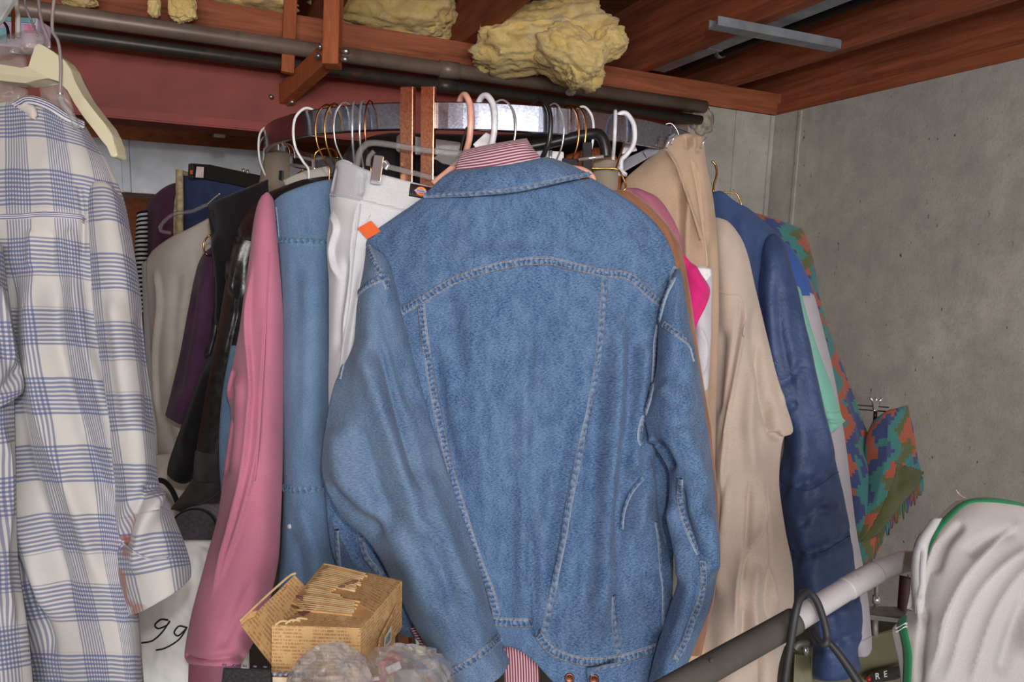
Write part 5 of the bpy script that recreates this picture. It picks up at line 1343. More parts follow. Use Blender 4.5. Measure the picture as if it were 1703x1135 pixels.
# ---- cream chamois shirt
CHA = cloth_mat('cream_chamois', (207, 188, 173), 0.06, 900, 0.25, big=8, sheen=0.3, spots=((188, 140, 92), 45, 0.74))
t = garment('cream_chamois_shirt', 'cream chamois work shirt with long hanging sleeve beside the tan trousers', 'shirt', (1240, 1150, 1.36))
CH = cl([
    [(1180, 366, 1.48), (1190, 362, 1.46), (1200, 364, 1.455), (1212, 372, 1.465)],
    [(1182, 410, 1.475), (1200, 405, 1.44), (1220, 402, 1.44), (1240, 414, 1.46)],
    [(1184, 480, 1.47), (1206, 480, 1.43), (1232, 478, 1.43), (1257, 482, 1.455)],
    [(1184, 560, 1.465), (1212, 560, 1.42), (1244, 560, 1.42), (1276, 560, 1.45)],
    [(1184, 640, 1.46), (1216, 640, 1.41), (1254, 640, 1.41), (1296, 640, 1.445)],
    [(1182, 712, 1.455), (1222, 712, 1.40), (1268, 712, 1.40), (1319, 714, 1.44)],
    [(1178, 735, 1.452), (1216, 738, 1.398), (1260, 738, 1.398), (1303, 730, 1.438)],
    [(1176, 800, 1.445), (1214, 800, 1.39), (1256, 800, 1.39), (1296, 800, 1.43)],
    [(1178, 880, 1.435), (1216, 880, 1.38), (1260, 880, 1.38), (1306, 880, 1.42)],
    [(1184, 950, 1.425), (1222, 950, 1.37), (1268, 950, 1.37), (1319, 950, 1.41)],
    [(1168, 1040, 1.41), (1212, 1040, 1.355), (1262, 1040, 1.355), (1318, 1030, 1.40)],
    [(1158, 1110, 1.40), (1206, 1110, 1.345), (1250, 1110, 1.345), (1296, 1105, 1.39)],
    [(1160, 1170, 1.39), (1206, 1170, 1.34), (1246, 1170, 1.34), (1290, 1170, 1.38)],
], name='sleeve', mat=CHA, t=t, nu=70, nv=170, thick=0.035, bulge=0.007, round_top=0.04, seed=16,
    folds=[([(1235, 500), (1232, 560), (1222, 640), (1212, 740), (1204, 860)], 9, 0.010, 's'), ([(1252, 500), (1254, 580), (1272, 680), (1288, 720)], 9, -0.006),
           ([(1250, 600), (1244, 700), (1250, 800)], 10, 0.006), ([(1278, 660), (1282, 720), (1300, 722)], 6, -0.010),
           ([(1268, 790), (1262, 880), (1240, 920), (1228, 980), (1224, 1060)], 8, 0.012, 's'), ([(1278, 800), (1272, 900), (1284, 980), (1292, 1010)], 7, 0.008, 's'),
           ([(1215, 780), (1206, 900), (1198, 1000)], 10, 0.006), ([(1256, 930), (1250, 1010), (1256, 1060)], 9, 0.008), ([(1205, 540), (1202, 620), (1196, 700)], 9, -0.005),
           ([(1238, 1000), (1236, 1060), (1230, 1110)], 6, -0.008), ([(1232, 495), (1225, 560), (1215, 650), (1200, 760)], 4, -0.0045), ([(1262, 560), (1263, 640), (1276, 700)], 4, -0.0045), ([(1246, 790), (1240, 900), (1231, 980)], 4, -0.005), ([(1208, 780), (1196, 900), (1182, 990)], 4, -0.004), ([(1288, 560), (1296, 620), (1306, 680)], 5, 0.004), ([(1268, 840), (1276, 920), (1270, 1000), (1280, 1040)], 4, -0.004)], rip=((0.0015, 12, 50), (0.0007, 7, 20)), fk=1.5)
ribbon('armhole_seam', [(1190, 484), (1212, 490), (1232, 494), (1240, 520), (1236, 560)], 0.003, [CH], CHA, t, 0.0012)
cl([[(1240, 1060, 1.36), (1268, 1058, 1.345), (1292, 1056, 1.36)], [(1250, 1110, 1.36), (1272, 1110, 1.342), (1290, 1108, 1.36)], [(1252, 1160, 1.36), (1274, 1160, 1.34), (1294, 1160, 1.36)]], name='cuff', mat=CHA, t=t, nu=20, nv=20, thick=0.02, bulge=0.006)

# ---- navy quilted jacket
NAV = Mat('navy_nylon', (54, 70, 114), 0.5, 0, 0.4)
v = NAV.coord('UV'); nz = NAV.noise(v, 24, 5, 0.6)
NAV.color(NAV.mix(NAV.ramp(nz, 0.35, 0.7), (50, 68, 108), (64, 84, 126))); NAV.bump(NAV.math('ADD', nz, NAV.math('MULTIPLY', NAV.noise(v, 80, 4, 0.6, 0.8), 0.5)), 0.5, 0.006); NAV.sheen(0.05); NAV = NAV.m
NAVD = denim_mat('navy_shell', (46, 64, 104), (76, 96, 138), (80, 100, 142), 0.7, 0.25, 6.0)
t = garment('navy_quilted_jacket', 'navy blue quilted jacket with puffy sleeve beside the cream chamois shirt', 'jacket', (1380, 1120, 1.5))
cl([
    [(1180, 322, 1.56), (1200, 318, 1.545), (1222, 336, 1.54), (1240, 346, 1.55)],
    [(1182, 350, 1.555), (1210, 352, 1.53), (1246, 364, 1.53), (1284, 380, 1.55)],
    [(1186, 390, 1.55), (1220, 392, 1.52), (1260, 396, 1.52), (1300, 400, 1.545)],
    [(1196, 450, 1.55), (1225, 450, 1.515), (1256, 450, 1.515), (1286, 450, 1.54)],
    [(1200, 560, 1.55), (1230, 560, 1.515), (1262, 560, 1.515), (1294, 560, 1.54)],
    [(1210, 720, 1.55), (1240, 720, 1.515), (1272, 720, 1.515), (1304, 720, 1.54)],
], name='shoulder', mat=NAVD, t=t, nu=40, nv=80, thick=0.04, bulge=0.007, round_top=0.05, folds=[([(1265, 385), (1258, 430), (1262, 520)], 7, -0.007), ([(1230, 350), (1236, 420), (1250, 500)], 9, 0.006)], rip=((0.001, 14, 30),))
def quilt(px, py, u, v):
    z = np.zeros_like(px)
    for y0, amp in ((500, 0.0), (792, 0.010), (905, 0.012), (1005, 0.010), (1062, 0.008)):
        yy = y0 - 24 * np.sin((u - 0.5) * 3.1) * 0.6 + 8 * np.sin(u * 3.14)
        z = z - amp * np.exp(-((py - yy) / 9.0) ** 2)
        gather = np.exp(-((py - yy) / 26.0) ** 2) * np.sign(amp)
        z = z + 0.0022 * gather * np.sin(px / 3.4 + 3 * np.sin(py / 31.0) + y0)
    return z
NS = cl([
    [(1272, 404, 1.54), (1280, 392, 1.52), (1290, 390, 1.52), (1301, 400, 1.53)],
    [(1262, 440, 1.535), (1278, 434, 1.495), (1296, 434, 1.495), (1314, 444, 1.52)],
    [(1262, 500, 1.53), (1284, 500, 1.485), (1306, 500, 1.485), (1328, 505, 1.515)],
    [(1272, 580, 1.525), (1298, 580, 1.475), (1322, 580, 1.475), (1347, 580, 1.51)],
    [(1290, 660, 1.52), (1316, 660, 1.465), (1342, 660, 1.465), (1366, 660, 1.50)],
    [(1304, 730, 1.515), (1330, 730, 1.46), (1356, 730, 1.46), (1381, 730, 1.495)],
    [(1296, 800, 1.51), (1330, 800, 1.45), (1366, 800, 1.45), (1397, 800, 1.49)],
    [(1304, 870, 1.505), (1338, 870, 1.445), (1374, 870, 1.445), (1411, 870, 1.485)],
    [(1316, 940, 1.50), (1348, 940, 1.44), (1386, 940, 1.44), (1421, 940, 1.48)],
    [(1322, 1000, 1.495), (1354, 1000, 1.435), (1394, 1000, 1.435), (1431, 1000, 1.475)],
    [(1346, 1050, 1.49), (1370, 1052, 1.435), (1402, 1052, 1.435), (1434, 1046, 1.47)],
    [(1352, 1085, 1.49), (1374, 1088, 1.435), (1404, 1088, 1.435), (1426, 1080, 1.47)],
    [(1352, 1130, 1.49), (1374, 1134, 1.435), (1408, 1130, 1.435), (1433, 1112, 1.47)],
], name='sleeve', mat=NAV, t=t, nu=70, nv=170, thick=0.04, bulge=0.010, round_top=0.04, round_bot=0.02, seed=18, extra=quilt,
    folds=[([(1290, 450), (1300, 560), (1326, 680)], 8, -0.005), ([(1312, 440), (1330, 560), (1356, 680), (1380, 780)], 7, 0.006), ([(1280, 480), (1292, 600), (1316, 720)], 8, 0.006), ([(1300, 640), (1320, 622), (1330, 600)], 5, -0.005), ([(1306, 690), (1326, 668)], 5, -0.005), ([(1330, 880), (1350, 850), (1372, 830)], 6, -0.005), ([(1350, 850), (1380, 846), (1390, 836)], 5, 0.005)], rip=((0.0018, 10, 18), (0.0009, 6, 10)))
for yb in ((1300, 806, 1345, 816, 1394, 786), (1312, 914, 1360, 922, 1414, 892), (1326, 1012, 1375, 1020, 1430, 992)):
    ribbon('quilt_seam', [(yb[0], yb[1]), (yb[2], yb[3]), (yb[4], yb[5])], 0.0022, [NS], NAV, t, 0.0008)
ptube('hook', [(1184, 268, 1.56), (1190, 275, 1.56), (1192, 290, 1.56), (1188, 305, 1.56), (1186, 320, 1.56)], 0.0022, GOLD, t)

# ---- grey raglan tee, mint tee
GRY = cloth_mat('pale_grey_jersey', (186, 180, 190), 0.04, 1200, 0.15)
RBL = cloth_mat('royal_blue_jersey', (66, 96, 168), 0.06, 1200, 0.15)
t = garment('grey_raglan_shirt', 'long sleeved pale grey shirt with royal blue shoulder, behind the navy quilted sleeve', 'shirt', (1420, 1090, 1.64))
GT = cloth([
    [(1288, 402, 1.68), (1296, 400, 1.665), (1304, 402, 1.665), (1314, 410, 1.675)],
    [(1300, 440, 1.675), (1312, 440, 1.65), (1324, 440, 1.65), (1336, 446, 1.67)],
    [(1306, 490, 1.67), (1322, 488, 1.645), (1338, 486, 1.645), (1353, 490, 1.665)],
    [(1320, 560, 1.665), (1338, 560, 1.635), (1355, 560, 1.635), (1372, 560, 1.66)],
    [(1340, 640, 1.66), (1356, 640, 1.63), (1373, 640, 1.63), (1390, 640, 1.655)],
    [(1360, 720, 1.655), (1374, 720, 1.625), (1388, 720, 1.625), (1403, 720, 1.65)],
    [(1376, 800, 1.65), (1388, 800, 1.62), (1400, 800, 1.62), (1413, 800, 1.645)],
    [(1388, 880, 1.645), (1400, 880, 1.615), (1411, 880, 1.615), (1423, 880, 1.64)],
    [(1400, 960, 1.64), (1412, 960, 1.61), (1424, 960, 1.61), (1437, 950, 1.635)],
    [(1412, 1050, 1.635), (1424, 1050, 1.605), (1436, 1050, 1.605), (1448, 1040, 1.63)],
    [(1420, 1090, 1.63), (1430, 1092, 1.60), (1441, 1090, 1.60), (1450, 1076, 1.625)],
], nu=36, nv=120, thick=0.03, bulge=0.007, round_top=0.04, rip=((0.001, 8, 40),), seed=20)
emit_split(GT, [('shoulder', [(1270, 380), (1400, 380), (1400, 483), (1270, 500)], RBL)], ('sleeve', GRY), t)
ribbon('cuff_hem', [(1422, 1066), (1436, 1066), (1448, 1060)], 0.004, [GT], GRY, t, 0.0014)
MINT = cloth_mat('mint_jersey', (136, 200, 182), 0.06, 1200, 0.15, spots=((214, 222, 186), 20, 0.70))
t = garment('mint_tee', 'mint green short sleeve tee sticking out behind the navy sleeve', 'shirt', (1385, 720, 1.58))
MT = cl([[(1300, 470, 1.61), (1316, 470, 1.59), (1330, 478, 1.60)], [(1312, 520, 1.605), (1328, 520, 1.575), (1342, 525, 1.595)], [(1326, 580, 1.60), (1342, 580, 1.57), (1360, 580, 1.59)], [(1342, 640, 1.598), (1362, 640, 1.565), (1382, 638, 1.588)], [(1356, 690, 1.595), (1378, 692, 1.56), (1400, 692, 1.585)], [(1362, 704, 1.595), (1384, 706, 1.56), (1406, 700, 1.585)], [(1366, 722, 1.598), (1378, 719, 1.57), (1390, 712, 1.59)]], name='sleeve', mat=MINT, t=t, nu=30, nv=70, thick=0.03, bulge=0.006, round_top=0.05, folds=[([(1372, 700), (1392, 702), (1406, 700)], 3, -0.006, 'o')])
ribbon('hem', [(1376, 686), (1388, 688), (1398, 686)], 0.003, [MT], MINT, t, 0.0012)
t = thing('brass_wire_hanger', 'brass wire hanger corner above the colourful poncho', 'hanger', P(1225, 325, 1.72))
ptube('wire', [(1196, 320, 1.70), (1215, 321, 1.70), (1226, 324, 1.70), (1234, 342, 1.70), (1240, 358, 1.70)], 0.0016, GOLD, t, n=30)

# ---- poncho
PON = Mat('woven_poncho', (80, 120, 110), 0.95, 0, 0.1)
uv = PON.coord('UV'); x, y, _ = PON.xyz(uv)
qx = PON.math('MULTIPLY', PON.math('FLOOR', PON.math('MULTIPLY', x, 105.0)), 1 / 105.0)
qy = PON.math('MULTIPLY', PON.math('FLOOR', PON.math('MULTIPLY', y, 105.0)), 1 / 105.0)
tri = PON.math('PINGPONG', PON.math('ADD', qy, 0.013), 0.055)
fld = PON.math('ADD', PON.math('ADD', qx, PON.math('MULTIPLY', tri, 0.75)), PON.math('MULTIPLY', qy, 0.30))
fr = PON.math('FRACT', PON.math('MULTIPLY', fld, 5.2))
blk = PON.cramp(fr, [(0.0, (76, 136, 132)), (0.20, (178, 96, 74)), (0.34, (72, 84, 130)), (0.52, (76, 136, 132)), (0.66, (104, 108, 72)), (0.80, (180, 98, 76)), (0.92, (72, 84, 130))], 'CONSTANT')
jit = PON.noise(PON.comb(qx, qy), 22, 0, 0.4)
blk = PON.mix(PON.math('GREATER_THAN', jit, 0.64), blk, (180, 96, 74))
blk = PON.mix(PON.math('LESS_THAN', jit, 0.33), blk, (74, 132, 132))
fine = PON.noise(uv, 420, 2)
PON.color(PON.mix(PON.ramp(fine, 0.35, 0.75), blk, PON.mix(0.35, blk, (50, 50, 56))))
PON.bump(fine, 0.6, 0.002); PON.sheen(0.2); PON = PON.m
PGRN = cloth_mat('olive_weave', (104, 110, 64), 0.2, 500, 0.6)
t = garment('woven_poncho', 'fringed poncho woven in teal, orange and blue blocks, nearest the concrete wall', 'poncho', (1445, 940, 1.95))
PA = cloth([
    [(1225, 348, 1.92), (1262, 356, 1.90), (1300, 368, 1.90), (1334, 380, 1.92)],
    [(1262, 400, 1.92), (1295, 402, 1.89), (1326, 406, 1.89), (1350, 420, 1.92)],
    [(1296, 500, 1.92), (1322, 500, 1.885), (1345, 500, 1.885), (1366, 505, 1.92)],
    [(1330, 600, 1.92), (1354, 600, 1.885), (1378, 600, 1.885), (1399, 602, 1.92)],
    [(1362, 680, 1.92), (1385, 680, 1.885), (1408, 680, 1.885), (1430, 685, 1.92)],
    [(1384, 760, 1.92), (1408, 760, 1.885), (1430, 758, 1.885), (1452, 750, 1.92)],
    [(1400, 840, 1.92), (1424, 840, 1.885), (1446, 835, 1.885), (1468, 825, 1.92)],
    [(1414, 920, 1.92), (1432, 918, 1.89), (1450, 905, 1.89), (1470, 885, 1.92)],
    [(1420, 945, 1.92), (1434, 940, 1.895), (1448, 926, 1.895), (1466, 900, 1.92)],
], nu=50, nv=130, thick=0.03, bulge=0.008, round_top=0.03, folds=[([(1360, 620), (1388, 720), (1412, 820)], 9, 0.008), ([(1400, 620), (1424, 700), (1446, 780)], 8, -0.006)], rip=((0.0016, 10, 24),), seed=22)
emit(PA, 'drape', PON, t)
PB = cloth([
    [(1452, 700, 1.905), (1474, 684, 1.885), (1492, 679, 1.885), (1509, 674, 1.905)],
    [(1440, 728, 1.90), (1468, 722, 1.87), (1496, 716, 1.87), (1519, 712, 1.90)],
    [(1436, 770, 1.90), (1466, 768, 1.865), (1498, 764, 1.865), (1526, 758, 1.90)],
    [(1430, 820, 1.90), (1462, 820, 1.865), (1496, 812, 1.865), (1532, 796, 1.90)],
    [(1424, 866, 1.90), (1448, 866, 1.87), (1474, 856, 1.87), (1500, 838, 1.90)],
    [(1422, 905, 1.90), (1434, 902, 1.88), (1450, 892, 1.88), (1466, 880, 1.90)],
], nu=46, nv=70, thick=0.03, bulge=0.008, round_top=0.05, folds=[([(1478, 690), (1474, 760), (1456, 850)], 8, 0.010, 's'), ([(1504, 700), (1500, 770), (1486, 830)], 8, -0.006)], rip=((0.0016, 9, 14),), seed=23)
emit_split(PB, [('olive_border', [(1536, 785), (1490, 770), (1484, 800), (1462, 850), (1440, 890), (1420, 915), (1480, 930), (1560, 820)], PGRN)], ('drape', PON), t)
FR = [cloth_mat('fringe_teal', (70, 130, 128), 0.1, 500), cloth_mat('fringe_olive', (98, 104, 62), 0.1, 500), cloth_mat('fringe_rust', (150, 86, 70), 0.1, 500), cloth_mat('fringe_plum', (96, 84, 110), 0.1, 500)]
rs = random.Random(5)
edge_q = smooth_path(np.array([(1534, 796, 1.90), (1514, 826, 1.89), (1486, 854, 1.885), (1462, 884, 1.885), (1446, 908, 1.89), (1428, 932, 1.90)]), 46)
for i, e in enumerate(edge_q):
    L = 14 + rs.random() * 12 + 26 * max(0, (i - 12) / 46)
    dx = rs.uniform(-4, 2)
    ptube('fringe_strand', [(e[0], e[1] - 3, e[2]), (e[0] + dx * 0.4, e[1] + L * 0.5, e[2] - 0.004), (e[0] + dx, e[1] + L, e[2])], [0.0024, 0.0032, 0.0016], FR[(i // 3 + rs.randint(0, 1)) % 4], t, n=6, sides=5)
t = thing('poncho_clip_hanger', 'chrome clip on a dark wire holding the poncho corner', 'hanger', P(1456, 690, 1.93))
for dy in (0, 7):
    ptube('wire', [(1424, 674 + dy, 1.93), (1450, 676 + dy, 1.925), (1478, 678 + dy, 1.92)], 0.0016, simple('dark_wire2', (60, 54, 50), 0.4, 0.7), t)
pplate('clip_jaw', [(1452, 668, 1.912), (1462, 668, 1.912), (1460, 684, 1.905), (1454, 684, 1.905)], 0.008, CHROME_S, t, bev=0.002)
for x0, x1 in ((1454, 1447), (1457, 1457), (1460, 1467)):
    ptube('clip_ear', [(x0, 672, 1.915), (x1, 661, 1.91)], 0.0035, CHROME_S, t, smooth=False)
ptube('stem', [(1456, 684, 1.92), (1455, 700, 1.92)], 0.0045, BLKP, t, smooth=False)

# ================================================================== plaid shirt in the foreground
PLD = Mat('plaid_flannel', (206, 202, 200), 0.92, 0, 0.12)
uv = PLD.coord('UV'); x, y, _ = PLD.xyz(uv)
def band(v, period, duty, ph):
    f = PLD.math('FRACT', PLD.math('ADD', PLD.math('MULTIPLY', v, 1 / period), ph))
    return PLD.ramp(PLD.math('ABSOLUTE', PLD.math('SUBTRACT', f, 0.5)), duty / 2 + 0.01, duty / 2 - 0.01)
def fine_lines(v, pitch):
    f = PLD.math('FRACT', PLD.math('MULTIPLY', v, 1 / pitch))
    return PLD.ramp(PLD.math('ABSOLUTE', PLD.math('SUBTRACT', f, 0.5)), 0.33, 0.20)
wv = PLD.noise(uv, 14, 2); ys = PLD.math('ADD', y, PLD.math('MULTIPLY', wv, 0.006)); xs = PLD.math('ADD', x, PLD.math('MULTIPLY', wv, 0.004))
V = PLD.math('MULTIPLY', band(xs, 0.0820, 0.52, 0.30), fine_lines(xs, 0.0047))
Hh = PLD.math('MULTIPLY', band(ys, 0.0860, 0.56, 0.10), fine_lines(ys, 0.0053))
base = PLD.mix(PLD.ramp(PLD.noise(uv, 9, 3), 0.3, 0.7), (180, 177, 174), (196, 193, 189))
c = PLD.mix(PLD.math('MULTIPLY', V, 0.70), base, (82, 92, 130))
c = PLD.mix(PLD.math('MULTIPLY', Hh, 0.74), c, (76, 88, 132))
PLD.color(c); PLD.bump(PLD.noise(uv, 500, 2), 0.25, 0.0008); PLD.sheen(0.2)
PLDM = PLD.m
def copy_mat(m, name):
    k = m.copy(); k.name = name; return k
COLB = Mat('plaid_collar_band', (210, 206, 204), 0.9, 0, 0.1)
cx = COLB.xyz(COLB.coord('UV')); f = COLB.math('FRACT', COLB.math('MULTIPLY', cx[0], 3.0))
COLB.color(COLB.mix(COLB.ramp(COLB.math('ABSOLUTE', COLB.math('SUBTRACT', f, 0.5)), 0.3, 0.18), (212, 208, 206), (84, 92, 136))); COLB = COLB.m
# the stained cuff: rusty blotches printed on the same flannel
PLS = copy_mat(PLDM, 'plaid_flannel_stained'); nt = PLS.node_tree; bs = nt.nodes['Principled BSDF']; src = bs.inputs['Base Color'].links[0].from_socket
tcn = nt.nodes.new('ShaderNodeTexCoord'); nzn = nt.nodes.new('ShaderNodeTexNoise'); nzn.inputs['Scale'].default_value = 26; nzn.inputs['Detail'].default_value = 5; nzn.inputs['Distortion'].default_value = 0.6
nt.links.new(tcn.outputs['UV'], nzn.inputs['Vector'])
sep = nt.nodes.new('ShaderNodeSeparateXYZ'); nt.links.new(tcn.outputs['UV'], sep.inputs[0])
def mr(sock, a, b):
    m = nt.nodes.new('ShaderNodeMapRange'); nt.links.new(sock, m.inputs[0]); m.inputs[1].default_value = a; m.inputs[2].default_value = b; return m.outputs[0]
def mm(op, a, b):
    m = nt.nodes.new('ShaderNodeMath'); m.operation = op
    for i, v in enumerate((a, b)):
        if hasattr(v, 'links'): nt.links.new(v, m.inputs[i])
        else: m.inputs[i].default_value = v
    return m.outputs[0]
where = mm('MULTIPLY', mr(sep.outputs[1], 0.36, 0.40), mr(sep.outputs[0], 0.050, 0.020))
stn = mm('MULTIPLY', where, mr(nzn.outputs[0], 0.47, 0.56))
mx = nt.nodes.new('ShaderNodeMix'); mx.data_type = 'RGBA'; nt.links.new(mm('MULTIPLY', stn, 0.85), mx.inputs[0]); nt.links.new(src, mx.inputs[6]); mx.inputs[7].default_value = rgb(140, 82, 66); nt.links.new(mx.outputs[2], bs.inputs['Base Color'])

t = garment('plaid_shirt', 'big white shirt with blue window plaid hanging nearest the viewer from a cream hanger', 'shirt', (80, 1200, 0.97))
pl_folds = [([(70, 420), (60, 560), (78, 700), (140, 860), (180, 1000)], 16, 0.010), ([(96, 440), (100, 580), (150, 740), (205, 900)], 14, -0.008),
    ([(120, 420), (140, 560), (180, 700), (205, 800)], 12, 0.009), ([(30, 420), (20, 560), (40, 740), (90, 900), (140, 1060)], 16, -0.010), ([(0, 760), (50, 900), (100, 1040)], 18, 0.010),
    ([(90, 380), (92, 460)], 8, -0.004), ([(60, 380), (58, 450)], 8, 0.004), ([(118, 375), (122, 450)], 8, 0.004), ([(10, 900), (60, 990), (100, 1100)], 12, -0.008), ([(190, 480), (200, 600), (212, 720)], 14, 0.006),
    ([(130, 300), (138, 360), (138, 440)], 5, -0.005)]
PB_ = cloth([
    [(-190, 215, 1.03), (-60, 182, 1.00), (10, 170, 0.985), (66, 168, 0.98), (112, 196, 0.985), (140, 208, 1.01)],
    [(-215, 265, 1.02), (-70, 256, 0.985), (10, 254, 0.96), (76, 254, 0.955), (134, 260, 0.965), (184, 280, 1.00)],
    [(-225, 335, 1.015), (-70, 335, 0.98), (10, 335, 0.955), (84, 335, 0.95), (146, 338, 0.96), (211, 352, 1.00)],
    [(-230, 450, 1.01), (-70, 450, 0.975), (15, 450, 0.95), (92, 450, 0.945), (158, 452, 0.957), (222, 460, 1.00)],
    [(-215, 620, 1.00), (-56, 620, 0.97), (30, 620, 0.945), (110, 620, 0.94), (176, 620, 0.955), (228, 625, 1.00)],
    [(-190, 800, 1.00), (-30, 800, 0.965), (64, 800, 0.94), (148, 800, 0.935), (202, 800, 0.95), (228, 800, 0.995)],
    [(-150, 960, 0.995), (10, 960, 0.96), (106, 960, 0.935), (176, 960, 0.93), (206, 960, 0.945), (220, 960, 0.99)],
    [(-110, 1080, 0.99), (50, 1080, 0.955), (138, 1080, 0.93), (200, 1080, 0.925), (220, 1080, 0.94), (230, 1080, 0.985)],
    [(-80, 1240, 0.985), (80, 1240, 0.95), (162, 1240, 0.925), (216, 1240, 0.92), (232, 1240, 0.935), (240, 1240, 0.98)],
], nu=150, nv=190, thick=0.04, bulge=0.008, folds=pl_folds, rip=((0.0016, 24, 90), (0.0006, 10, 30)), round_top=0.03, seed=30, edge=0.42, ustretch=1.05)
yk = [(-400, 100), (400, 100), (400, 420), (214, 394), (186, 378), (150, 370), (130, 362), (75, 358), (0, 362), (-60, 366), (-400, 380)]
emit_split(PB_, [('yoke', yk, PLDM)], ('back_panel', PLDM), t)
ribbon('yoke_seam', [(-10, 362), (40, 360), (75, 357), (130, 361), (142, 368)], 0.007, [PB_], COLB, t, 0.0018)
PSL = cloth([
    [(140, 312, 0.985), (160, 302, 0.965), (180, 305, 0.965), (204, 330, 0.995)],
    [(140, 378, 0.975), (164, 376, 0.95), (190, 378, 0.95), (218, 396, 0.99)],
    [(146, 470, 0.97), (174, 470, 0.942), (204, 472, 0.942), (232, 482, 0.985)],
    [(156, 570, 0.965), (184, 570, 0.935), (214, 572, 0.935), (241, 578, 0.98)],
    [(166, 660, 0.96), (195, 660, 0.93), (225, 662, 0.93), (252, 668, 0.975)],
    [(180, 745, 0.955), (208, 746, 0.925), (234, 748, 0.925), (258, 752, 0.97)],
    [(192, 800, 0.95), (216, 802, 0.92), (240, 804, 0.92), (264, 806, 0.965)],
    [(192, 860, 0.945), (222, 858, 0.915), (256, 856, 0.915), (288, 858, 0.96)],
    [(192, 915, 0.94), (228, 912, 0.91), (270, 908, 0.91), (308, 908, 0.955)],
    [(196, 965, 0.94), (234, 960, 0.908), (278, 948, 0.908), (317, 940, 0.955)],
    [(214, 1026, 0.94), (246, 1012, 0.91), (284, 988, 0.91), (317, 958, 0.955)],
], nu=70, nv=150, thick=0.04, bulge=0.007, folds=[([(190, 480), (205, 600), (222, 720)], 10, 0.007), ([(255, 800), (235, 830), (215, 880), (205, 920)], 9, -0.009), ([(262, 812), (250, 850), (240, 900), (232, 960)], 10, 0.009), ([(226, 500), (238, 620), (246, 720)], 8, -0.005)], rip=((0.0014, 16, 40),), round_top=0.05, seed=31, ustretch=1.0)
cuffp = [(188, 868), (250, 850), (330, 846), (340, 1060), (180, 1060)]
PSP = emit_split(PSL, [('cuff', cuffp, PLS)], ('sleeve', PLDM), t)
ribbon('cuff_seam', [(206, 905), (235, 925), (258, 930), (292, 926)], 0.002, [PSL], PLDM, PSP[0], 0.001)
PL2 = cloth([
    [(-90, 400, 0.93), (-60, 400, 0.905), (-25, 402, 0.905), (4, 410, 0.93)],
    [(-95, 490, 0.92), (-62, 490, 0.895), (-24, 495, 0.895), (16, 505, 0.925)],
    [(-95, 560, 0.915), (-60, 565, 0.888), (-16, 572, 0.888), (30, 585, 0.92)],
    [(-90, 620, 0.91), (-54, 628, 0.885), (-8, 634, 0.885), (40, 636, 0.92)],
    [(-84, 672, 0.91), (-50, 680, 0.885), (-8, 680, 0.885), (38, 652, 0.92)],
], nu=60, nv=60, thick=0.04, bulge=0.007, folds=[([(-20, 450), (4, 540), (20, 620)], 8, 0.008), ([(30, 610), (10, 640), (-20, 665)], 8, -0.008)], rip=((0.0016, 14, 24),), seed=33)
PLT = copy_mat(PLDM, 'plaid_flannel_bias')
emit(PL2, 'sleeve', PLT, t)
PL3 = cloth([
    [(-120, 650, 0.925), (-70, 660, 0.90), (-20, 665, 0.90), (24, 660, 0.93)],
    [(-120, 780, 0.92), (-72, 780, 0.89), (-22, 780, 0.89), (26, 775, 0.925)],
    [(-120, 920, 0.915), (-70, 920, 0.885), (-16, 920, 0.885), (30, 925, 0.92)],
    [(-116, 1060, 0.91), (-60, 1060, 0.88), (-4, 1060, 0.88), (48, 1060, 0.915)],
    [(-110, 1220, 0.905), (-50, 1220, 0.875), (10, 1220, 0.875), (62, 1220, 0.91)],
], nu=60, nv=90, thick=0.03, bulge=0.007, folds=[([(0, 700), (6, 820), (0, 940), (20, 1060)], 8, 0.009), ([(-20, 720), (-14, 880), (-6, 1040)], 8, -0.006)], rip=((0.0016, 14, 50),), seed=34)
emit(PL3, 'front_panel', PLDM, t)
CB = cloth([[(18, 172, 0.985), (48, 160, 0.97), (80, 168, 0.968), (110, 188, 0.972), (141, 202, 0.99)], [(18, 184, 0.98), (48, 172, 0.962), (78, 180, 0.96), (108, 200, 0.964), (141, 214, 0.985)]], nu=50, nv=14, thick=0.014, bulge=0.004, round_top=0.3, round_bot=0.3)
cb_ = emit(CB, 'collar', PLDM, t)
ribbon('collar_band', [(24, 176), (48, 166), (80, 175), (110, 194), (138, 207)], 0.010, [CB], COLB, cb_, 0.0016)
emit(cloth([[(20, 176, 0.975), (32, 172, 0.968), (52, 168, 0.968)], [(38, 186, 0.968), (50, 182, 0.96), (60, 180, 0.964)], [(52, 194, 0.966), (57, 198, 0.956), (63, 192, 0.962)]], nu=16, nv=16, thick=0.005, bulge=0.003), 'collar_label', cloth_mat('collar_lining', (216, 208, 200), 0.03), t)

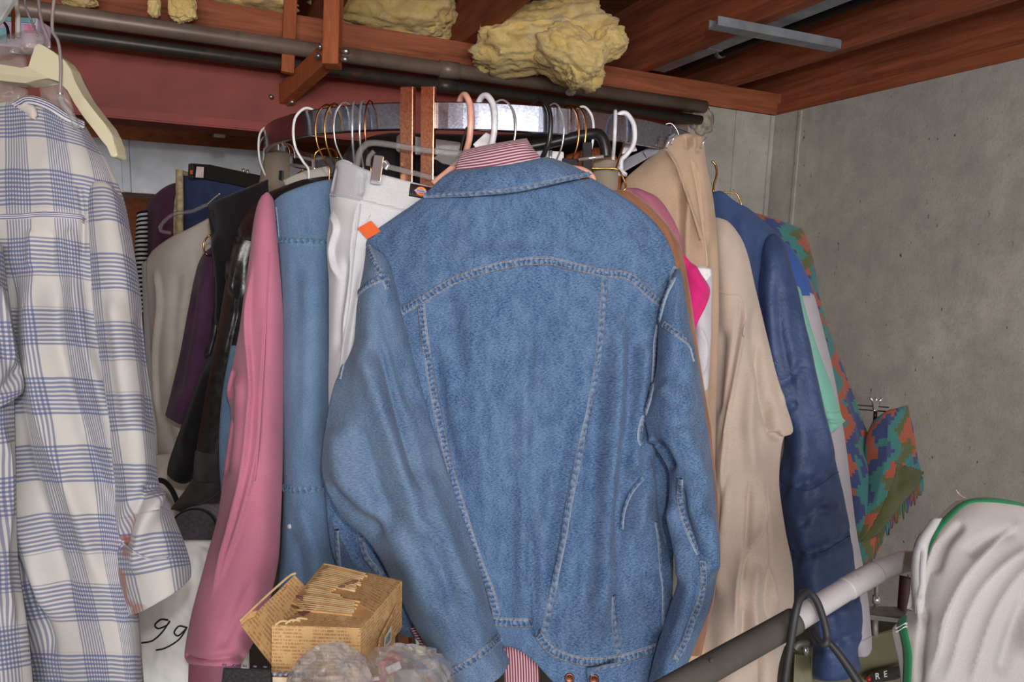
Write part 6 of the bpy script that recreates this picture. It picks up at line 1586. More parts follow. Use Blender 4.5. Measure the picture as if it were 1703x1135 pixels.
# cream contour hanger and the other hangers crowded at the near rail
CRP = Mat('cream_plastic', (206, 198, 168), 0.38, 0, 0.5); CRP.b.inputs['Subsurface Weight'].default_value = 0.0; CRP = CRP.m
t = thing('cream_hanger', 'thick cream plastic contour hanger inside the plaid shirt collar', 'hanger', P(90, 140, 1.0))
pplate('body', [(-70, 96, 1.03), (0, 107, 1.01), (34, 112, 1.0), (50, 114, 1.0), (53, 92, 1.0), (56, 75, 1.0), (64, 71, 1.0), (74, 77, 1.0), (90, 87, 1.0), (106, 99, 1.0), (116, 113, 1.0), (124, 134, 1.0), (138, 160, 1.0), (158, 186, 1.0), (176, 208, 1.0), (186, 224, 1.0), (190, 238, 1.0), (195, 258, 1.0), (190, 262, 1.0), (183, 260, 1.0), (178, 244, 1.0), (172, 232, 1.0), (156, 216, 1.0), (140, 196, 1.0), (124, 172, 1.0), (112, 150, 1.0), (98, 132, 1.0), (80, 127, 1.0), (62, 133, 1.0), (40, 138, 1.0), (0, 134, 1.01), (-70, 118, 1.03)], 0.020, CRP, t, bev=0.004)
def hookwire(pts, r, mat, label, name='clothes_hanger', d=0.98):
    q = thing(name, label, 'hanger', P(pts[-1][0], pts[-1][1], d))
    ptube('hook_wire', [(a, b, d) for a, b in pts], r, mat, q, n=40, sides=8)
    return q
q = hookwire([(94, -40), (90, 0), (87, 30), (88, 52), (97, 70), (101, 100), (101, 130), (100, 160)], 0.0019, CHROME_S, 'long bent chrome hook wire passing in front of the cream hanger', d=0.955)
ptube('clear_neck', [(100, 156, 0.96), (104, 172, 0.96), (118, 190, 0.965), (128, 214, 0.97)], 0.004, CLEARP, q, n=20)
q = hookwire([(60, -40), (64, 0), (67, 26), (72, 44), (81, 66), (82, 80)], 0.0019, CHROME_S, 'bent chrome hook wire rising from the cream hanger neck', d=1.0)
q = hookwire([(44, -30), (41, 4), (45, 18), (56, 44), (62, 60)], 0.0017, CHROME_S, 'short bent chrome hook over the lavender carton', d=1.04)
q = hookwire([(28, -40), (27, 0), (30, 30), (30, 62)], 0.0028, WIRE_MATS['white'], 'straight white coated hook wire near the top corner', d=1.02)
q = hookwire([(24, -40), (23, 0), (22, 30), (22, 64)], 0.0020, COPPER, 'straight coppery hook wire near the top corner', d=1.03)
q = hookwire([(-10, 20), (4, 34), (12, 46), (15, 64)], 0.0018, simple('dark_wire3', (80, 60, 50), 0.3, 0.8), 'dark curved hook wire at the picture edge by the carton', d=1.05)
t = thing('clear_hanger', 'clear plastic hanger shoulder behind the cream hanger arm', 'hanger', P(130, 130, 1.06))
ptube('shoulder', [(96, 96, 1.06), (118, 116, 1.06), (132, 136, 1.06), (142, 158, 1.06), (146, 176, 1.06)], 0.0065, CLEARP, t, n=24)
WRAP = Mat('cling_wrap', (206, 196, 188), 0.15, 0, 0.5)
tr = WRAP.n('ShaderNodeBsdfTransparent'); mxs = WRAP.n('ShaderNodeMixShader'); mxs.inputs[0].default_value = 0.30
WRAP.color(WRAP.mix(WRAP.ramp(WRAP.noise(WRAP.coord('Object'), 60, 4), 0.3, 0.7), (150, 136, 126), (214, 206, 200)))
WRAP.link(tr.outputs[0], mxs.inputs[1]); WRAP.link(WRAP.b.outputs[0], mxs.inputs[2]); WRAP.link(mxs.outputs[0], WRAP.nt.nodes['Material Output'].inputs[0]); WRAP = WRAP.m
t = garment('plastic_garment_bag', 'crumpled clear brownish dry cleaning plastic gathered above the plaid collar', 'plastic bag', (30, 170, 1.04))
def crump(s, amp=0.004, sc=9.0):
    def f(px, py, u, v):
        z = np.zeros_like(px)
        for i in range(px.shape[0]):
            for j in range(px.shape[1]):
                q = Vector((px[i, j] / 40.0 * sc / 9, py[i, j] / 40.0 * sc / 9, s))
                z[i, j] = amp * (1 - 2 * abs(noise.noise(q))) + amp * 0.5 * (1 - 2 * abs(noise.noise(q * 2.7)))
        return z
    return f
emit(cloth([[(-30, 66, 1.03), (20, 64, 1.02), (50, 54, 1.02), (70, 56, 1.03)], [(-30, 85, 1.03), (10, 80, 1.015), (46, 72, 1.015), (76, 68, 1.03)], [(-30, 104, 1.03), (0, 96, 1.015), (30, 88, 1.015), (60, 80, 1.03)]], nu=40, nv=24, thick=0.012, bulge=0.006, extra=crump(1.0, 0.005)), 'gathered_film', WRAP, t)
emit(cloth([[(-30, 104, 1.045), (10, 100, 1.04), (44, 92, 1.045)], [(-30, 140, 1.045), (10, 140, 1.035), (48, 140, 1.045)], [(-30, 180, 1.045), (10, 175, 1.035), (46, 172, 1.045)]], nu=30, nv=30, thick=0.012, bulge=0.006, extra=crump(2.0, 0.004)), 'hanging_film', WRAP, t)
emit(cloth([[(74, 128, 1.03), (90, 124, 1.025), (108, 132, 1.03)], [(70, 150, 1.03), (92, 150, 1.02), (116, 150, 1.03)], [(84, 186, 1.03), (104, 186, 1.02), (126, 196, 1.03)]], nu=26, nv=26, thick=0.012, bulge=0.006, extra=crump(3.0, 0.005)), 'collar_film', WRAP, t)
t = thing('printed_carton', 'lavender and teal printed carton standing behind the near hooks', 'carton', P(26, 62, 1.2))
pplate('front', [(-40, 24, 1.15), (62, 30, 1.15), (60, 80, 1.15), (-40, 74, 1.15)], 0.03, simple('lavender_print', (196, 176, 204), 0.6), t)
pplate('teal_band', [(2, 27, 1.147), (58, 31, 1.147), (57, 38, 1.147), (2, 34, 1.147)], 0.002, simple('teal_print', (126, 184, 190), 0.6), t, bev=0.0003)
pplate('pink_panel', [(40, 40, 1.147), (58, 41, 1.147), (57, 54, 1.147), (40, 53, 1.147)], 0.002, simple('pink_print', (206, 132, 160), 0.6), t, bev=0.0003)
pplate('teal_panel', [(0, 46, 1.147), (10, 47, 1.147), (10, 72, 1.147), (0, 71, 1.147)], 0.002, simple('teal_print', (126, 184, 190), 0.6), t, bev=0.0003)
t = thing('rail_end_plate', 'grey steel end plate of the near clothes rail at the picture corner', 'rail', P(5, 10, 0.96))
pplate('plate', [(-60, -30, 0.93), (36, -34, 0.93), (22, -2, 0.93), (2, 32, 0.93), (-8, 42, 0.93), (-60, 46, 0.93)], 0.006, simple('plate_grey', (168, 172, 172), 0.5, 0.2), t, bev=0.0015)
tube('rail_tube', [P(-330, -60, 1.0), P(130, -46, 1.0)], 0.014, CHROME, t, sides=16, smooth=False)
tube('rail_hanger_rod', [P(-20, -50, 1.0), P(-20, -50, 1.0) + Vector((0, 0, 0.30))], 0.006, CHROME, t, sides=10, smooth=False)

# ================================================================== pile at the bottom left: white sack, roll, carton, bag
SACK = simple('white_sack', (234, 233, 230), 0.6, 0, 0.3, 0.04, 12)
t = garment('white_sack', 'white paper sack with handwritten nines standing below the plaid cuff', 'bag', (290, 1180, 1.3))
WS = cloth([
    [(206, 905, 1.33), (250, 900, 1.31), (330, 898, 1.31), (410, 900, 1.33)],
    [(205, 960, 1.32), (255, 958, 1.285), (330, 958, 1.285), (412, 960, 1.32)],
    [(206, 1040, 1.31), (258, 1040, 1.27), (330, 1040, 1.27), (414, 1040, 1.31)],
    [(210, 1180, 1.30), (260, 1180, 1.26), (330, 1180, 1.26), (416, 1180, 1.30)],
], nu=60, nv=70, thick=0.10, bulge=0.006, round_top=0.06, extra=crump(4.0, 0.003), folds=[([(340, 905), (346, 960), (352, 1040)], 8, 0.006)])
ws_ = emit(WS, 'body', SACK, t)
INK = simple('black_ink', (38, 36, 40), 0.5)
for st in ([(280, 1032), (268, 1031), (258, 1040), (264, 1046), (278, 1040), (282, 1034), (270, 1052), (254, 1066), (236, 1070)],
           [(310, 1044), (298, 1042), (290, 1052), (296, 1058), (306, 1050), (311, 1044), (298, 1064), (276, 1078), (260, 1082)],
           [(316, 1058), (322, 1056)]):
    ribbon('lettering', st, 0.0026, [WS], INK, ws_, 0.0006, 0.0006, across=3)
# drum-shaped roll with a charcoal end
t = thing('round_drum', 'white drum lying on its side with a charcoal disc end, below the leather cuff', 'drum', P(322, 915, 1.33))
dc = P(321, 884, 1.31); dr = 0.0385
axd = (P(352, 858, 1.50) - dc).normalized()
e1 = axd.cross(Vector((0, 0, 1))).normalized(); e2 = e1.cross(axd)
def drum(name, r0, r1, a, b, mat, parent, n=48):
    verts = []; faces = []
    for k in range(n):
        q = e1 * math.cos(2 * math.pi * k / n) + e2 * math.sin(2 * math.pi * k / n)
        for r, d in ((r0, a), (r1, a), (r1, b), (r0, b)): verts.append(dc + q * r + axd * d)
    for k in range(n):
        j = (k + 1) % n
        for i in range(4): faces.append((k * 4 + i, k * 4 + (i + 1) % 4, j * 4 + (i + 1) % 4, j * 4 + i))
    return mesh(name, verts, faces, mat, parent, smooth=False)
drum('wall', dr * 0.5, dr * 0.985, 0.004, 0.16, simple('lavender_card', (206, 204, 222), 0.6), t)
drum('rim', dr * 0.93, dr * 1.01, -0.002, 0.010, BLK, t)
drum('end_disc', 0.0005, dr * 0.95, 0.001, 0.005, simple('charcoal_felt', (74, 72, 74), 0.95, 0, 0.1, 0.12, 200), t)
t = garment('black_strap', 'curved black strap arching behind the plaid cuff beside the drum', 'strap', (275, 800, 1.4))
ptube('band', [(255, 812, 1.40), (262, 800, 1.40), (274, 802, 1.40), (286, 816, 1.39), (294, 834, 1.38), (298, 848, 1.37)], 0.0048, BLK, t, n=30, flat=((0, 0.96, -0.26), 0.4))
t = garment('black_scarf', 'black suede scarf end trailing from the cuff onto the drum', 'scarf', (320, 845, 1.36))
emit(cloth([[(318, 800, 1.385), (340, 806, 1.37), (368, 800, 1.38)], [(300, 826, 1.38), (330, 830, 1.355), (366, 818, 1.375)], [(286, 843, 1.375), (312, 844, 1.355), (350, 828, 1.37)], [(284, 848, 1.375), (300, 848, 1.36), (325, 842, 1.37)]], nu=24, nv=24, thick=0.012, bulge=0.006), 'drape', SUE, t)
# cream cloth lying behind
t = garment('cream_towel', 'cream towel hanging behind the black strap and drum', 'towel', (300, 900, 1.5))
emit(cloth([[(225, 760, 1.74), (290, 755, 1.72), (380, 750, 1.73)], [(225, 840, 1.74), (290, 840, 1.71), (380, 840, 1.72)], [(220, 940, 1.73), (290, 940, 1.70), (390, 940, 1.71)], [(220, 1330, 1.72), (290, 1330, 1.69), (390, 1330, 1.70)]], nu=40, nv=40, thick=0.03, bulge=0.006, folds=[([(262, 770), (270, 830), (290, 880)], 9, 0.008), ([(330, 770), (322, 840), (330, 900)], 9, -0.006)], rip=((0.0014, 16, 30),)), 'drape', CREAM, t)

# ---- printed cardboard box
BXM = Mat('printed_cardboard', (206, 164, 106), 0.75, 0, 0.2)
v = BXM.coord('UV'); x, y, _ = BXM.xyz(v)
rowf = BXM.math('FRACT', BXM.math('MULTIPLY', y, 250.0)); rown = BXM.math('FLOOR', BXM.math('MULTIPLY', y, 250.0))
txt = BXM.noise(BXM.comb(BXM.math('MULTIPLY', x, 700.0), BXM.math('MULTIPLY', rown, 7.3)), 1.0, 2, 0.6)
blkn = BXM.noise(BXM.comb(BXM.math('MULTIPLY', x, 60.0), BXM.math('MULTIPLY', y, 60.0)), 1.0, 2, 0.5)
ink = BXM.math('MULTIPLY', BXM.math('MULTIPLY', BXM.ramp(BXM.math('ABSOLUTE', BXM.math('SUBTRACT', rowf, 0.5)), 0.34, 0.26), BXM.ramp(txt, 0.42, 0.50)), BXM.ramp(blkn, 0.40, 0.46))
big = BXM.noise(v, 16, 4)
c = BXM.mix(BXM.ramp(big, 0.3, 0.7), (186, 148, 98), (212, 178, 128))
c = BXM.mix(BXM.math('MULTIPLY', ink, 0.55), c, (134, 74, 44))
bold = BXM.math('MULTIPLY', BXM.math('GREATER_THAN', BXM.voro(BXM.map(v, (110, 200, 1)), 1.0, 0), 0.62), BXM.ramp(BXM.noise(v, 22, 2), 0.60, 0.63))
c = BXM.mix(BXM.math('MULTIPLY', bold, 0.7), c, (140, 62, 44))
BXM.color(c); BXM.bump(BXM.noise(v, 300, 2), 0.2, 0.0006); BXM = BXM.m
KRAFT = simple('torn_kraft', (196, 154, 104), 0.9, 0, 0.1, 0.12, 40)
KRLT = simple('corrugated_light', (204, 176, 132), 0.9, 0, 0.1, 0.08, 60)
ZT = Pz(600, 1046, 0).z
zt = P(600, 1046, 0.85).z
A = Pz(452, 1041, zt); B = Pz(600, 1046, zt); Cc = Pz(667, 968, zt); Dd = Pz(538, 938, zt)
Cc = B + (Cc - B); hB = 0.062
t = thing('cardboard_box', 'torn little cardboard box printed with brown newsprint, open side flap', 'box', ((A.x + Cc.x) / 2, (A.y + Cc.y) / 2, zt - hB))
dn = Vector((0, 0, -hB))
def panel(name, q, thick, mat, parent, sx=None):
    """a flat board with UV in metres; q = four corners, q[0] is the UV origin"""
    q = [Vector(p) for p in q]; e = (q[1] - q[0]); n = e.cross(q[3] - q[0]).normalized()
    if n.dot(CAMP - q[0]) < 0: n = -n
    f = (q[3] - q[0]).length; w = e.length
    vs = q + [p - n * thick for p in q]
    uvs = [(0, 0), (w, 0), (w, f), (0, f)] * 2
    return mesh(name, vs, [(0, 1, 2, 3), (7, 6, 5, 4), (0, 4, 5, 1), (1, 5, 6, 2), (2, 6, 7, 3), (3, 7, 4, 0)], mat, parent, uvs, smooth=False)
inn = 0.0025
fr_lo = [p + dn for p in (A, B, Cc, Dd)]
# the front leans outward as it drops
out_f = (A - Dd).normalized() * 0.004
panel('front_side', [fr_lo[0] + out_f, fr_lo[1] + out_f, B, A], inn, BXM, t)
panel('end_side', [fr_lo[1] + out_f, fr_lo[2], Cc, B], inn, BXM, t)
panel('back_side', [fr_lo[2], fr_lo[3], Dd, Cc], inn, BXM, t)
panel('bottom', fr_lo, inn, BXM, t)
# top board in strips: newsprint left, torn corrugated ridges right
def top(u, v, dz=0.0):
    a = A.lerp(B, u); b = Dd.lerp(Cc, u); q = a.lerp(b, v); return q + Vector((0, 0, dz))
panel('top_board', [top(0.0, 0.34), top(1, 0.0), top(1, 1), top(0, 1)], inn, KRAFT, t)
panel('top_print', [top(0.56, 0.52, 0.0006), top(1, 0.30, 0.0006), top(1, 0.995, 0.0006), top(0.62, 0.995, 0.0006)], 0.0005, BXM, t)
torn = []
rs = random.Random(11)
for k in range(26):
    v0 = 0.22 + 0.76 * k / 25
    u0 = 0.04 + rs.uniform(-0.03, 0.03) + max(0, 0.5 - v0) * 0.35; u1 = (0.60 if v0 > 0.55 else 0.86 - 0.25 * v0) + rs.uniform(-0.04, 0.02)
    if 9 <= k <= 13: u0, u1 = u0 + 0.02, u1 - 0.2
    tube('corrugation', [top(u0, v0, 0.0012), top((u0 + u1) / 2, v0 - 0.005, 0.0016), top(u1, v0 - 0.012, 0.0012)], 0.0015, KRLT if k % 4 else KRAFT, t, n=8, sides=6)
# torn strip with dark hole and print under it
panel('torn_print', [top(0.0, 0.0, 0.0005), top(1.0, 0.0, 0.0005), top(0.95, 0.16, 0.0005), top(0.26, 0.27, 0.0005)], 0.001, BXM, t)
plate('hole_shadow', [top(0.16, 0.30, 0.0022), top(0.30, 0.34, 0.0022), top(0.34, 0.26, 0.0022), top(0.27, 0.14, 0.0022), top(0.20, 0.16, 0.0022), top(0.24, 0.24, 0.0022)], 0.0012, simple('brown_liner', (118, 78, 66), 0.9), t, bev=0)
for a, b in (((0.02, 0.40), (0.12, 0.35)), ((0.44, 0.70), (0.56, 0.80)), ((0.40, 0.63), (0.46, 0.66))):
    tube('tear', [top(a[0], a[1], 0.003), top((a[0] + b[0]) / 2 + 0.02, (a[1] + b[1]) / 2, 0.0034), top(b[0], b[1], 0.003)], [0.0008, 0.0024, 0.0008], simple('brown_liner', (118, 78, 66), 0.9), t, n=10, sides=6)
for a in ((0.20, 0.02), (0.26, 0.05), (0.10, 0.0)):
    tube('torn_edge', [top(a[0] - 0.06, a[1], 0.001), top(a[0], a[1] + 0.02, 0.004), top(a[0] + 0.08, a[1] + 0.05, 0.001)], 0.0014, KRLT, t, n=10, sides=6)
# end fold and label
mB = B + dn * 0.3 + (Cc - B) * 0.16
eN = (Cc - B).cross(Vector((0, 0, 1))).normalized()
if eN.dot(CAMP - B) < 0: eN = -eN
def endp(u, v, o=0.0): return (B.lerp(Cc, u) + dn * v) + eN * o
ef_ = panel('end_flap', [endp(0.30, 0.98, 0.004), endp(0.98, 0.95, 0.003), endp(0.86, 0.34, 0.003), endp(0.34, 0.55, 0.006)], 0.0018, BXM, t)
panel('label_sticker', [endp(0.42, 0.86, 0.0065), endp(0.60, 0.86, 0.0065), endp(0.62, 0.56, 0.0062), endp(0.44, 0.60, 0.0066)], 0.0004, simple('sticker_pale', (196, 196, 186), 0.6), ef_)
panel('sticker_print', [endp(0.45, 0.80, 0.0071), endp(0.57, 0.80, 0.0071), endp(0.59, 0.64, 0.0068), endp(0.46, 0.67, 0.0072)], 0.0004, simple('sticker_ink', (120, 124, 120), 0.6, var=0.4, scale=500), ef_)
# side flap folded out
F0, F1 = Dd.lerp(A, 0.20), A.lerp(Dd, -0.02) + dn * 0.85
fo = [P(490, 957, 0.985), P(524, 992, 0.965), P(458, 1114, 0.868), P(402, 1042, 0.905)]
panel('side_flap', [fo[3], fo[2] , fo[1], fo[0]], 0.0024, BXM, t)
plate('flap_tab', [P(401, 1040, 0.901), P(414, 1030, 0.91), P(424, 1026, 0.915), P(428, 1016, 0.92), P(412, 1018, 0.915), P(399, 1030, 0.905)], 0.002, KRAFT, t, bev=0)
tube('flap_edge', [P(399, 1034, 0.90), P(430, 1004, 0.93), P(462, 975, 0.96), P(482, 958, 0.98), P(492, 954, 0.985)], 0.0016, KRLT, t, n=24, sides=6)

# what the box stands on
ztab = zt - hB - 0.001
t = thing('storage_carton', 'plain brown storage carton carrying the printed box', 'carton', ((A.x + Cc.x) / 2, (A.y + Cc.y) / 2, 0))
ctr = (A + B + Cc + Dd) / 4; fp = [Vector((ctr.x + (p.x - ctr.x) * 0.9, ctr.y + (p.y - ctr.y) * 0.9, 0)) for p in (A, B, Cc, Dd)]; mab = [fp[0], fp[1], fp[1].lerp(fp[2], 0.497), fp[0].lerp(fp[3], 0.497)]; mcd = [fp[0].lerp(fp[3], 0.503), fp[1].lerp(fp[2], 0.503), fp[2], fp[3]]
slab('carton_body', fp, 0.0, ztab - 0.003, KRAFT, t)
slab('lid_flap', mab, ztab - 0.003, ztab, KRAFT, t)
slab('lid_flap', mcd, ztab - 0.003, ztab, KRAFT, t)
# wallet, cream slip
t = thing('black_wallet', 'charcoal fabric pouch lying in front of the printed box', 'pouch', P(410, 1150, 0.83))
pplate('front', [(370, 1109, 0.842), (450, 1113, 0.838), (452, 1180, 0.80), (362, 1180, 0.80)], 0.016, simple('charcoal_fabric', (56, 55, 58), 0.95, 0, 0.1, 0.25, 400), t, bev=0.003)
for i in range(5):
    ptube('piping', [(370 + i * 17, 1106 + i * 0.9, 0.846), (376 + i * 17, 1107 + i * 0.9, 0.846)], 0.0011, simple('piping_blue', (96, 98, 130), 0.3), t, smooth=False, sides=6)
t = thing('paper_slip', 'pale paper slip beside the charcoal pouch', 'paper', P(480, 1140, 0.83))
pplate('slip', [(452, 1126, 0.84), (500, 1128, 0.838), (502, 1175, 0.81), (450, 1175, 0.81)], 0.002, simple('cream_paper', (222, 204, 176), 0.8), t, bev=0.0005)
t = thing('bead_string', 'string of small grey blue beads on the paper slip', 'beads', P(480, 1122, 0.845))
for i in range(7):
    bm = bmesh.new(); bmesh.ops.create_icosphere(bm, subdivisions=2, radius=0.0026)
    bm.transform(Matrix.Translation(P(457 + i * 9, 1121 + (i % 2), 0.836)))
    from_bm('bead', bm, simple('bead_glass', (120, 126, 146), 0.15, 0, 0.6, 0.3, 300), t, True)
# clear bag with bright packets inside
RED = simple('red_packet', (214, 52, 50), 0.4); 
t = garment('clear_plastic_bag', 'crumpled clear plastic bag of bright packets in front of the printed box', 'bag', (620, 1180, 0.83))
def bagpart(rows, s, amp=0.006):
    fa, fb = crump(s, amp, 6), crump(s + 9, amp * 0.45, 20)
    o = emit(cloth(rows, nu=24, nv=17, thick=0.012, bulge=0.005, round_top=0.12, extra=lambda a, b, c, d: fa(a, b, c, d) * 1.6 + fb(a, b, c, d) * 1.8), 'film', CLEARP, t)
    o.data.polygons.foreach_set('use_smooth', [False] * len(o.data.polygons))
bagpart([[(492, 1120, 0.83), (520, 1084, 0.815), (548, 1074, 0.815), (572, 1098, 0.83)], [(490, 1140, 0.82), (522, 1112, 0.80), (560, 1106, 0.80), (600, 1116, 0.82)], [(488, 1160, 0.815), (525, 1140, 0.79), (570, 1136, 0.79), (614, 1142, 0.815)], [(486, 1190, 0.81), (525, 1185, 0.785), (570, 1185, 0.785), (620, 1190, 0.81)]], 5.0)
bagpart([[(632, 1096, 0.88), (660, 1078, 0.86), (700, 1082, 0.86), (722, 1108, 0.88)], [(616, 1116, 0.87), (656, 1100, 0.845), (704, 1100, 0.845), (738, 1124, 0.87)], [(604, 1140, 0.86), (656, 1124, 0.83), (712, 1124, 0.83), (748, 1144, 0.86)], [(600, 1190, 0.85), (656, 1185, 0.82), (712, 1185, 0.82), (754, 1190, 0.85)]], 6.0)
def packet(name, label, pts, mat, th=0.012):
    q = thing(name, label, 'packet', P(*pts[0])); pplate('wrapper', pts, th, mat, q, bev=0.003); return q
q = packet('red_packet', 'red and white packet inside the clear bag beside the box', [(630, 1100, 0.895), (650, 1080, 0.905), (668, 1094, 0.905), (660, 1120, 0.89), (636, 1124, 0.885)], RED)
pplate('white_band', [(640, 1112, 0.880), (664, 1100, 0.888), (668, 1112, 0.885), (646, 1122, 0.879)], 0.003, simple('packet_white', (230, 226, 224), 0.5), q, bev=0.0005)
q = packet('red_packet', 'dark red packet low in the clear bag', [(596, 1130, 0.875), (640, 1118, 0.88), (646, 1160, 0.86), (600, 1165, 0.855)], simple('dark_red_packet', (176, 50, 52), 0.4))
pplate('printed_cross', [(616, 1128, 0.866), (630, 1126, 0.866), (631, 1132, 0.864), (617, 1134, 0.864)], 0.002, simple('packet_white', (230, 226, 224), 0.5), q, bev=0.0003)
q = packet('grey_packet', 'dark grey packet inside the clear bag by the jacket cuff', [(650, 1110, 0.90), (720, 1104, 0.90), (740, 1150, 0.875), (660, 1160, 0.87)], simple('dark_grey_packet', (92, 90, 94), 0.4))
pplate('orange_corner', [(704, 1124, 0.886), (716, 1120, 0.886), (730, 1140, 0.874), (716, 1144, 0.874)], 0.002, simple('packet_orange', (206, 140, 84), 0.5), q, bev=0.0005)
q = packet('bronze_packet', 'bronze foil packet in the near lobe of the clear bag', [(515, 1125, 0.85), (575, 1120, 0.85), (590, 1170, 0.83), (512, 1175, 0.83)], simple('bronze_foil', (176, 140, 116), 0.35, 0.3, 0.5, 0.25, 60))
pplate('seal_strip', [(520, 1128, 0.842), (570, 1124, 0.842), (571, 1130, 0.840), (520, 1134, 0.840)], 0.002, KRLT, q, bev=0.0003)
t = garment('grey_bottle', 'grey and cream bottle standing behind the clear bag under the striped cuff', 'bottle', (705, 1130, 1.0))
bc_ = P(704, 1106, 1.06)
tube('body', [bc_ + Vector((0, 0, -0.09)), bc_ + Vector((0, 0, -0.0)), bc_ + Vector((0, 0, 0.012)), bc_ + Vector((0, 0, 0.018))], [0.022, 0.022, 0.018, 0.009], simple('bottle_grey', (120, 116, 108), 0.5), t, n=24, sides=20)
tube('cap', [bc_ + Vector((-0.004, 0, 0.016)), bc_ + Vector((-0.004, 0, 0.026))], 0.007, simple('bottle_cream', (206, 200, 160), 0.5), t, sides=16, smooth=False)

# ================================================================== exercise machine and drape at the lower right
t = thing('exercise_machine', 'exercise machine with white tubular handle, grey foam grip and olive housing', 'exercise machine', P(1400, 1200, 1.1))
FOAM = simple('grey_foam', (86, 83, 78), 0.95, 0, 0.1, 0.08, 14, 0.25, 500)
WTUBE = Mat('white_tube', (206, 202, 208), 0.35, 0, 0.5); v = WTUBE.coord('Object')
WTUBE.color(WTUBE.mix(WTUBE.math('MULTIPLY', WTUBE.ramp(WTUBE.noise(v, 40, 5, 0.7), 0.60, 0.72), 0.5), (190, 186, 190), (160, 132, 108))); WTUBE = WTUBE.m
path = [(1060, 1180, 0.86), (1200, 1101, 0.92), (1320, 1034, 0.98), (1400, 985, 1.02), (1451, 956, 1.045), (1480, 943, 1.06), (1513, 934, 1.075), (1560, 945, 1.09), (1610, 985, 1.10), (1650, 1060, 1.105), (1670, 1180, 1.105)]
pw = [P(*p) for p in path]
tube('handle_tube', pw, 0.0140, WTUBE, t, n=120, sides=24)
gp = smooth_path([tuple(p) for p in pw], 120)[:25]
tube('foam_grip', [tuple(p) for p in gp], 0.0158, FOAM, t, n=40, sides=24)
sl = smooth_path([tuple(p) for p in pw], 120)[44:46]
tube('joint_sleeve', [tuple(p) for p in smooth_path([tuple(p) for p in pw], 200)[62:84]], 0.0147, WTUBE, t, n=30, sides=24)
disc_ = P(1182, 1098, 0.76)
ptube('grip_plug', [(1183, 1099, 0.905), (1183, 1099, 0.8915)], 0.0022, simple('grip_dot', (70, 68, 66), 0.9), t, smooth=False)
OLV = simple('olive_paint', (112, 110, 84), 0.45, 0.2, 0.4, 0.06, 8)
hb = [P(1318, 1082, 1.560), P(1436, 1062, 1.620), P(1540, 1030, 1.700), P(1560, 1200, 1.620), P(1430, 1240, 1.560), P(1310, 1240, 1.520)]
plate('housing', hb, 0.16, OLV, t, bev=0.006)
pplate('side_plate', [(1322, 1088, 1.545), (1350, 1092, 1.545), (1352, 1170, 1.510), (1318, 1170, 1.510)], 0.010, OLV, t)
bd = pplate('badge', [(1440, 1131, 1.572), (1446, 1123, 1.574), (1460, 1118, 1.578), (1482, 1113, 1.588), (1512, 1106, 1.600), (1516, 1120, 1.595), (1490, 1131, 1.582), (1462, 1136, 1.575), (1446, 1136, 1.572)], 0.006, simple('badge_black', (26, 22, 24), 0.25, 0, 0.6), t, bev=0.001)
bm = bmesh.new(); bmesh.ops.create_icosphere(bm, subdivisions=2, radius=0.0052); bm.transform(Matrix.Translation(P(1444, 1130, 1.565)))
from_bm('red_lamp', bm, simple('red_lens', (190, 40, 36), 0.12, 0, 0.7), bd, True)
for ch, px, py in (('R', 1459, 1125.5), ('E', 1472.5, 1122)):
    p0 = P(px, py, 1.558); r_ = (P(px + 10, py - 2.2, 1.562) - p0).normalized(); u_ = (P(px, py - 10, 1.558) - p0).normalized()
    quad_text('lettering', ch, 0.0182, p0, r_, u_, simple('badge_letters', (222, 222, 226), 0.4), bd, 0.0008)
# steel frame of the machine behind the handle
STL = simple('grey_frame', (128, 126, 122), 0.5, 0.3)
pplate('tray', [(1436, 1016, 1.620), (1450, 1008, 1.680), (1512, 1010, 1.720), (1512, 1028, 1.660), (1500, 1030, 1.630), (1440, 1024, 1.620)], 0.010, STL, t)
ptube('post', [(1455, 1024, 1.640), (1455, 1080, 1.640)], 0.0065, STL, t, smooth=False)
ptube('rod', [(1458, 960, 1.640), (1457, 1010, 1.640)], 0.0045, STL, t, smooth=False)
ptube('rod_nut', [(1457, 992, 1.635), (1457, 1004, 1.635)], 0.0085, CHROME_S, t, smooth=False, sides=6)
ptube('rod_nut', [(1340, 1076, 1.550), (1340, 1092, 1.550)], 0.006, CHROME_S, t, smooth=False, sides=6)
ptube('pulley_arm', [(1322, 1080, 1.550), (1330, 1072, 1.550), (1350, 1070, 1.550)], 0.007, STL, t)
ptube('seat_knob', [(1290, 1062, 1.540), (1302, 1076, 1.530)], 0.016, simple('knob_white', (206, 206, 204), 0.4), t, smooth=False, sides=18)
ptube('guard', [(1508, 960, 1.710), (1505, 1000, 1.700), (1503, 1040, 1.690)], 0.014, simple('maroon_guard', (66, 40, 42), 0.6), t)
# black cable with hook loop over the handle
t = thing('black_cable', 'black rubber cable looped in a hook over the white handle', 'cable', P(1310, 1150, 0.83))
RUB = simple('black_rubber', (46, 46, 48), 0.5, 0, 0.4)
ptube('loop', [(1301, 1180, 0.925), (1305, 1135, 0.930), (1313, 1080, 0.935), (1322, 1025, 0.940), (1331, 994, 0.950), (1344, 986, 0.965), (1358, 1000, 0.965), (1369, 1030, 0.960), (1375, 1056, 0.955), (1374, 1070, 0.950), (1366, 1071, 0.955), (1356, 1058, 0.975), (1350, 1040, 1.005)], 0.0047, RUB, t, n=100, sides=12)
ptube('tail', [(1374, 1064, 0.953), (1392, 1084, 0.945), (1412, 1112, 0.935), (1436, 1150, 0.925)], [0.004, 0.0047, 0.0052, 0.0056], RUB, t, n=30, sides=12)

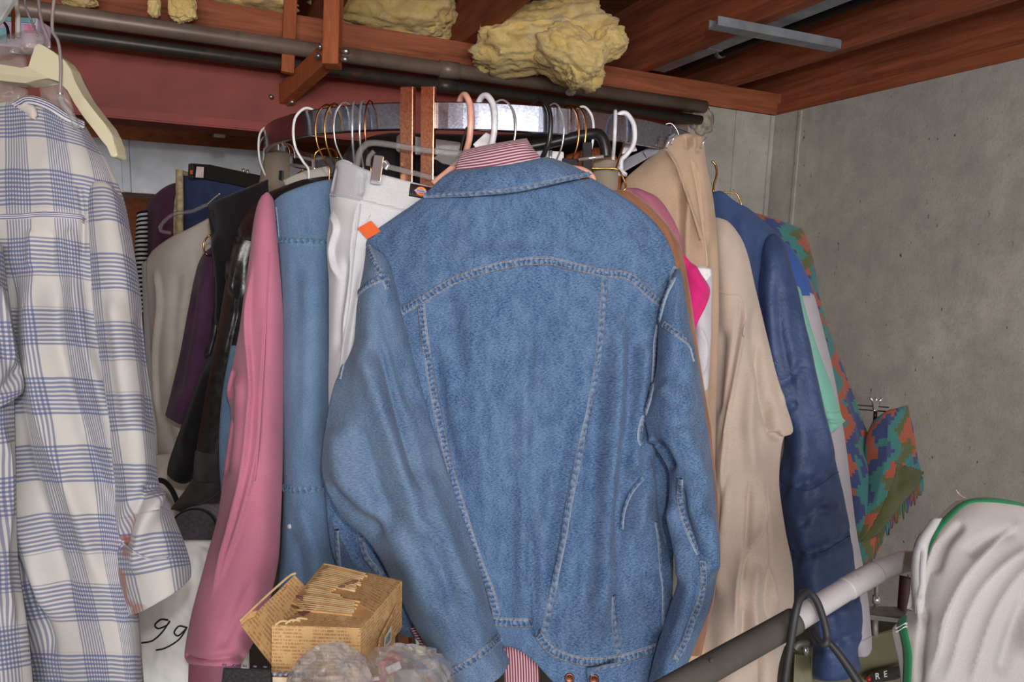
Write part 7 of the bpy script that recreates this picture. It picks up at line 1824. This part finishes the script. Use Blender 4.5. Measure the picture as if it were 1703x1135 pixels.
# ---- white shirt with green trim
WKN = cloth_mat('white_knit', (190, 186, 184), 0.04, 1200, 0.15, big=7)
GRN = cloth_mat('green_trim', (44, 128, 82), 0.06, 900, 0.25)
t = garment('green_trimmed_shirt', 'white knit shirt with green trim draped over the machine handle', 'shirt', (1620, 1200, 0.95))
gfolds = [([(1700, 870), (1650, 905), (1600, 960), (1566, 1040), (1548, 1135)], 9, 0.012, 's'),
          ([(1720, 905), (1670, 935), (1620, 985), (1588, 1060), (1570, 1140)], 9, 0.012, 's'),
          ([(1730, 925), (1690, 955), (1650, 1010), (1622, 1080), (1604, 1150)], 9, 0.012, 's'),
          ([(1570, 890), (1552, 940), (1540, 1000), (1536, 1060)], 7, 0.008, 's'), ([(1604, 870), (1572, 910), (1556, 960)], 7, -0.007),
          ([(1710, 990), (1680, 1060), (1660, 1130)], 14, -0.008), ([(1690, 880), (1640, 900), (1600, 930)], 10, -0.006), ([(1545, 1010), (1536, 1070), (1530, 1150)], 6, -0.006),
          ([(1750, 950), (1712, 1010), (1700, 1100)], 12, 0.010)]
GS = cloth([
    [(1590, 834, 1.00), (1618, 829, 0.985), (1650, 828, 0.98), (1700, 838, 0.98), (1790, 862, 0.99)],
    [(1560, 862, 0.985), (1600, 868, 0.955), (1650, 872, 0.95), (1710, 882, 0.955), (1805, 900, 0.98)],
    [(1528, 912, 0.975), (1580, 920, 0.935), (1645, 926, 0.93), (1715, 934, 0.935), (1820, 945, 0.97)],
    [(1520, 970, 0.965), (1568, 975, 0.92), (1640, 980, 0.915), (1718, 985, 0.92), (1830, 990, 0.96)],
    [(1506, 1022, 0.955), (1558, 1028, 0.91), (1635, 1032, 0.905), (1718, 1035, 0.91), (1835, 1035, 0.95)],
    [(1484, 1046, 0.95), (1545, 1056, 0.905), (1630, 1060, 0.90), (1718, 1062, 0.905), (1838, 1060, 0.95)],
    [(1487, 1072, 0.948), (1546, 1080, 0.902), (1628, 1084, 0.897), (1718, 1086, 0.902), (1840, 1085, 0.948)],
    [(1496, 1115, 0.945), (1552, 1120, 0.90), (1630, 1124, 0.892), (1718, 1124, 0.90), (1842, 1124, 0.945)],
    [(1502, 1190, 0.94), (1560, 1195, 0.895), (1635, 1198, 0.886), (1720, 1198, 0.895), (1842, 1198, 0.94)],
], nu=110, nv=120, thick=0.05, bulge=0.006, round_top=0.06, folds=gfolds, rip=((0.0011, 26, 40),), seed=40, edge=0.42)
emit(GS, 'body', WKN, t)
ribbon('green_trim', [(1720, 846), (1690, 838), (1650, 833), (1618, 834), (1598, 842), (1578, 860), (1560, 880), (1548, 902), (1541, 925)], [0.004, 0.006, 0.007, 0.007, 0.008, 0.009, 0.010, 0.010, 0.008], [GS], GRN, t, 0.0014, n=70)
ribbon('green_trim', [(1503, 1024), (1500, 1040), (1504, 1056), (1509, 1080), (1510, 1105), (1508, 1150)], [0.012, 0.012, 0.012, 0.012, 0.011, 0.011], [GS], GRN, t, 0.0014, n=50)
for dx in (0, 5):
    ribbon('stitching', [(1492, 1052 - dx), (1500, 1049 - dx), (1510, 1043 - dx)], 0.0008, [GS], simple('white_thread', (214, 220, 214), 0.8), t, 0.0022)
WS2 = cloth([[(1548, 872, 0.985), (1556, 866, 0.975), (1568, 862, 0.975)], [(1526, 905, 0.97), (1534, 902, 0.955), (1546, 900, 0.96)], [(1518, 940, 0.965), (1528, 942, 0.94), (1541, 940, 0.945)], [(1518, 985, 0.96), (1528, 990, 0.93), (1538, 985, 0.935)], [(1524, 1018, 0.955), (1528, 1022, 0.925), (1533, 1015, 0.93)]], nu=24, nv=50, thick=0.02, bulge=0.005, folds=[([(1532, 905), (1528, 950), (1530, 1000)], 4, -0.005)])
emit(WS2, 'side_panel', cloth_mat('white_mesh', (204, 204, 206), 0.03), t)
ptube('loose_thread', [(1590, 815, 0.985), (1594, 822, 0.985), (1592, 818, 0.985), (1600, 826, 0.985), (1612, 831, 0.984)], 0.0004, simple('thread_tan', (200, 176, 150), 0.8), t, n=24, sides=5)
# tan boxes glimpsed beside the jacket hem
t = thing('tan_tile_stack', 'tan boxes stacked between the denim sleeve and chamois shirt', 'box', P(1150, 1120, 1.32))
pplate('box', [(1120, 1040, 1.37), (1172, 1040, 1.37), (1172, 1072, 1.36), (1120, 1072, 1.36)], 0.05, simple('tan_card', (196, 164, 130), 0.8), t)
pplate('box', [(1112, 1075, 1.36), (1172, 1075, 1.36), (1172, 1104, 1.35), (1112, 1102, 1.35)], 0.05, simple('tan_card', (196, 164, 130), 0.8), t)
pplate('white_box', [(1108, 1106, 1.35), (1172, 1108, 1.35), (1172, 1150, 1.34), (1108, 1150, 1.34)], 0.05, simple('white_card', (206, 210, 210), 0.8), t)
